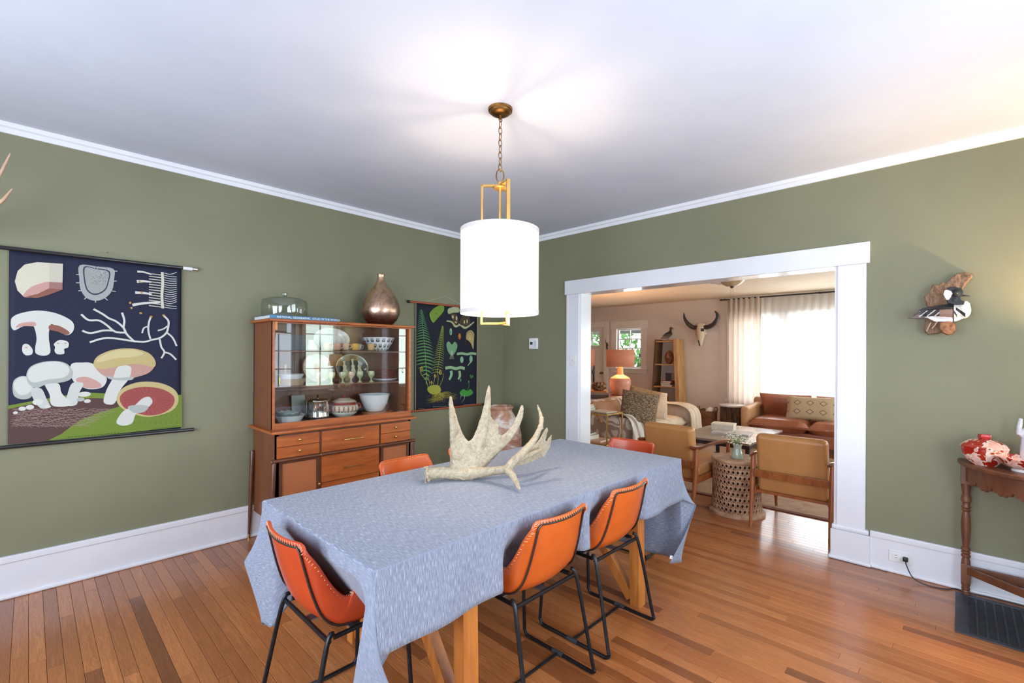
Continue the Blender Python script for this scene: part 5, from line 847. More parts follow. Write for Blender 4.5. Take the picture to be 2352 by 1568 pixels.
# ---- fern chart
fr_rod = wood('rod_wood', (160, 78, 44), (134, 60, 34), (1, 10, 10), .4)
t2, o2 = chart('fern_chart', 'pull-down botanical chart of a fern on black canvas beside the cabinet', 2.684, 3.512, .846, 1.922, .842, 1.934, (28, 30, 42), fr_rod, 2.612, 3.59, mat('rod_black', (30, 28, 28), .5))
B(o2).ring([(2.80, WY - .012, 1.945), (3.07, WY - .004, 2.03), (3.32, WY - .012, 1.945)], .001, 4).build('hanging_string', mat('white_string', (214, 208, 196), .8), t2)
B(o2).box(2.684, 2.690, WY - .0205, WY - .0195, .846, 1.922).box(3.506, 3.512, WY - .0205, WY - .0195, .846, 1.922).build('worn_edge', mat('edge_tan', (176, 164, 138), .8), t2)
FG, YG, PG, TN = (98, 158, 104), (150, 166, 68), (162, 196, 150), (196, 176, 118)
FR1 = [((2.75,1.863),(2.726,1.841),(2.772,1.835)),((2.752,1.847),(2.723,1.825),(2.779,1.819)),((2.755,1.83),(2.721,1.808),(2.785,1.803)),((2.757,1.812),(2.718,1.789),(2.792,1.785)),((2.759,1.793),(2.715,1.77),(2.799,1.766)),((2.762,1.773),(2.712,1.75),(2.807,1.746)),((2.764,1.752),(2.709,1.729),(2.815,1.726)),((2.767,1.731),(2.706,1.707),(2.823,1.704)),((2.769,1.708),(2.703,1.685),(2.831,1.681)),((2.772,1.684),(2.7,1.661),(2.84,1.657)),((2.775,1.659),(2.696,1.636),(2.848,1.633)),((2.778,1.634),(2.693,1.611),(2.857,1.607)),((2.781,1.607),(2.691,1.584),(2.865,1.58)),((2.784,1.58),(2.688,1.557),(2.874,1.552)),((2.787,1.551),(2.686,1.529),(2.882,1.523)),((2.79,1.521),(2.684,1.499),(2.89,1.494)),((2.793,1.491),(2.682,1.469),(2.898,1.463)),((2.796,1.459),(2.681,1.438),(2.905,1.431)),((2.799,1.427),(2.68,1.406),(2.912,1.398)),((2.802,1.393),(2.68,1.373),(2.918,1.363)),((2.805,1.359),(2.68,1.34),(2.923,1.328)),((2.807,1.324),(2.691,1.305),(2.918,1.292)),((2.81,1.287),(2.714,1.269),(2.901,1.256)),((2.812,1.25),(2.737,1.231),(2.882,1.218)),((2.814,1.211),(2.761,1.193),(2.863,1.18)),((2.815,1.172),(2.785,1.153),(2.842,1.142)),((2.817,1.132),(2.81,1.112),(2.822,1.102))]
it = [SS([q[0] for q in FR1], (.002, .005), (160, 190, 120))]
for k, (c_, l_, r_) in enumerate(FR1):
    w_ = .006 + .008 * min(1, k / 18); g = tuple(int(a + (b_ - a) * k / 28) for a, b_ in zip((84, 140, 104), (116, 178, 96)))
    for e in (l_, r_): it.append(SS([c_, ((c_[0] + e[0]) / 2, (c_[1] + e[1]) / 2 + .004), e], (w_, w_ * .9, .001), g))
FR2 = [((3.021,1.71),(3.007,1.693),(3.034,1.687)),((3.019,1.698),(3.003,1.681),(3.035,1.675)),((3.018,1.685),(2.999,1.668),(3.036,1.663)),((3.016,1.672),(2.994,1.655),(3.037,1.649)),((3.014,1.658),(2.989,1.64),(3.038,1.635)),((3.013,1.643),(2.984,1.625),(3.038,1.62)),((3.011,1.627),(2.979,1.61),(3.039,1.605)),((3.009,1.611),(2.974,1.593),(3.04,1.588)),((3.007,1.594),(2.968,1.576),(3.041,1.571)),((3.005,1.576),(2.962,1.559),(3.042,1.554)),((3.002,1.558),(2.957,1.54),(3.043,1.535)),((3.0,1.539),(2.951,1.521),(3.043,1.516)),((2.997,1.519),(2.945,1.502),(3.044,1.496)),((2.995,1.498),(2.939,1.481),(3.044,1.476)),((2.992,1.477),(2.933,1.46),(3.044,1.454)),((2.989,1.455),(2.926,1.439),(3.044,1.432)),((2.986,1.433),(2.92,1.416),(3.043,1.41)),((2.983,1.41),(2.914,1.393),(3.042,1.386)),((2.979,1.386),(2.909,1.37),(3.041,1.362)),((2.976,1.361),(2.903,1.345),(3.039,1.337)),((2.972,1.336),(2.897,1.321),(3.036,1.312)),((2.967,1.31),(2.892,1.295),(3.033,1.286)),((2.963,1.284),(2.886,1.269),(3.029,1.259)),((2.957,1.256),(2.881,1.242),(3.024,1.232)),((2.951,1.229),(2.875,1.214),(3.018,1.204))]
it.append(SS([q[0] for q in FR2], (.002, .004), (170, 180, 90)))
for k, (c_, l_, r_) in enumerate(FR2):
    for e in (l_, r_): it.append(SS([c_, ((c_[0] + e[0]) / 2, (c_[1] + e[1]) / 2 + .003), e], (.007, .0065, .001), (138, 160, 62) if k % 2 else (152, 168, 74)))
for q in [[(2.84,1.066),(2.812,1.147),(2.757,1.205),(2.736,1.262)],[(2.867,1.065),(2.846,1.157),(2.814,1.226)],[(2.952,1.072),(2.966,1.153),(2.954,1.24)],[(2.895,1.075),(2.912,1.131),(2.926,1.177)],[(2.981,1.071),(3.024,1.15),(3.031,1.209)],[(2.881,1.087),(2.884,1.11)]]: it.append(SS(q, .0045, (196, 190, 90)))
for (cx_, cz_), rr in zip([(2.761,1.264),(2.929,1.186),(2.997,1.219),(2.884,1.121)], (.022, .018, .023, .014)):
    it.append(SS([(cx_ + rr * (1 - k / 16) * math.cos(k * .75 + 1.5), cz_ + rr * (1 - k / 16) * math.sin(k * .75 + 1.5)) for k in range(15)], (.007, .004), (206, 178, 84)))
X_ = [[(2.896,1.052),(2.882,1.006),(2.813,0.965)],[(2.948,1.034),(2.957,0.968),(2.912,0.923)],[(2.901,1.021),(3.034,0.988),(3.014,0.938)],[(2.954,1.038),(2.937,0.96),(2.872,0.912)],[(2.907,1.026),(3.013,0.98),(2.973,0.927)],[(2.96,1.043),(2.917,0.953),(2.833,0.958)],[(2.913,1.03),(2.993,0.972),(2.933,0.916)],[(2.965,1.047),(2.897,1.002),(3.036,0.931)],[(2.918,1.034),(2.973,0.964),(2.894,0.905)],[(2.971,1.016),(3.05,0.984),(2.995,0.919)],[(2.924,1.039),(2.953,0.956),(2.854,0.951)],[(2.977,1.021),(3.029,0.976),(2.955,0.908)],[(2.93,1.043),(2.933,0.948),(2.815,0.94)],[(2.983,1.025),(3.009,0.967),(2.914,0.955)],[(2.935,1.047),(2.913,0.998),(3.017,0.912)],[(2.988,1.029),(2.989,0.959),(2.875,0.944)],[(2.941,1.017),(2.893,0.99),(2.976,0.901)],[(2.994,1.034),(2.969,0.951),(2.836,0.933)],[(2.947,1.021),(3.046,0.971),(2.936,0.948)],[(2.9,1.043),(2.948,1.001),(3.039,0.905)],[(2.952,1.026),(3.025,0.963),(2.896,0.937)],[(2.905,1.048),(2.928,0.993),(2.998,0.952)],[(2.958,1.03),(3.005,0.955),(2.857,0.926)],[(2.911,1.017),(2.909,0.985),(2.957,0.941)],[(2.964,1.034),(2.985,0.947),(2.818,0.915)],[(2.917,1.022),(2.889,0.977),(2.917,0.929)],[(2.97,1.039),(2.964,0.997),(3.019,0.945)],[(2.923,1.026),(3.041,0.958),(2.878,0.918)],[(2.975,1.043),(2.944,0.989),(2.979,0.933)],[(2.928,1.03),(3.021,0.95),(2.839,0.908)],[(2.981,1.047),(2.924,0.981),(2.939,0.922)],[(2.934,1.035),(3.001,0.942),(3.041,0.937)],[(2.987,1.017),(2.904,0.973),(2.899,0.911)],[(2.94,1.039),(2.98,0.993),(3.001,0.926)],[(2.993,1.021),(2.885,0.965),(2.86,0.957)],[(2.945,1.043),(2.96,0.985),(2.96,0.915)],[(2.898,1.031),(3.037,0.946),(2.821,0.946)],[(2.951,1.048),(2.94,0.976),(2.92,0.904)],[(2.904,1.035),(3.016,0.996),(3.022,0.919)],[(2.957,1.017),(2.92,0.968),(2.881,0.95)],[(2.91,1.039),(2.996,0.988),(2.982,0.907)],[(2.963,1.021),(2.9,0.961),(2.842,0.939)],[(2.915,1.044),(2.976,0.98),(2.941,0.954)],[(2.968,1.026),(3.053,0.941),(3.045,0.911)],[(2.981,1.001),(3.084,1.018),(3.159,0.99)],[(2.981,0.995),(3.084,0.998),(3.179,0.962)],[(2.981,0.989),(3.084,0.978),(3.199,0.933)],[(2.981,0.983),(3.084,0.958),(3.219,0.976)],[(2.981,1.001),(3.084,1.009),(3.163,0.952)],[(2.981,0.995),(3.084,0.989),(3.183,0.923)],[(2.981,0.989),(3.084,0.969),(3.202,0.966)],[(2.981,0.983),(3.084,0.949),(3.222,0.937)],[(2.981,1.001),(3.084,0.999),(3.165,0.985)],[(2.981,0.995),(3.084,0.979),(3.185,0.956)],[(2.981,0.989),(3.084,0.959),(3.206,0.927)],[(2.981,0.983),(3.084,1.01),(3.225,0.971)],[(2.981,1.001),(3.084,0.99),(3.169,0.947)],[(2.981,0.995),(3.084,0.97),(3.189,0.918)],[(2.981,0.989),(3.084,0.95),(3.208,0.961)],[(2.981,0.983),(3.084,1.001),(3.229,0.932)]]
for k, q in enumerate(X_): it.append(SS(q, (.0035, .001), (176, 168, 70) if k % 2 else (142, 132, 58)))
it.append(('p', [(2.826,1.055),(2.867,1.087),(2.966,1.089),(3.003,1.034),(2.953,0.997),(2.868,1.007)], (176, 176, 74)))
art(t2, o2, 'fern_print', it, inkm)
art(t2, o2, 'leaf_print', [('p', [(2.852,1.83),(2.94,1.908),(3.027,1.926),(3.035,1.872),(2.955,1.788),(2.894,1.739)], (126, 158, 62)), SS([(2.856,1.831),(2.897,1.739)], .006, (150, 186, 84)), ('e', (2.941,1.836), (.012, .006), (84, 116, 46))], inkm)
art(t2, o2, 'cross_section_print', [('p', [(3.091,1.893),(3.154,1.919),(3.238,1.921),(3.242,1.871),(3.162,1.86),(3.097,1.844)], (178, 190, 146)), SS([(3.072,1.765),(3.14,1.76),(3.193,1.715),(3.255,1.736),(3.326,1.705),(3.391,1.73),(3.459,1.777)], (.012, .024, .026, .012), (190, 194, 150)), ('p', [(3.124,1.839),(3.208,1.848),(3.239,1.747),(3.185,1.732)], (84, 72, 58)), ('p', [(3.247,1.747),(3.278,1.822),(3.374,1.84),(3.407,1.755),(3.326,1.727)], (84, 72, 58)), ('e', (3.157,1.815), (.013, .018), (212, 196, 142)), ('e', (3.208,1.803), (.011, .024), (212, 196, 142)), ('e', (3.198,1.759), (.016, .008), (212, 196, 142)), ('e', (3.318,1.769), (.010, .02), (212, 196, 142)), ('e', (3.358,1.778), (.01, .022), (212, 196, 142))], inkm)
art(t2, o2, 'spore_print', [('e', (3.13,1.655), (.017, .038), PG), ('e', (3.127,1.651), (.012, .016), (84, 150, 140)), ('e', (3.251,1.608), (.021, .034), (178, 112, 46)), ('e', (3.253,1.617), (.012, .018), (200, 140, 66))], inkm)
art(t2, o2, 'sporangium_print', [('p', [(3.34,1.593),(3.355,1.655),(3.415,1.682),(3.463,1.64),(3.457,1.559),(3.45,1.469),(3.411,1.539),(3.359,1.575)], TN), SS([(3.337,1.519),(3.343,1.593),(3.362,1.643),(3.414,1.664),(3.447,1.633),(3.45,1.583)], .005, (112, 76, 40)), ('e', (3.4,1.594), (.016, .02), (214, 196, 130))], inkm)
art(t2, o2, 'heart_leaf_print', [('p', [(3.071,1.52),(3.103,1.551),(3.144,1.518),(3.186,1.55),(3.221,1.507),(3.195,1.439),(3.145,1.399),(3.093,1.441)], (126, 170, 130))] + [SS(q, .002, (196, 210, 180)) for q in [[(3.144,1.456),(3.127,1.397),(3.112,1.361)],[(3.144,1.456),(3.133,1.397),(3.122,1.361)],[(3.144,1.456),(3.139,1.397),(3.133,1.361)],[(3.144,1.456),(3.145,1.397),(3.143,1.361)],[(3.144,1.456),(3.151,1.397),(3.154,1.361)],[(3.144,1.456),(3.157,1.397),(3.165,1.361)],[(3.144,1.456),(3.163,1.397),(3.175,1.361)]]], inkm)
art(t2, o2, 'moss_capsule_print', [SS([(3.215,1.415),(3.28,1.423),(3.36,1.414),(3.425,1.424),(3.495,1.417)], .026, PG), ('e', (3.284,1.354), (.024, .036), (150, 196, 160)), ('e', (3.417,1.362), (.024, .040), (150, 196, 160)), SS([(3.422,1.335),(3.393,1.31),(3.369,1.286)], (.018, .008), PG), SS([(3.057,1.265),(3.127,1.272),(3.204,1.258),(3.266,1.268),(3.326,1.256)], .032, PG), SS([(3.135,1.236),(3.14,1.194),(3.113,1.141)], (.038, .034, .024), (150, 196, 160)), SS([(3.25,1.233),(3.258,1.178),(3.232,1.141)], (.03, .034, .016), (170, 196, 150)), ('e', (3.267,1.132), (.012, .016), (90, 150, 110))], inkm)
art(t2, o2, 'young_plant_print', [('e', (3.41,1.174), (.011, .011), (72, 150, 70)), ('e', (3.44,1.168), (.011, .011), (84, 164, 76)), ('e', (3.424,1.154), (.012, .009), (72, 150, 70)), ('p', [(3.255,0.997),(3.307,1.031),(3.363,1.009),(3.411,1.025),(3.449,0.98),(3.395,0.952),(3.323,0.95),(3.275,0.965)], (76, 160, 70)), SS([(3.363,1.015),(3.391,1.063),(3.378,1.107)], .004, (110, 170, 90)), ('e', (3.385,1.11), (.009, .012), (92, 158, 80)), SS([(3.323,0.962),(3.323,0.926),(3.284,0.886)], (.012, .002), (150, 170, 160)), SS([(3.283,0.971),(3.268,0.942),(3.26,0.924)], (.010, .002), (150, 170, 160))], inkm)
X_ = [[(2.899,0.869),(2.911,0.868)],[(2.915,0.868),(2.926,0.867)],[(2.931,0.867),(2.942,0.866)],[(2.946,0.867),(2.958,0.866)],[(2.962,0.866),(2.973,0.865)],[(2.978,0.865),(2.989,0.864)],[(2.994,0.865),(3.005,0.864)],[(3.01,0.864),(3.021,0.863)],[(3.026,0.863),(3.037,0.862)],[(3.042,0.863),(3.054,0.862)],[(3.058,0.862),(3.07,0.861)],[(3.074,0.861),(3.086,0.86)],[(3.316,0.859),(3.325,0.858)],[(3.33,0.859),(3.339,0.858)],[(3.344,0.858),(3.354,0.858)],[(3.359,0.858),(3.368,0.857)],[(3.373,0.858),(3.383,0.857)],[(3.388,0.857),(3.398,0.857)],[(3.402,0.857),(3.412,0.856)],[(3.417,0.857),(3.427,0.856)],[(3.432,0.856),(3.442,0.855)],[(3.447,0.856),(3.457,0.855)],[(3.462,0.855),(3.472,0.855)],[(3.477,0.855),(3.487,0.854)],[(2.721,0.864),(2.728,0.863)],[(2.732,0.863),(2.739,0.862)],[(2.743,0.862),(2.749,0.861)],[(2.753,0.861),(2.76,0.86)],[(2.764,0.86),(2.771,0.86)],[(2.775,0.859),(2.782,0.859)],[(2.786,0.858),(2.793,0.858)]]
art(t2, o2, 'caption_print', [SS(q, .004, (178, 176, 166)) for q in X_], inkm, 'stuff')
# ------------------------------------------------------------------ moose antler on the table
bone, nt, bs = nodes_of('antler_bone')
n1 = tex(nt, 'Object', (1, 1, 1), 7, 6, .65, 1.5); n2 = tex(nt, 'Object', (1, 1, 1), 34, 5, .7, 2.5)
ca = ramp(nt, n1, [(.3, srgb((146, 130, 106))), (.5, srgb((178, 164, 138))), (.7, srgb((156, 136, 108)))]); cb_ = ramp(nt, n2, [(.42, (.42, .38, .33)), (.50, (1, 1, 1))])
mm = nt.nodes.new('ShaderNodeMix'); mm.data_type = 'RGBA'; mm.blend_type = 'MULTIPLY'; mm.inputs[0].default_value = .4; nt.links.new(ca, mm.inputs[6]); nt.links.new(cb_, mm.inputs[7]); nt.links.new(mm.outputs[2], bs.inputs['Base Color'])
bs.inputs['Roughness'].default_value = .55; bump(nt, bs, n2, .8, .005)
def on_depth(D0, k=0, l0=0, kz=0, z0=0):
    return lambda u, v, t: fdir * (D0 + t + k * (u - l0) + kz * (v - z0)) + rdir * u * (1 + (k * (u - l0) + kz * (v - z0)) / D0) + Vector((0, 0, H + (v - H) * (1 + (k * (u - l0) + kz * (v - z0)) / D0)))
AO = (1.75, 1.72, .768)
b = B(AO)
P1 = [(-0.3014,0.8124),(-0.3059,0.8843),(-0.3036,0.9496),(-0.3126,1.0193),(-0.3216,1.0867),(-0.3261,1.1541),(-0.3194,1.2014),(-0.3104,1.1947),(-0.2991,1.143),(-0.2789,1.0756),(-0.2564,1.0128),(-0.2384,0.9814),(-0.2204,0.9657),(-0.2002,0.9838),(-0.1799,1.0311),(-0.1574,1.0987),(-0.1417,1.1662),(-0.1304,1.227),(-0.1192,1.2608),(-0.1102,1.2406),(-0.108,1.1664),(-0.1102,1.1034),(-0.0945,1.0743),(-0.0652,1.0676),(-0.0675,1.0384),(-0.0697,1.0069),(-0.0517,0.998),(-0.0225,1.0206),(0.009,1.0612),(0.0315,1.1108),(0.0472,1.1514),(0.0562,1.1582),(0.063,1.138),(0.0562,1.0884),(0.0315,1.0321),(-0.009,0.9667),(-0.054,0.9215),(-0.0967,0.8853),(-0.1439,0.8446),(-0.1709,0.8085),(-0.2047,0.7769),(-0.2474,0.7677),(-0.2879,0.781)]
b.prism(P1, on_depth(2.40, .25, -.15, .12, .8), -.011, .011)
P2 = [(0.0234,0.8308),(0.0562,0.8731),(0.1125,0.9296),(0.1499,0.9743),(0.171,1.0166),(0.1874,1.0354),(0.1921,1.0214),(0.1804,0.9768),(0.1734,0.9463),(0.1944,0.9769),(0.2108,0.998),(0.2108,0.9723),(0.2015,0.93),(0.1734,0.8831),(0.1148,0.8547),(0.0656,0.8357)]
b.prism(P2, on_depth(2.45, 1.1, .03, 0, 0), -.008, .008)
def tp(*a): return [Vector(p) for p in a]
b.tube(tp((1.399,1.928,0.813), (1.448,1.899,0.816), (1.517,1.863,0.807), (1.583,1.802,0.806)), [.034, .030, .034, .038], 12)
b.tube(tp((1.579,1.798,0.808), (1.609,1.732,0.821), (1.619,1.663,0.838), (1.63,1.595,0.855)), [.034, .024, .020, .022], 12)
b.tube(tp((1.627,1.598,0.857), (1.614,1.546,0.835), (1.593,1.496,0.807), (1.591,1.476,0.785)), [.021, .017, .012, .005], 10)
b.tube(tp((1.627,1.598,0.855), (1.668,1.584,0.893), (1.721,1.572,0.93), (1.793,1.569,0.978), (1.847,1.571,1.041), (1.872,1.574,1.09)), [.021, .022, .020, .017, .013, .006], 10)
b.tube(tp((1.85,1.567,1.029), (1.871,1.589,1.093), (1.871,1.604,1.131), (1.866,1.609,1.152)), [.014, .010, .007, .004], 8)
b.tube(tp((1.717,1.619,0.873), (1.807,1.613,0.893), (1.961,1.654,0.899)), [.016, .014, .008], 8)
b.tube(tp((1.516,1.872,0.842), (1.503,1.864,1.001), (1.493,1.867,1.135), (1.489,1.87,1.2)), [.020, .016, .011, .004], 8)
b.tube(tp((1.611,1.801,0.838), (1.644,1.788,0.993), (1.668,1.785,1.139), (1.681,1.786,1.251)), [.024, .018, .014, .005], 8)
b.tube(tp((1.619,1.793,0.826), (1.732,1.748,0.93), (1.81,1.71,1.018), (1.848,1.699,1.137)), [.022, .018, .013, .007], 8)
rn = random.Random(9); c0 = Vector((1.393,1.931,0.811)); ax = (Vector((1.448,1.899,0.816)) - c0).normalized(); q1 = ax.orthogonal().normalized(); q2 = ax.cross(q1)
for k in range(15):
    a = k * 2 * math.pi / 15; f_ = rn.uniform(.034, .043); b.ell(c0 + (q1 * math.cos(a) + q2 * math.sin(a)) * f_ - ax * rn.uniform(-.004, .010), (.009, .008, .009), seg=8)
an = organic('moose_antler', b, bone, None, .0038, 4, disp=.006, dscale=.018)
tag(an, 'large weathered moose antler with upright tines lying on the blue tablecloth', 'antler')
# ------------------------------------------------------------------ deer antlers high on the left wall (tips show at the frame edge)
t = thing('mounted_antlers', 'pair of brown deer antlers mounted high on the wall at the left picture edge', 'antlers', (-.50, WY - .01, 2.0)); o = tuple(t.location)
am = mat('deer_antler', (170, 128, 98), .5, c2=(206, 176, 148), ns=14, scale=(1, 1, .4), bmp=.4)
B(o).box(-.62, -.38, WY - .03, WY - .001, 1.86, 2.12, .02).build('wood_plaque', wals, t)
organic('skull_cap', B(o).ell((-.5, WY - .06, 2.0), (.06, .05, .05)), am, t, .008)
for s in (-1, 1):
    b = B(o); x = lambda v: -.5 + s * v
    b.tube([(x(.04), 3.88, 2.02), (x(.16), 3.80, 2.07), (x(.27), 3.72, 2.10), (x(.34), 3.63, 2.15), (x(.395), 3.6, 2.20), (x(.435), 3.6, 2.28)], [.022, .02, .017, .014, .010, .004], 10)
    b.tube([(x(.27), 3.72, 2.10), (x(.33), 3.66, 2.22), (x(.385), 3.61, 2.33), (x(.428), 3.6, 2.465)], [.014, .013, .010, .004], 10)
    b.tube([(x(.12), 3.83, 2.05), (x(.12), 3.76, 2.14), (x(.11), 3.74, 2.22)], [.014, .010, .003], 8)
    organic('antler', b, am, t, .005, 3, disp=.003, dscale=.015)
# ------------------------------------------------------------------ big clay jar in the corner
jm, nt, bs = nodes_of('worn_clay'); n1 = tex(nt, 'Object', (1, 1, 1), 3.2, 8, .68, .8)
nt.links.new(ramp(nt, n1, [(.40, srgb((150, 96, 72))), (.50, srgb((172, 132, 112))), (.56, srgb((206, 196, 188)))]), bs.inputs['Base Color']); bs.inputs['Roughness'].default_value = .8; bump(nt, bs, n1, .4, .01)
JX, JY = 3.50, 3.55
o = B((JX, JY, 0)).lathe([(0, 0), (.13, 0), (.16, .06), (.215, .25), (.238, .42), (.236, .56), (.21, .67), (.165, .755), (.136, .80), (.132, .825), (.146, .84), (.150, .855), (.146, .865), (.128, .862), (.120, .83), (.15, .76), (.18, .5), (.1, .04), (0, .03)], (JX, JY, 0), 64).build('clay_jar', jm, None)
tag(o, 'tall worn terracotta jar with flaking whitewash standing in the corner behind the table', 'jar')
# ------------------------------------------------------------------ wall fittings
t = thing('thermostat', 'small white thermostat with a dark screen on the wall left of the doorway', 'thermostat', (WX - .015, 3.449, 1.537)); o = tuple(t.location); wp = mat('plastic_white', (232, 232, 232), .4)
B(o).box(WX - .028, WX, 3.384, 3.512, 1.474, 1.600, .012).build('body', wp, t); B(o).box(WX - .030, WX - .027, 3.452, 3.490, 1.525, 1.556).build('screen', mat('lcd', (52, 54, 58), .3), t)
B(o).box(WX - .030, WX - .027, 3.40, 3.43, 1.50, 1.57, .001).build('button_pad', mat('plastic_grey', (210, 210, 212), .4), t)
t = thing('light_switch', 'white light switch plate on the left casing of the doorway', 'switch', (WX - .022, 2.897, 1.352)); o = tuple(t.location)
B(o).box(WX - .026, WX - .0195, 2.861, 2.933, 1.295, 1.410, .003).build('plate', wp, t); B(o).box(WX - .036, WX - .024, 2.893, 2.901, 1.345, 1.365, .002).build('toggle', mat('toggle_grey', (190, 190, 196), .4), t)
t = thing('wall_outlet', 'white duplex outlet set sideways in the baseboard with a black plug in it', 'outlet', (WX - .02, .270, .112)); o = tuple(t.location)
B(o).box(WX - .022, WX - .0158, .212, .330, .076, .148, .003).build('plate', wp, t)
for y in (.245, .297):
    f = B(o).box(WX - .025, WX - .0215, y - .02, y + .02, .094, .130, .006).build('socket', wp, t)
    B(o).box(WX - .0256, WX - .0248, y - .010, y + .002, .119, .1215).box(WX - .0256, WX - .0248, y - .010, y + .002, .103, .1055).build('slots', mat('slot_dark', (50, 50, 50), .6), f)
t = thing('power_cord', 'thin black power cord running from the outlet along the floor behind the console leg', 'cord', (3.9, .2, 0)); o = tuple(t.location); blk = mat('cord_black', (28, 28, 30), .5)
B(o).box(WX - .055, WX - .025, .232, .258, .099, .125, .005).build('plug', blk, t)
B(o).tube([(WX - .052, .245, .112), (WX - .085, .235, .085), (WX - .10, .205, .03), (WX - .10, .15, .006), (WX - .085, .06, .0045), (WX - .035, .012, .0045), (WX - .042, -.06, .0045), (WX - .05, -.14, .012), (WX - .055, -.25, .014), (WX - .05, -.4, .012)], .0032, 6, 6).build('wire', blk, t)
# floor return grille
t = thing('floor_grate', 'dark cast metal floor grate beneath the half-round console', 'floor grate', (3.59, -.4, 0)); o = tuple(t.location); gm = mat('grate_metal', (74, 76, 86), .45, .5, c2=(58, 60, 68), ns=10)
b = B(o)
GX0, GX1, GY0, GY1 = 3.31, 3.875, -.80, .012
b.box(GX0, GX0 + .035, GY0, GY1, 0, .006, .002).box(GX1 - .035, GX1, GY0, GY1, 0, .006, .002).box(GX0 + .035, GX1 - .035, GY0, GY0 + .035, 0, .006, .002).box(GX0 + .035, GX1 - .035, GY1 - .055, GY1, 0, .006, .002).build('frame', gm, t)
B(o).box(GX0 + .03, GX1 - .03, GY0 + .03, GY1 - .05, .0005, .0012).build('duct_shade', mat('duct_shade_black', (18, 18, 20), .9), t)  # flat dark sheet stands in for the shade of the open shaft
y = GY1 - .055 - .031
while y > GY0 + .04: B(o).box(GX0 + .035, GX1 - .035, y - .0035, y + .0035, .001, .0052).build('bar', gm, t); y -= .036
b = B(o); x = GX0 + .05
while x < GX1 - .04: b.box(x - .0045, x + .0045, GY0 + .035, GY1 - .055, .001, .0040); x += .0165
b.build('louvers', mat('louver_metal', (52, 54, 60), .5, .4), t, kind='stuff')
# ------------------------------------------------------------------ half-round console
cw = wood('carved_oak', (118, 70, 42), (90, 52, 34), (6, 6, 1.5), .42, 4, .15)
CX, CY, EA, EB, CT = 3.925, -.455, .425, .462, .80
t = thing('console_table', 'antique half-round oak console table with scalloped apron and turned legs at the right edge', 'console table', (CX - .2, CY, 0)); o = tuple(t.location)
def el(f, k=0): a = math.pi * f; return (CX - (EA - k) * math.sin(a), CY + (EB - k) * math.cos(a))
NP = 48; out_ = [el(i / NP) for i in range(NP + 1)]; n = len(out_)
rings = [(.006, CT - .026), (.0, CT - .020), (.0, CT - .006), (.006, CT)]
b = B(o); vs = [];
for (k, z) in rings: vs += [(*el(i / NP, k), z) for i in range(NP + 1)]
fs = [(j * n + i, j * n + i + 1, (j + 1) * n + i + 1, (j + 1) * n + i) for j in range(3) for i in range(n - 1)] + [tuple(range(n)), tuple(3 * n + i for i in range(n))] + [(0, n, 2 * n, 3 * n, 4 * n - 1, 3 * n - 1, 2 * n - 1, n - 1)]
b.add(vs, fs).build('top', cw, t)
b = B(o); vs = []; M_ = 160
def scal(f): q = (f * 13.0) % 1; return CT - .026 - (.062 + .030 * math.sin(q * math.pi) ** .7 + .014 * math.sin(f * 13 * math.pi * 2.0 * 2) ** 2 + .012 * math.sin(f * math.pi))
for i in range(M_ + 1):
    f = .012 + i / M_ * .976
    for k in (.028, .046): x, y = el(f, k); vs += [(x, y, CT - .026), (x, y, scal(f))]
fs = []
for i in range(M_):
    a = i * 4; fs += [(a, a + 1, a + 5, a + 4), (a + 2, a + 6, a + 7, a + 3), (a + 1, a + 3, a + 7, a + 5)]
b.add(vs, fs).build('apron', cw, t)
LPF = [(.0, 0), (.016, 0), (.019, .008), (.017, .016), (.020, .022), (.017, .03), (.020, .036), (.0175, .05), (.021, .062), (.0215, .17), (.020, .205), (.016, .222), (.0215, .228), (.0215, .236), (.016, .243), (.0225, .252), (.016, .260), (.0225, .268), (.0225, .276), (.015, .284), (.016, .30), (.020, .36), (.022, .42), (.0185, .475), (.015, .495), (.022, .505), (.016, .513), (.022, .521), (.017, .53), (.0175, .55), (.023, .556), (.023, .575), (.017, .60), (.024, .66), (.024, CT - .026)]
for (x, y) in ((3.872, -.032), (3.872, -.878), (3.535, -.455)): B(o).lathe(LPF, (x, y, 0), 24).box(x - .021, x + .021, y - .021, y + .021, .075, .185, .003).box(x - .0235, x + .0235, y - .0235, y + .0235, .66, CT - .026, .003).build('leg', cw, t)
B(o).box(3.862, 3.880, -.86, -.05, .12, .175, .003).build('rear_stretcher', cw, t)
for s in (1, -1):
    a = Vector((3.865, CY + s * .42, .148)); c = Vector((3.548, CY, .148)); d = c - a
    B(o).obox((a + c) / 2, (d.length, .02, .042), Euler((0, 0, math.atan2(d.y, d.x))), .003).build('stretcher', cw, t)
# red patterned dishes
im, nt, bs = nodes_of('red_porcelain'); n1 = tex(nt, 'Object', (1, 1, 1), 20, 2, .5, .6); n2 = tex(nt, 'Object', (1, 1, 1), 46, 3, .5, 0)
ra = ramp(nt, n1, [(.49, srgb((160, 36, 24))), (.51, srgb((206, 190, 150))), (.525, srgb((230, 210, 202))), (.62, srgb((226, 168, 150)))]); rb = ramp(nt, n2, [(.38, (.86, .74, .72)), (.5, (1, 1, 1))])
ra.node.color_ramp.interpolation = 'LINEAR'
mm = nt.nodes.new('ShaderNodeMix'); mm.data_type = 'RGBA'; mm.blend_type = 'MULTIPLY'; mm.inputs[0].default_value = .8; nt.links.new(ra, mm.inputs[6]); nt.links.new(rb, mm.inputs[7]); nt.links.new(mm.outputs[2], bs.inputs['Base Color'])
bs.inputs['Roughness'].default_value = .12; bs.inputs['Coat Weight'].default_value = .6
redk = mat('red_knob', (176, 36, 28), .15, coat=.6)
OB = (3.795, -.105, CT); t = thing('lidded_tureen', 'red and white painted porcelain tureen with a lid, nearest the doorway on the console', 'tureen', OB)
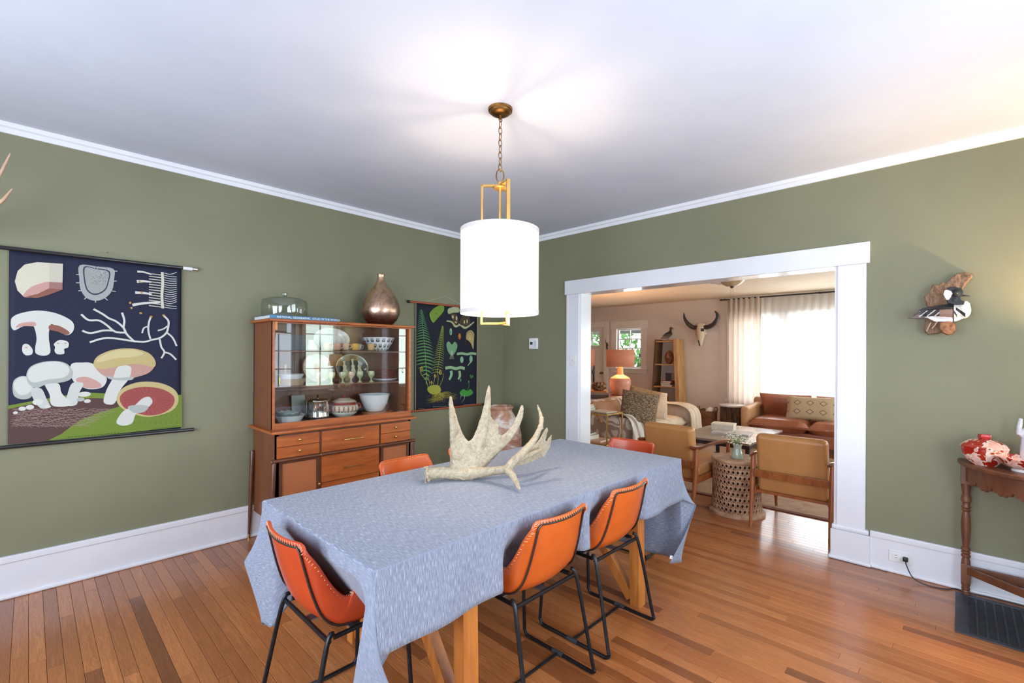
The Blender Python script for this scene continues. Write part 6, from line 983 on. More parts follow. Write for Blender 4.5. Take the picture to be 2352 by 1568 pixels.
def hexr(o_, n_, k_):
    for v in o_.data.vertices:
        a = math.atan2(v.co.y, v.co.x); f = 1 + k_ * math.cos(n_ * a); v.co.x *= f; v.co.y *= f
x = B(OB).lathe([(0, 0), (.055, 0), (.058, .006), (.082, .03), (.099, .065), (.102, .100), (.098, .102)], OB, 60).build('bowl', im, t); hexr(x, 6, .025)
x = B(OB).lathe([(.105, .098), (.107, .104), (.09, .124), (.05, .142), (.02, .148), (0, .148)], OB, 60).build('lid', im, t); hexr(x, 6, .025)
B(OB).obox((OB[0], OB[1], CT + .160), (.04, .05, .028), Euler((0, 0, .4)), .008).build('lid_knob', redk, t)
OB = (3.715, -.255, CT); t = thing('footed_bowl', 'red and white scalloped porcelain bowl on a white foot, in front of the lidded tureen', 'bowl', OB)
x = B(OB).lathe([(.045, .012), (.075, .022), (.098, .045), (.118, .072), (.114, .074), (.09, .048), (.04, .024), (0, .022)], OB, 72).build('bowl', im, t); hexr(x, 8, .03)
B(OB).lathe([(0, 0), (.05, 0), (.052, .004), (.045, .014), (0, .014)], OB, 40).build('foot', porc, t)
# white figurine
OB = (3.84, -.295, CT); plm = mat('plaster', (218, 218, 222), .5, c2=(196, 198, 206), ns=16, bmp=.5, bs=60)
b = B(OB); Z = CT
b.ell((OB[0], OB[1], Z + .015), (.05, .075, .016)).tube([(3.84, -.295, Z + .01), (3.84, -.29, Z + .08), (3.84, -.29, Z + .15), (3.84, -.292, Z + .205), (3.84, -.292, Z + .235)], [.055, .047, .042, .040, .020], 14)
b.ell((3.84, -.295, Z + .262), (.022, .022, .030)).ell((3.84, -.255, Z + .19), (.02, .016, .03)).tube([(3.84, -.26, Z + .21), (3.825, -.24, Z + .19), (3.82, -.243, Z + .235), (3.822, -.248, Z + .275)], [.015, .012, .011, .010], 8)
for k in range(7): a = k * .9; b.tube([(3.84 + .045 * math.cos(a), -.295 + .045 * math.sin(a), Z + .015), (3.84 + .040 * math.cos(a + .1), -.292 + .038 * math.sin(a + .1), Z + .1), (3.84 + .034 * math.cos(a + .25), -.29 + .034 * math.sin(a + .25), Z + .19)], [.014, .011, .008], 6)
b.tube([(3.84, -.255, Z + .02), (3.835, -.235, Z + .012)], [.025, .02], 8)
f_ = organic('figurine', b, plm, None, .004, 2, disp=.004, dscale=.018); tag(f_, 'white carved robed figurine with a raised arm at the back of the console', 'figurine')
# lamp of the console (just outside the frame; its glow is on the wall)
OB = (3.70, -.70, CT); t = thing('console_lamp', 'small table lamp with a cream shade on the console, beyond the right edge', 'lamp', OB)
B(OB).lathe([(0, 0), (.06, 0), (.06, .015), (.02, .03), (.05, .10), (.06, .17), (.03, .25), (.012, .28), (.01, .42), (0, .42)], OB, 28).build('base', mat('lamp_ceramic', (120, 70, 50), .3, coat=.3), t)
B(OB).lathe([(.13, .40), (.10, .60)], OB, 40).build('lamp_shade', mat('cream_shade', (232, 214, 176), .8, emit=(255, 200, 120), es=1.2), t, sol=.002)
B(OB).ell((OB[0], OB[1], CT + .49), (.022, .022, .03)).build('light_bulb', MATS['bulb_glow'], t)
bulb('console_bulb', (3.70, -.70, CT + .53), 100, WARM, .03)
# ------------------------------------------------------------------ duck on driftwood
YZ = lambda cx_, cz_: (.2672 - cx_ * .000236 + 0 * cz_, 1.985 - cz_ * .000323)
DW = wood('driftwood', (158, 124, 96), (104, 76, 58), (26, 26, 5), .75, 5, 0, 6, 1.0); DE = mat('cut_wood', (168, 112, 70), .6, c2=(112, 66, 38), ns=26, bmp=.8)
dt = thing('duck_mount', 'black and white hooded duck carving mounted on a driftwood slab on the green wall', 'wall ornament', (WX - .02, .10, 1.72)); o = tuple(dt.location)
def wf(X_): return lambda u, v, t: Vector((X_ + t, u, v))
b = B(o)
b.prism([(0.157,1.787),(0.133,1.821),(0.119,1.859),(0.097,1.854),(0.076,1.868),(0.059,1.864),(0.034,1.895),(0.011,1.919),(-0.032,1.918),(-0.052,1.909),(-0.048,1.889),(-0.028,1.863),(-0.012,1.824),(0.015,1.734),(0.056,1.718),(0.142,1.724)], wf(3.905), -.028, .036)
b.prism([(0.142,1.737),(0.15,1.679),(0.154,1.643),(0.157,1.574),(0.137,1.552),(0.108,1.56),(0.079,1.568),(0.046,1.567),(0.023,1.608),(0.024,1.735)], wf(3.905), -.022, .036)
organic('driftwood', b, DW, dt, .0035, 2, disp=.018, dscale=.022)
b = B(o); b.prism([(0.085,1.62),(0.042,1.628),(0.02,1.614),(0.017,1.573),(0.033,1.554),(0.049,1.547),(0.072,1.562),(0.085,1.581)], wf(3.875), -.045, .02)
organic('cut_log', b, DE, dt, .0035, 1, disp=.014, dscale=.018)
b = B(o)
b.prism([(0.184,1.702),(0.162,1.714),(0.113,1.724),(0.07,1.732),(0.035,1.733),(0.01,1.725),(-0.017,1.743),(-0.031,1.745),(-0.044,1.73),(-0.047,1.705),(-0.04,1.674),(-0.022,1.647),(0.005,1.63),(0.033,1.623),(0.07,1.627),(0.108,1.629),(0.127,1.642),(0.149,1.657),(0.184,1.651),(0.217,1.652),(0.239,1.659),(0.212,1.667),(0.187,1.679)], wf(3.845), -.014, .014)
(y0, z0), (y1, z1), (y2, z2), (y3, z3) = [(0.056,1.683),(-0.02,1.691),(0.113,1.68),(0.162,1.676)]
b.ell((3.845, y0, z0), (.040, .085, .045)); b.ell((3.845, y1, z1), (.036, .030, .050)); b.ell((3.845, y2, z2), (.030, .06, .032)); b.ell((3.845, y3, z3), (.012, .05, .014))
a_, c_, d_ = [(0.269,2.022),(-0.084,1.975),(0.267,1.494)]
def dcol(co):
    # crop-like coordinates across the carving
    cx_ = (co.y + o[1] - a_[0]) / (c_[0] - a_[0]) * 1485; cz_ = (co.z + o[2] - a_[1]) / (d_[1] - a_[1]) * 1568 - (0)
    cz_ -= (c_[1] - a_[1]) / (d_[1] - a_[1]) * 1568 * cx_ / 1485
    if cx_ > 1010:
        if 1060 < cx_ < 1240 and abs(cz_ - (850 + (cx_ - 1060) * .62)) < 26 + (cx_ - 1060) * .05: return (30, 26, 28)
        if cx_ < 1085 and abs(cz_ - (880 + (cx_ - 1010) * 1.3)) < 26: return (30, 26, 28)
        return (236, 228, 214) if cx_ > 1030 else (40, 34, 34)
    lim = 865 + (1000 - cx_) * .10 if cx_ > 400 else 925 + (400 - cx_) * .25
    if cz_ < lim: return (36, 32, 34)
    if 380 < cx_ < 770 and cz_ < lim + 110:
        q = (cz_ - 865) * .95 + (cx_ - 450) * .72
        if q % 95 < 20: return (214, 210, 202)
        return (44, 38, 40)
    if cz_ > 1010 + max(0, (640 - cx_)) * .12 and cx_ > 480: return (234, 232, 232)
    if cx_ < 480: return (104, 88, 84)
    return (142, 106, 90)
organic('body', b, vcol('duck_paint', .55, bmp=.1, bs=120), dt, .0032, 3, dcol)
b = B(o); b.prism([(0.071,1.79),(0.066,1.812),(0.054,1.827),(0.04,1.833),(0.013,1.829),(-0.009,1.818),(-0.016,1.798),(-0.011,1.778),(-0.002,1.765),(-0.005,1.75),(-0.022,1.741),(-0.017,1.723),(0.015,1.723),(0.049,1.734),(0.06,1.76)], wf(3.828), -.016, .016)
(y0, z0), (y1, z1) = [(0.015,1.792),(0.022,1.754)]
b.ell((3.828, y0, z0), (.026, .024, .032)); b.ell((3.83, y1, z1), (.022, .022, .026))
def hcol(co):
    cx_ = (co.y + o[1] - a_[0]) / (c_[0] - a_[0]) * 1485; cz_ = (co.z + o[2] - a_[1]) / (d_[1] - a_[1]) * 1568 - (c_[1] - a_[1]) / (d_[1] - a_[1]) * 1568 * cx_ / 1485
    if ((cx_ - 905) / 105) ** 2 + ((cz_ - 618) / 88) ** 2 < 1 and cx_ + (cz_ - 600) * .6 < 1000: return (230, 220, 206)
    return (24, 24, 28)
hd = organic('head', b, MATS['duck_paint'], dt, .003, 2, hcol)
(y0, z0), (y1, z1), (ye, ze) = [(-0.008,1.78),(-0.045,1.771),(0.01,1.791)]
B(o).ring([(3.828, y0 + .01, z0), (3.826, (y0 + y1) / 2, (z0 + z1) / 2), (3.826, y1, z1)], [.0065, .0035, .0012], 8).build('bill', mat('bill', (40, 46, 46), .4), dt)
B(o).ell((3.803, ye, ze), (.003, .0035, .0035), seg=10).build('eye', mat('eye_yellow', (206, 176, 70), .2), dt)
(ya, za), (yb, zb), (yc, zc), (yd, zd), (ye2, ze2) = [(0.096,1.634),(0.108,1.608),(0.122,1.589),(0.127,1.625),(0.147,1.574)]
for q in ([(3.84, ya, za), (3.85, yb, zb), (3.865, yc, zc)], [(3.85, yd, zd), (3.87, ye2, ze2)]): B(o).ring(q, .003, 6).build('leg', mat('duck_leg', (206, 190, 176), .5), dt)
# ------------------------------------------------------------------ living room beyond the doorway
rugm = mat('rug_wool', (170, 140, 118), .95, c2=(148, 114, 92), ns=5, scale=(1, 1, 1), bmp=.4, bs=120, dist=2)
t = thing('area_rug', 'faded brown patterned rug under the living room seating', 'rug', (6.2, 1.45, 0)); o = tuple(t.location)
B(o).box(4.80, 7.62, -.12, 2.98, .0005, .009, .003).build('field', rugm, t); B(o).box(4.74, 4.80, -.15, 3.02, .0005, .0095, .003).box(7.62, 7.68, -.15, 3.02, .0005, .0095, .003).box(4.80, 7.62, -.15, -.12, .0005, .0095, .003).box(4.80, 7.62, 2.98, 3.02, .0005, .0095, .003).build('border', mat('rug_border', (120, 72, 58), .95, bmp=.3, bs=120), t)
# armchairs
teak = wood('teak', (160, 92, 48), (124, 66, 34), (8, 8, 1), .35, 4, .25); must = mat('mustard_vinyl', (180, 126, 74), .42, c2=(168, 114, 64), ns=3, bmp=.06, bs=90, spec=.5)
def arm_chair(lab):
    t = thing('armchair', lab, 'armchair', (0, 0, 0), 0, 'mustard armchairs with teak frames')
    tilt = Euler((R(-9), 0, 0))
    b = B(); b.obox((0, .075, .53), (.50, .105, .49), Euler((R(9), 0, 0)), .035); b.build('back_cushion', must, t, ang=60)
    b = B(); b.obox((0, .42, .375), (.50, .56, .11), Euler((R(4), 0, 0)), .035); b.build('seat_cushion', must, t, ang=60)
    B().obox((0, .012, .445), (.53, .020, .062), Euler((R(9), 0, 0)), .004).build('back_rail', teak, t)
    B().obox((0, .35, .31), (.50, .62, .02), Euler((R(4), 0, 0)), .002).build('seat_deck', teak, t)
    for s in (-1, 1):
        B().ring([(s * .275, -.03, 0), (s * .277, .01, .22), (s * .278, .035, .44), (s * .278, .045, .585)], [.011, .019, .021, .017], 12).build('leg', teak, t)
        B().ring([(s * .268, .70, 0), (s * .270, .665, .22), (s * .272, .64, .42), (s * .274, .63, .575)], [.011, .018, .020, .016], 12).build('leg', teak, t)
        B().obox((s * .262, .345, .315), (.022, .64, .055), Euler((R(4), 0, 0)), .004).build('side_rail', teak, t)
        B().ring([(s * .268, -.045, .612), (s * .272, .0, .598), (s * .280, .08, .588), (s * .286, .24, .600), (s * .290, .42, .606), (s * .284, .60, .592), (s * .276, .69, .575)], [.014, .028, .031, .030, .030, .026, .012], 12, flat=.42).build('armrest', wood('teak_arm', (130, 70, 42), (96, 50, 32), (8, 1, 8), .22, 4, .5), t)
    return t
ac = arm_chair('mustard vinyl armchair with teak frame nearest the white doorway column'); ac.location = (4.17, .965, 0); ac.rotation_euler.z = R(-90)
copy_tree(ac, (4.09, 1.955, 0), R(-97), 'mustard vinyl armchair with teak frame left of the carved drum table')
# carved drum table
OB = (4.465, 1.457, 0); t = thing('drum_table', 'round carved wooden drum table with a pierced lattice side between the armchairs', 'side table', OB)
dw = mat('carved_wood', (186, 148, 116), .7, c2=(150, 110, 82), ns=12, bmp=.5, bs=70)
B(OB).lathe([(0, .462), (.205, .462), (.212, .468), (.212, .484), (.206, .490), (0, .490)], OB, 56).build('top', dw, t)
B(OB).lathe([(.20, 0), (.235, 0), (.236, .02), (.222, .03), (.21, .036), (.20, .036)], OB, 56).build('base_ring', dw, t)
b = B(OB); NA, NR = 34, 9; z0, z1 = .034, .464; ch_ = (z1 - z0) / NR
def rad(z): return .196 + .012 * ((.25 - z) / .25) ** 2 * (1 if z < .25 else .4)
def cp(a, z): r_ = rad(z); return (OB[0] + r_ * math.cos(a), OB[1] + r_ * math.sin(a), z)
for r in range(NR):
    for k in range(NA):
        da = 2 * math.pi / NA; a0 = k * da + (r % 2) * da / 2; za = z0 + r * ch_; zb = za + ch_; am_ = a0 + da / 2; zm = (za + zb) / 2; hw, hh = da * .31, ch_ * .34
        V_ = [cp(a0, za), cp(am_, za), cp(a0 + da, za), cp(a0 + da, zm), cp(a0 + da, zb), cp(am_, zb), cp(a0, zb), cp(a0, zm), cp(am_, zm - hh), cp(am_ + hw, zm), cp(am_, zm + hh), cp(am_ - hw, zm)]
        b.add(V_, [(0, 1, 8, 11, 7), (1, 2, 3, 9, 8), (3, 4, 5, 10, 9), (5, 6, 7, 11, 10)])
b.build('pierced_side', dw, t, sol=.010)
B(OB).cyl((OB[0], OB[1], .03), (OB[0], OB[1], .46), .16, seg=32).build('shade_core', mat('drum_shade_dark', (58, 38, 28), .9), t)  # dark core put inside so the pierced holes look shaded
OB = (4.435, 1.44, .490); t = thing('flower_vase', 'pale green glazed vase of small white flowers on the carved drum table', 'vase', OB)
B(OB).lathe([(0, 0), (.05, 0), (.052, .006), (.044, .05), (.034, .085), (.033, .10), (.040, .125), (.036, .125), (.028, .10), (0, .05)], OB, 32).build('body', mat('celadon_glaze', (168, 182, 164), .18, c2=(146, 160, 142), coat=.5), t)
b = B(OB); b2 = B(OB); rn = random.Random(2)
for k in range(26):
    a = rn.uniform(0, 6.28); r_ = rn.uniform(.03, .11); tip = Vector((OB[0] + r_ * math.cos(a), OB[1] + r_ * math.sin(a), OB[2] + rn.uniform(.13, .22)))
    b.tube([(OB[0], OB[1], OB[2] + .10), ((OB[0] + tip.x) / 2, (OB[1] + tip.y) / 2, OB[2] + .165), tip], .0016, 4, 3)
    for j in range(3): c = tip + Vector((rn.gauss(0, .014), rn.gauss(0, .014), rn.gauss(0, .010))); b.add([c + Vector(p) for p in ((-.014, 0, 0), (0, -.006, .004), (.014, 0, .002), (0, .006, .004))], [(0, 1, 2, 3)])
    for j in range(4): b2.ell(tip + Vector((rn.gauss(0, .012), rn.gauss(0, .012), rn.gauss(0, .010))), (.0065, .0065, .005), seg=6)
b.build('stems', mat('stem_green', (128, 146, 92), .7), t, kind='stuff'); b2.build('blossoms', mat('blossom', (232, 228, 206), .7), t, kind='stuff')
# coffee table
gw = wood('grey_wash', (158, 140, 124), (132, 112, 98), (10, 1.2, 10), .22, 3, .35); iron2 = mat('dark_frame', (58, 44, 42), .4, .4)
t = thing('coffee_table', 'low rectangular coffee table with a grey washed plank top and dark frame', 'coffee table', (6.1, 2.05, 0)); o = tuple(t.location)
for i in range(5): B(o).box(5.44 + i * .262, 5.44 + (i + 1) * .262 - .003, 1.64, 2.48, .425, .450, .003).build('plank', gw, t)
B(o).box(5.44, 6.747, 1.645, 1.675, .385, .424).box(5.44, 6.747, 2.445, 2.475, .385, .424).box(5.44, 5.47, 1.675, 2.445, .385, .424).box(6.717, 6.747, 1.675, 2.445, .385, .424).build('frame', iron2, t)
for x in (5.47, 6.71):
    for y in (1.67, 2.44): B(o).box(x - .02, x + .02, y - .02, y + .02, .009, .385).build('leg', iron2, t)
B(o).box(5.49, 6.69, 1.66, 1.68, .05, .07).box(5.49, 6.69, 2.43, 2.45, .05, .07).build('low_stretcher', iron2, t)
def book(lab, cx_, cy_, z, sx_, sy_, h, c, rz=0, group=None, name='book'):
    t = thing(name, lab, 'book', (cx_, cy_, z), rz, group); m = mat('cover_%d_%d_%d' % c, c, .5)
    B().box(-sx_ / 2, sx_ / 2, -sy_ / 2, sy_ / 2, 0, .003).box(-sx_ / 2, sx_ / 2, -sy_ / 2, sy_ / 2, h - .003, h).box(-sx_ / 2, -sx_ / 2 + .004, -sy_ / 2, sy_ / 2, .003, h - .003).build('cover', m, t)
    B().box(-sx_ / 2 + .005, sx_ / 2 - .004, -sy_ / 2 + .004, sy_ / 2 - .004, .0032, h - .0032).build('pages', mat('pages', (216, 206, 190), .8), t); return t
book('large grey book lying flat near the middle of the coffee table', 6.02, 2.02, .4505, .30, .42, .022, (196, 186, 184), R(8))
t = thing('lidded_box', 'cream rectangular box with a lid on the coffee table', 'box', (6.16, 2.10, .4505), R(8)); bx_m = mat('cream_box', (214, 206, 190), .6, c2=(196, 188, 172), ns=30)
t.location = (6.20, 2.18, .4505); B().box(-.09, .09, -.13, .13, 0, .07, .003).build('box_body', bx_m, t); B().box(-.095, .095, -.135, .135, .071, .095, .004).build('box_lid', mat('cream_lid', (226, 216, 194), .6), t)
# leather sofa by the window
cog = mat('cognac_leather', (160, 96, 68), .34, c2=(136, 74, 50), ns=3, bmp=.12, bs=14, coat=.25); tanf = mat('sofa_tan', (190, 144, 104), .5, c2=(178, 130, 90), ns=4)
t = thing('leather_sofa', 'cognac leather sofa in front of the sheer curtains', 'sofa', (8.1, 1.3, 0)); o = tuple(t.location)
B(o).box(7.72, 8.52, .10, 2.46, .10, .30, .03).build('base', cog, t)
B(o).obox((8.44, 1.28, .50), (.16, 2.40, .46), Euler((0, R(6), 0)), .05).build('back', tanf, t, ang=60)
for y in (2.40, .06): B(o).obox((8.10, y, .385), (.80, .13, .50), Euler((0, R(-3), 0)), .045).build('arm', tanf, t, ang=60)
for y in (1.93, 1.16, .42): B(o).cushion((8.0, y, .375), (.74, .78 if y > .5 else .60, .22), None, 12, 5).build('seat_cushion', cog, t)
for y in (1.97, 1.19, .44): B(o).cushion((8.30, y, .60), (.44, .72 if y > .5 else .56, .24), Euler((0, R(72), 0)), 12, 3.2).build('back_cushion', cog, t)
for x in (7.78, 8.46):
    for y in (.14, 2.40): B(o).cyl((x, y, 0), (x, y, .11), .015, .025, 10).build('leg', wald, t)
km, nt, bs = nodes_of('kilim'); tcn = nt.nodes.new('ShaderNodeTexCoord'); sx = nt.nodes.new('ShaderNodeSeparateXYZ'); nt.links.new(tcn.outputs['Object'], sx.inputs[0])
def mth(op, a, b_=None):
    q = nt.nodes.new('ShaderNodeMath'); q.operation = op
    for i, v in enumerate((a, b_)):
        if v is None: continue
        if isinstance(v, (int, float)): q.inputs[i].default_value = v
        else: nt.links.new(v, q.inputs[i])
    return q.outputs[0]
def tri_w(v, f, off=.5): return mth('ABSOLUTE', mth('SUBTRACT', mth('FRACT', mth('ADD', mth('MULTIPLY', v, f), off)), .5))
dsum = mth('ADD', tri_w(sx.outputs['X'], 6.2), tri_w(sx.outputs['Y'], 7.4, 1.0))
nt.links.new(ramp(nt, dsum, [(.0, srgb((178, 154, 128))), (.20, srgb((178, 154, 128))), (.23, srgb((110, 92, 78))), (.30, srgb((110, 92, 78))), (.33, srgb((170, 146, 118)))]), bs.inputs['Base Color']); bs.inputs['Roughness'].default_value = .9
o_ = B().cushion((0, 0, 0), (.62, .36, .16), None, 16, 2.6).build('lumbar_pillow', km, None); o_.location = (8.0, 1.58, .63); o_.rotation_euler = (R(68), 0, R(-84)); tag(o_, 'long beige pillow with dark diamond pattern on the leather sofa', 'pillow')
# stump table
OB = (8.32, 2.80, 0); t = thing('stump_table', 'dark tree stump side table with a pale round top by the curtain', 'side table', OB)
b = B(OB); ns_ = 40; b.grid(lambda u, v: (OB[0] + (.165 + .012 * math.sin(u * 6.283 * 9 + v * 4) + .008 * math.sin(u * 6.283 * 23)) * math.cos(u * 6.283), OB[1] + (.165 + .012 * math.sin(u * 6.283 * 9 + v * 4) + .008 * math.sin(u * 6.283 * 23)) * math.sin(u * 6.283), v * .54), 90, 14, True); b.build('stump', mat('stump_bark', (112, 84, 60), .9, c2=(62, 44, 34), ns=10, scale=(3, 3, .7), bmp=1, bs=30), t)
B(OB).lathe([(0, .54), (.19, .54), (.20, .55), (.20, .57), (.19, .575), (0, .575)], OB, 48).build('top', mat('marble', (222, 218, 212), .2, c2=(204, 198, 190), ns=5, dist=3), t)
# basket with blankets
OB = (8.28, 3.20, 0); t = thing('wicker_basket', 'round brown wicker basket filled with blankets beside the sofa', 'basket', OB)
wk = mat('wicker', (158, 112, 80), .7, c2=(120, 80, 54), ns=26, scale=(1, 1, 3), bmp=1, bs=60)
b = B(OB); b.grid(lambda u, v: (OB[0] + (.145 + .02 * v + .005 * math.sin(v * 40 * 3.14) * (1 if int(u * 36) % 2 else -1)) * math.cos(u * 6.283), OB[1] + (.145 + .02 * v + .005 * math.sin(v * 40 * 3.14) * (1 if int(u * 36) % 2 else -1)) * math.sin(u * 6.283), .005 + v * .44), 72, 60, True); b.build('woven_body', wk, t, sol=.008)
for s in (-1, 1): B(OB).tube([(OB[0] - .06, OB[1] + s * .155, .44), (OB[0] - .05, OB[1] + s * .15, .50), (OB[0] + .05, OB[1] + s * .15, .50), (OB[0] + .06, OB[1] + s * .155, .44)], .011, 8, 5).build('handle', wk, t)
for (lab, c, q, r_) in (('cream knitted blanket folded in the wicker basket', (226, 220, 212), (OB[0] - .02, OB[1] - .06, .42), (.09, .07, .085)), ('dark brown woven blanket in the wicker basket', (104, 74, 60), (OB[0] + .02, OB[1] + .07, .40), (.08, .06, .08))):
    b = B(q); b.ell(q, r_).ell((q[0] + .03, q[1] + .02, q[2] - .03), (r_[0], r_[1], r_[2])); tag(organic('blanket', b, mat('knit_%d' % c[0], c, .95, bmp=.5, bs=90), None, .01, 2, disp=.02, dscale=.04), lab, 'blanket')
# throw-covered sofa
thm, nt, bs = nodes_of('zebra_throw'); n1 = tex(nt, 'Position', (.8, 1.6, 1.0), 3.0, 0, .3, 1.2)
q = nt.nodes.new('ShaderNodeMath'); q.operation = 'MULTIPLY'; q.inputs[1].default_value = 4.5; nt.links.new(n1, q.inputs[0]); q2 = nt.nodes.new('ShaderNodeMath'); q2.operation = 'FRACT'; nt.links.new(q.outputs[0], q2.inputs[0])
nt.links.new(ramp(nt, q2.outputs[0], [(.38, srgb((226, 214, 198))), (.46, srgb((170, 148, 130))), (.92, srgb((170, 148, 130))), (1, srgb((226, 214, 198)))]), bs.inputs['Base Color']); bs.inputs['Roughness'].default_value = .95
crm = mat('cream_throw', (226, 212, 194), .95, c2=(206, 186, 164), ns=2.2, scale=(1, 3, 1), bmp=.2, bs=20); taupe = mat('taupe_cover', (126, 108, 100), .95, c2=(116, 98, 90), ns=5)
t = thing('throw_sofa', 'low sofa wrapped in a cream and taupe zebra-striped throw', 'sofa', (6.35, 3.45, 0)); o = tuple(t.location)
B(o).box(5.36, 7.34, 3.04, 3.92, .04, .30, .03).build('base', taupe, t)
B(o).obox((6.35, 3.80, .545), (1.98, .24, .44), Euler((R(-8), 0, 0)), .07).build('back', thm, t, ang=60)
B(o).obox((5.46, 3.46, .40), (.20, .86, .40), None, .07).build('arm', thm, t, ang=60); B(o).obox((7.20, 3.44, .43), (.24, .88, .38), None, .10).build('arm', crm, t, ang=60)
B(o).cushion((5.99, 3.40, .375), (.86, .76, .20), None, 12, 5).build('seat_cushion', crm, t); B(o).cushion((6.74, 3.40, .375), (.76, .76, .20), None, 12, 5).build('seat_cushion', crm, t)
for x in (5.42, 7.28):
    for y in (3.1, 3.86): B(o).box(x - .02, x + .02, y - .02, y + .02, 0, .045).build('foot', wald, t)
def drape(name, lab, m, pts, width, seed, wv=.02, th=.008, cat='throw'):
    """cloth strip following the path pts, spread along `width` vector, with folds"""
    P = spline(pts, 8); W_ = Vector(width); n = len(P); b = B(pts[0])
    def f(u, v):
        i = v * (n - 1); k = min(int(i), n - 2); p = P[k].lerp(P[k + 1], i - k); d = (P[k + 1] - P[k]).normalized(); nn = d.cross(W_).normalized()
        return p + W_ * (u - .5) * (1 + .12 * v) + nn * (math.sin(u * 21 + seed) * wv * v + .006)
    b.grid(f, 40, n); q = b.build(name, m, None, ang=180, sol=th); return tag(q, lab, cat)
stripe, nt, bs = nodes_of('striped_throw'); w_ = nt.nodes.new('ShaderNodeTexWave'); w_.inputs['Scale'].default_value = 5.5; w_.inputs['Distortion'].default_value = 1; tcn = nt.nodes.new('ShaderNodeTexCoord'); nt.links.new(tcn.outputs['Object'], w_.inputs['Vector'])
nt.links.new(ramp(nt, w_.outputs['Fac'], [(.45, srgb((226, 222, 214))), (.6, srgb((172, 154, 142)))]), bs.inputs['Base Color']); bs.inputs['Roughness'].default_value = .95
drape('throw_blanket', 'cream and taupe striped throw hanging off the near arm of the wrapped sofa', stripe, [(5.47, 3.5, .625), (5.50, 3.16, .635), (5.47, 2.99, .55), (5.44, 2.94, .30), (5.42, 2.90, .06)], (.34, -.04, 0), 1, .03)
drape('throw_blanket', 'pale throw with a dark edge line falling over the far arm of the wrapped sofa', crm, [(7.16, 3.5, .635), (7.16, 3.14, .635), (7.15, 2.96, .54), (7.16, 2.93, .3), (7.17, 2.92, .10)], (.36, .0, 0), 2.2, .025)
drape('throw_blanket', 'white throw running down the front of the wrapped sofa seat', crm, [(6.20, 3.60, .482), (6.20, 3.20, .487), (6.20, 3.00, .43), (6.20, 2.985, .2), (6.20, 2.98, .06)], (.6, 0, 0), .4, .012)
wovm, nt, bs = nodes_of('woven_pillow'); tcn = nt.nodes.new('ShaderNodeTexCoord'); bk = nt.nodes.new('ShaderNodeTexBrick'); nt.links.new(tcn.outputs['Object'], bk.inputs['Vector']); bk.inputs['Scale'].default_value = 16; bk.inputs['Color1'].default_value = (*srgb((84, 64, 48)), 1); bk.inputs['Color2'].default_value = (*srgb((66, 50, 40)), 1); bk.inputs['Mortar'].default_value = (*srgb((164, 146, 120)), 1); bk.inputs['Mortar Size'].default_value = .05
nt.links.new(bk.outputs[0], bs.inputs['Base Color']); bs.inputs['Roughness'].default_value = .95
def pillow(lab, m, loc, sz, rot, p=2.4): q = B().cushion((0, 0, 0), sz, None, 14, p).build('pillow', m, None); q.location = loc; q.rotation_euler = rot; return tag(q, lab, 'pillow')
pillow('large brown woven pillow with pointed corners, foremost on the wrapped sofa', mat('fleck_weave', (84, 66, 50), .95, c2=(150, 128, 102), ns=42, scale=(1, 2.4, 1), lo=.46, hi=.56, bmp=.3, bs=60), (5.60, 3.06, .68), (.48, .50, .24), (R(72), R(8), R(-60)), 2.6)
pillow('second brown patterned pillow peeping out behind the woven one', mat('pillow_rust', (176, 134, 96), .95, c2=(140, 104, 74), ns=20), (5.98, 3.20, .73), (.44, .44, .14), (R(76), R(14), R(-50)), 2.6)
pillow('beige draped cushion leaning on the back of the wrapped sofa', mat('pillow_beige', (214, 186, 160), .95, c2=(196, 164, 138), ns=6, bmp=.3, bs=10), (6.34, 3.20, .68), (.42, .42, .16), (R(76), R(10), R(-28)))
pillow('crumpled tan cushion lying against the zebra striped back', mat('pillow_tan', (200, 158, 124), .95, c2=(176, 136, 108), ns=5, bmp=.5, bs=8), (5.60, 3.52, .63), (.52, .32, .18), (R(58), 0, R(-8)))
book('small white boxed book standing by the cushions on the wrapped sofa', 6.42, 3.10, .487, .03, .09, .11, (206, 200, 190), R(-40))
# sofa table with lamps
t = thing('sofa_table', 'long narrow dark console table behind the wrapped sofa', 'console table', (6.55, 4.18, 0)); o = tuple(t.location)
B(o).box(5.5, 7.35, 3.98, 4.40, .715, .745, .004).build('top', wald, t)
for x in (5.55, 7.30):
    for y in (4.02, 4.36): B(o).box(x - .02, x + .02, y - .02, y + .02, 0, .715).build('leg', wald, t)
pk = mat('pink_ceramic', (196, 140, 118), .5, c2=(184, 126, 106), ns=10, coat=.1); lsh = mat('coral_shade', (190, 132, 108), .85, c2=(180, 122, 98), ns=8, scale=(1, 1, 6), emit=(255, 150, 110), es=.08)
def big_lamp(lab):
    t = thing('table_lamp', lab, 'lamp', (0, 0, .745), 0, 'coral lamps behind the sofa')
    B().lathe([(0, 0), (.13, 0), (.145, .02), (.165, .10), (.176, .19), (.172, .25), (.16, .272), (.158, .275)], (0, 0, 0), 40).build('base', pk, t)
    B().lathe([(.158, .275), (.15, .285), (.11, .31), (.06, .335), (.05, .36), (.048, .46), (.02, .47), (0, .47)], (0, 0, 0), 40).build('neck', mat('sand_neck', (222, 182, 126), .5, emit=(255, 180, 90), es=.12), t)
    B().cyl((0, 0, .47), (0, 0, .76), .005, seg=8).ell((0, 0, .775), (.012, .012, .016)).build('stem', brass_d, t)
    B().lathe([(.228, .468), (.228, .755)], (0, 0, 0), 48).build('lamp_shade', lsh, t, sol=.002)
    B().ell((0, 0, .60), (.025, .025, .035)).build('light_bulb', MATS['bulb_glow'], t); return t
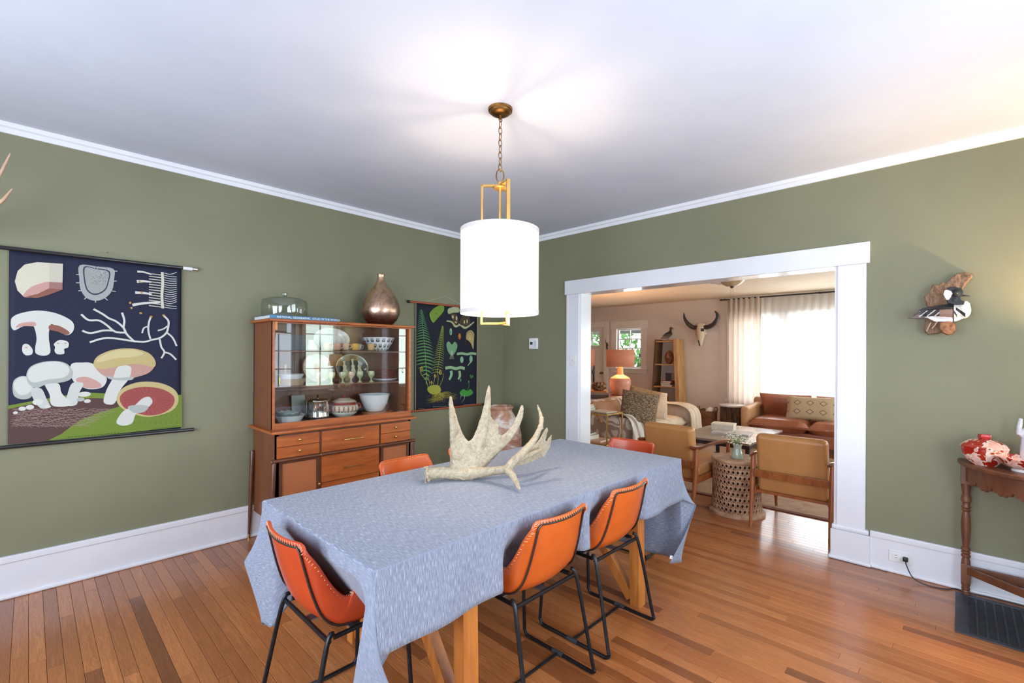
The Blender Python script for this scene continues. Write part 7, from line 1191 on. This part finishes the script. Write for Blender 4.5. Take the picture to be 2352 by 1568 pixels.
lp = big_lamp('coral drum shade lamp with a round pink base in front of the small window'); lp.location = (6.88, 4.10, .7455)
copy_tree(lp, (6.42, 4.58, .7455), 0, 'second coral lamp, mostly hidden by the left side of the doorway')
t.location = t.location
bulb('lamp_bulb_right', (6.88, 4.10, 1.39), 38, (1, .62, .36), .04); bulb('lamp_bulb_left', (6.42, 4.58, 1.39), 30, (1, .62, .36), .04)
book('dark brown book at the bottom of the stack behind the sofa', 6.17, 4.06, .7455, .22, .30, .05, (96, 70, 60), R(35), 'books on the sofa table'); book('grey brown book in the middle of the stack behind the sofa', 6.17, 4.06, .7965, .21, .28, .032, (150, 126, 108), R(38), 'books on the sofa table'); book('orange book on top of the stack behind the sofa', 6.17, 4.06, .8295, .20, .26, .026, (206, 120, 60), R(30), 'books on the sofa table')
b = B((6.17, 4.05, .856)); rn = random.Random(12)
for k in range(13): a = k * .5; b.ell((6.17 + .085 * math.cos(a), 4.05 + .085 * math.sin(a), .90 + .04 * abs(math.sin(a * 1.3)) + rn.uniform(0, .02)), (.035, .035, .045), seg=10)
b.ell((6.17, 4.05, .885), (.085, .085, .035)).cyl((6.13, 4.0, .857), (6.15, 4.02, .88), .012).cyl((6.22, 4.02, .857), (6.2, 4.03, .88), .012).cyl((6.17, 4.11, .857), (6.17, 4.1, .88), .012)
tag(organic('burl_bowl', b, mat('burl', (164, 112, 64), .6, c2=(74, 50, 36), ns=14, dist=2, lo=.42, hi=.56, bmp=.6), None, .008, 1, disp=.03, dscale=.03), 'gnarled burl wood bowl on the stack of books', 'bowl')
b = B((6.32, 4.25, .7455)); b.cyl((6.32, 4.25, .746), (6.32, 4.25, .78), .04, .035).tube([(6.32, 4.25, .78), (6.32, 4.25, .95), (6.325, 4.25, 1.12), (6.33, 4.25, 1.24)], [.018, .02, .018, .012]).tube([(6.325, 4.25, 1.08), (6.30, 4.26, 1.12), (6.30, 4.26, 1.17)], [.012, .012, .008])
tag(organic('cactus_statue', b, mat('black_iron_matte', (34, 32, 34), .6), None, .006, 2), 'slim black cactus-like figure standing behind the burl bowl', 'figurine')
# brass side table with books
BM = mat('polished_brass', (206, 170, 100), .25, 1); OB = (4.85, 3.22, 0)
t = thing('brass_table', 'two-tier brass side table with a glass top in front of the wrapped sofa', 'side table', OB)
for x in (4.66, 5.00):
    for y in (2.95, 3.50):
        B(OB).cyl((x, y, 0), (x, y, .72), .009, seg=10).ell((x, y, .36), (.014, .014, .014), seg=10).build('leg', BM, t)
for z in (.345, .705): B(OB).box(4.65, 5.01, 2.945, 2.957, z, z + .014).box(4.65, 5.01, 3.493, 3.505, z, z + .014).box(4.65, 4.662, 2.957, 3.493, z, z + .014).box(4.998, 5.01, 2.957, 3.493, z, z + .014).build('shelf_frame', BM, t)
B(OB).box(4.655, 5.005, 2.95, 3.50, .719, .725).build('glass_top', glass('table_glass', (.93, .96, .95), .03), t); B(OB).box(4.66, 5.0, 2.955, 3.495, .359, .365).build('lower_shelf', wood('shelf_teak', (176, 120, 70), (150, 98, 54), (8, 8, 2)), t)
book('teal spined book on top of the brass side table', 4.82, 3.40, .7255, .19, .26, .028, (120, 170, 190), R(10), 'books on the brass table'); book('white book with a blue edge in the pile on the brass table', 4.82, 3.40, .754, .18, .24, .020, (216, 222, 226), R(14), 'books on the brass table'); book('orange red book on top of the pile on the brass table', 4.82, 3.40, .7745, .16, .22, .024, (214, 118, 88), R(6), 'books on the brass table')
book('pale open magazine lying flat at the front of the brass table', 4.84, 3.12, .7255, .20, .27, .008, (214, 200, 176), R(-6), name='magazine')
book('peach book lying flat on the lower shelf of the brass table', 4.82, 3.25, .3655, .24, .34, .02, (216, 176, 152), R(4), 'books on the lower brass shelf'); book('thick white book on the lower shelf of the brass table', 4.80, 3.34, .386, .20, .26, .045, (220, 222, 220), R(-4), 'books on the lower brass shelf'); book('slate green book topping the lower shelf pile', 4.80, 3.36, .4315, .18, .24, .022, (150, 162, 146), R(8), 'books on the lower brass shelf')
# ladder shelf with knick-knacks
pine = wood('rustic_pine', (206, 164, 112), (176, 130, 82), (6, 6, .8), .7, 4, 0, 6, .3); pined = wood('rustic_dark', (128, 94, 64), (98, 70, 48), (6, 6, .8), .8, 4, 0, 6, .3)
t = thing('plank_shelf', 'tall tapering rustic plank shelf against the far living room wall', 'shelf', (8.72, 4.1, 0)); o = tuple(t.location)
def quad_slab(b, y0b, y0t, w, x0, x1, z0, z1): b.add([(x, y, z) for z, yy in ((z0, y0b), (z1, y0t)) for x, y in ((x0, yy), (x1, yy), (x1, yy + w), (x0, yy + w))], [(0, 3, 2, 1), (4, 5, 6, 7), (0, 1, 5, 4), (1, 2, 6, 5), (2, 3, 7, 6), (3, 0, 4, 7)]); return b
quad_slab(B(o), 4.42, 4.325, .035, 8.61, 8.90, 0, 1.72).build('side_plank', pined, t); quad_slab(B(o), 3.80, 3.90, .035, 8.61, 8.90, 0, 1.72).build('side_plank', pine, t)
B(o).add([(x, y, z) for z, ya, yb in ((0, 3.80, 3.89), (1.73, 3.90, 3.965)) for x, y in ((8.585, ya), (8.609, ya), (8.609, yb), (8.585, yb))], [(0, 3, 2, 1), (4, 5, 6, 7), (0, 1, 5, 4), (1, 2, 6, 5), (2, 3, 7, 6), (3, 0, 4, 7)]).build('front_plank', pine, t)
for k, (z, a, c) in enumerate(((1.69, 3.93, 4.33), (1.235, 3.905, 4.352), (.80, 3.88, 4.376), (.40, 3.86, 4.398))): B(o).box(8.612, 8.89, a, c, z - .025, z, .002).build('shelf_board', pine, t)
S_ = (1.2355, .8005, .4005)
q = B((8.70, 4.10, S_[0])); q.ell((8.70, 4.10, S_[0] + .13), (.07, .085, .135)).ell((8.66, 4.10, S_[0] + .14), (.05, .05, .09)); tag(organic('carved_head', q, mat('carved_brown', (150, 84, 52), .4, c2=(100, 54, 36), ns=12, coat=.2), None, .008, 2, disp=.01, dscale=.03), 'rounded reddish brown carved wooden object on the upper shelf', 'carving')
book('flat cream book at the bottom of the middle shelf pile', 8.70, 4.10, S_[1], .2, .28, .035, (206, 176, 150), R(90), 'books on the plank shelf'); book('dark brown book in the middle shelf pile', 8.70, 4.11, S_[1] + .036, .19, .26, .035, (86, 66, 58), R(90), 'books on the plank shelf'); book('brick red book in the middle shelf pile', 8.70, 4.10, S_[1] + .072, .19, .25, .035, (160, 70, 48), R(90), 'books on the plank shelf')
book('upright charcoal book or box above the red book', 8.70, 4.10, S_[1] + .108, .06, .12, .15, (66, 66, 70), 0, None, 'upright_book')
book('grey book lying on the lowest visible shelf', 8.70, 4.10, S_[2], .2, .27, .04, (110, 112, 116), R(90), 'books on the low shelf'); book('yellow ochre book under the brown bottle', 8.68, 4.15, S_[2] + .041, .18, .22, .035, (204, 170, 110), R(90), 'books on the low shelf')
lathe_thing('bottle', 'small amber brown glass bottle on the ochre book', 'bottle', 8.68, 4.14, S_[2] + .0765, [(0, 0), (.034, 0), (.036, .01), (.036, .11), (.014, .14), (.012, .17), (.016, .175), (.012, .18), (0, .18)], mat('amber_glass', (130, 58, 26), .12, coat=.4), 24)
OB = (8.70, 4.13, 1.695); t = thing('duck_figure', 'standing duck figure with a reddish head on top of the plank shelf', 'figurine', OB)
b = B(OB); b.ell((8.70, 4.14, 1.80), (.05, .105, .055), Euler((R(-28), 0, 0))).ell((8.70, 4.09, 1.83), (.04, .05, .05)).tube([(8.70, 4.08, 1.84), (8.70, 4.075, 1.89), (8.70, 4.07, 1.93)], [.03, .022, .024]).ell((8.70, 4.065, 1.935), (.024, .034, .026)).tube([(8.70, 4.22, 1.76), (8.70, 4.28, 1.735)], [.025, .01])
def dk2(c): z = c.z; return (104, 52, 38) if z > .205 else (40, 34, 34) if (z > .12 and c.y < .03) else (172, 150, 132) if z < .075 else (96, 86, 76)
organic('body', b, vcol('duck2_paint', .6), t, .006, 2, dk2)
B(OB).ring([(8.70, 4.035, 1.932), (8.70, 4.0, 1.925)], [.009, .003], 8).build('bill', brass_d, t)
for y in (4.11, 4.14): B(OB).cyl((8.70, y, 1.70), (8.70, y, 1.76), .004, seg=6).build('leg', MATS['black_iron_matte'], t)
B(OB).box(8.63, 8.77, 4.03, 4.24, 1.691, 1.702, .003).build('base_plate', pined, t)
# buffalo skull
OB = (8.90, 3.56, 1.8); t = thing('horned_skull', 'pale buffalo skull with wide dark curved horns on the far wall', 'wall ornament', OB)
def SK(px, py, X_=8.84): return px
b = B(OB); p_ = [Vector(v) for v in ((8.86,3.542,1.938), (8.84,3.533,1.804), (8.83,3.537,1.688), (8.83,3.537,1.589))]
b.ring([p_[0] + Vector((0, 0, .03)), p_[0], p_[1], p_[2], p_[3]], [.05, .10, .085, .055, .03], 14, flat=.9); b.ell(p_[0] + Vector((0, .0, .02)), (.06, .12, .07)).ell(p_[1] + Vector((0, .085, .02)), (.04, .03, .03)).ell(p_[1] + Vector((0, -.085, .02)), (.04, .03, .03))
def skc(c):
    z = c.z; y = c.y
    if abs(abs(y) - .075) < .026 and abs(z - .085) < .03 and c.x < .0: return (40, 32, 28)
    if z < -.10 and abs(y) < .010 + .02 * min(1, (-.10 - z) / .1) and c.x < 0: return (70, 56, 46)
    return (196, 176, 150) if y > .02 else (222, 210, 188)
organic('skull', b, vcol('skull_paint', .7, bmp=.2, bs=30), t, .01, 2, skc)
hm = mat('horn', (72, 62, 58), .4, c2=(50, 42, 42), ns=12, scale=(1, 1, 4), bmp=.5)
for pts in (((8.84,3.592,1.938), (8.83,3.688,1.95), (8.8,3.769,2.019), (8.78,3.83,2.13), (8.77,3.835,2.23)), ((8.84,3.477,1.934), (8.83,3.376,1.947), (8.8,3.269,2.006), (8.78,3.207,2.106), (8.77,3.219,2.186), (8.77,3.259,2.229))):
    B(OB).tube([Vector(p) for p in pts], [.045, .042, .038, .024, .006], 12, 6).build('horn', hm, t)
# gecko-like wall hook left of the small window
b = B((8.92, 5.64, 1.63)); b.tube([(8.905, 5.62, 1.50), (8.90, 5.635, 1.56), (8.90, 5.64, 1.62), (8.905, 5.63, 1.68)], [.008, .02, .022, .012]).tube([(8.90, 5.65, 1.64), (8.895, 5.67, 1.70), (8.90, 5.675, 1.77)], [.009, .007, .004]).tube([(8.90, 5.62, 1.64), (8.9, 5.60, 1.61)], [.008, .004]).tube([(8.90, 5.63, 1.56), (8.9, 5.65, 1.51), (8.905, 5.655, 1.46)], [.009, .006, .004])
tag(organic('wall_hook', b, mat('bronze_dark', (84, 70, 60), .5, .4), None, .005, 1), 'small dark bronze animal figure on the wall between the door and the small window', 'wall ornament')
# curtains
t = thing('curtain_rod', 'thin black curtain rod along the ceiling of the far wall', 'curtain rod', (8.80, 1.2, 2.425)); o = tuple(t.location)
B(o).cyl((8.80, -1.4, 2.425), (8.80, 3.13, 2.425), .012, seg=12).build('rod', blk, t); B(o).ell((8.80, 3.15, 2.425), (.016, .03, .016)).build('finial', blk, t)
for y in (3.09, 1.62, -.3): B(o).cyl((8.80, y, 2.425), (8.93, y, 2.425), .006, seg=8).ell((8.80, y, 2.425), (.019, .014, .019), seg=10).build('bracket', blk, t)
def curtain(name, lab, m, y0, y1, x, amp, waves, zt, zb=.015, ph=0):
    b = B((x, (y0 + y1) / 2, 0)); rn = random.Random(int(y0 * 10)); w2 = rn.uniform(.6, 1.4)
    def f(u, v):
        k = u * waves * 6.283; a = amp * (.65 + .35 * v)
        return (x + a * math.sin(k + ph) + a * .4 * math.sin(k * w2 + 1), y0 + (y1 - y0) * u + .3 * a * math.cos(k), zt + (zb - zt) * v)
    b.grid(f, int(waves * 14), 14); q = b.build(name, m, None, ang=180); return tag(q, lab, 'curtain')
def cloth_m(name, c, tr, tl):
    m, nt, b = nodes_of(name); nt.nodes.remove(b); out = nt.nodes['Material Output']; d = nt.nodes.new('ShaderNodeBsdfDiffuse'); d.inputs[0].default_value = (*srgb(c), 1); l = nt.nodes.new('ShaderNodeBsdfTranslucent'); l.inputs[0].default_value = (*srgb(c), 1); p = nt.nodes.new('ShaderNodeBsdfTransparent')
    a = nt.nodes.new('ShaderNodeMixShader'); a.inputs[0].default_value = tl; nt.links.new(d.outputs[0], a.inputs[1]); nt.links.new(l.outputs[0], a.inputs[2]); e = nt.nodes.new('ShaderNodeMixShader'); e.inputs[0].default_value = tr; nt.links.new(a.outputs[0], e.inputs[1]); nt.links.new(p.outputs[0], e.inputs[2]); nt.links.new(e.outputs[0], out.inputs[0]); return m
linen = cloth_m('linen_curtain', (204, 188, 174), .02, .26); sheer = cloth_m('sheer_curtain', (236, 234, 232), .30, .6)
curtain('linen_curtain', 'heavier beige linen curtain panel gathered at the left end of the rod', linen, 2.47, 3.04, 8.79, .035, 6.5, 2.43)
curtain('sheer_curtain', 'white sheer curtain glowing with daylight behind the leather sofa', sheer, .55, 2.52, 8.83, .022, 17, 2.41)
curtain('sheer_curtain', 'white sheer curtain farther right, hidden by the doorway column', sheer, -1.3, .55, 8.83, .022, 16, 2.41)
# ceiling fan with bowl light
OB = (5.70, 1.92, 2.47); t = thing('ceiling_fan', 'white ceiling fan with an alabaster bowl light and pull chains in the living room', 'ceiling fan', OB)
fw = mat('fan_white', (226, 224, 220), .4)
B(OB).lathe([(.07, 2.47), (.07, 2.42), (.10, 2.40), (.10, 2.325), (.06, 2.31), (0, 2.31)], (5.70, 1.92, 0), 36).build('motor', fw, t)
B(OB).lathe([(.135, 2.292), (.13, 2.285), (.105, 2.255), (.06, 2.228), (.0, 2.218)], (5.70, 1.92, 0), 40).build('bowl_light', mat('alabaster', (196, 172, 136), .4, c2=(176, 150, 112), ns=8, dist=2), t, sol=.004)
B(OB).lathe([(0, 2.222), (.022, 2.220), (.02, 2.212), (.006, 2.200), (0, 2.196)], (5.70, 1.92, 0), 20).build('finial', MATS['black_iron_matte'], t)
for k in range(4):
    a = R(-52 + 90 * k); q = Euler((R(8), 0, a)); c = Vector((5.70 + .36 * math.cos(a), 1.92 + .36 * math.sin(a), 2.335)); B(OB).obox(c, (.46, .12, .008), q, .003).obox(c - Vector((math.cos(a), math.sin(a), 0)) * .24, (.10, .03, .012), q, .002).build('blade', fw, t)
for s, z in ((-1, 1.93), (1, 2.0)): B(OB).cyl((5.70 + rdir.x * s * .014, 1.92 + rdir.y * s * .014, 2.225), (5.70 + rdir.x * s * .014, 1.92 + rdir.y * s * .014, z), .0012, seg=5).ell((5.70 + rdir.x * s * .014, 1.92 + rdir.y * s * .014, z), (.007, .007, .010), seg=8).build('pull_chain', brass_d, t)
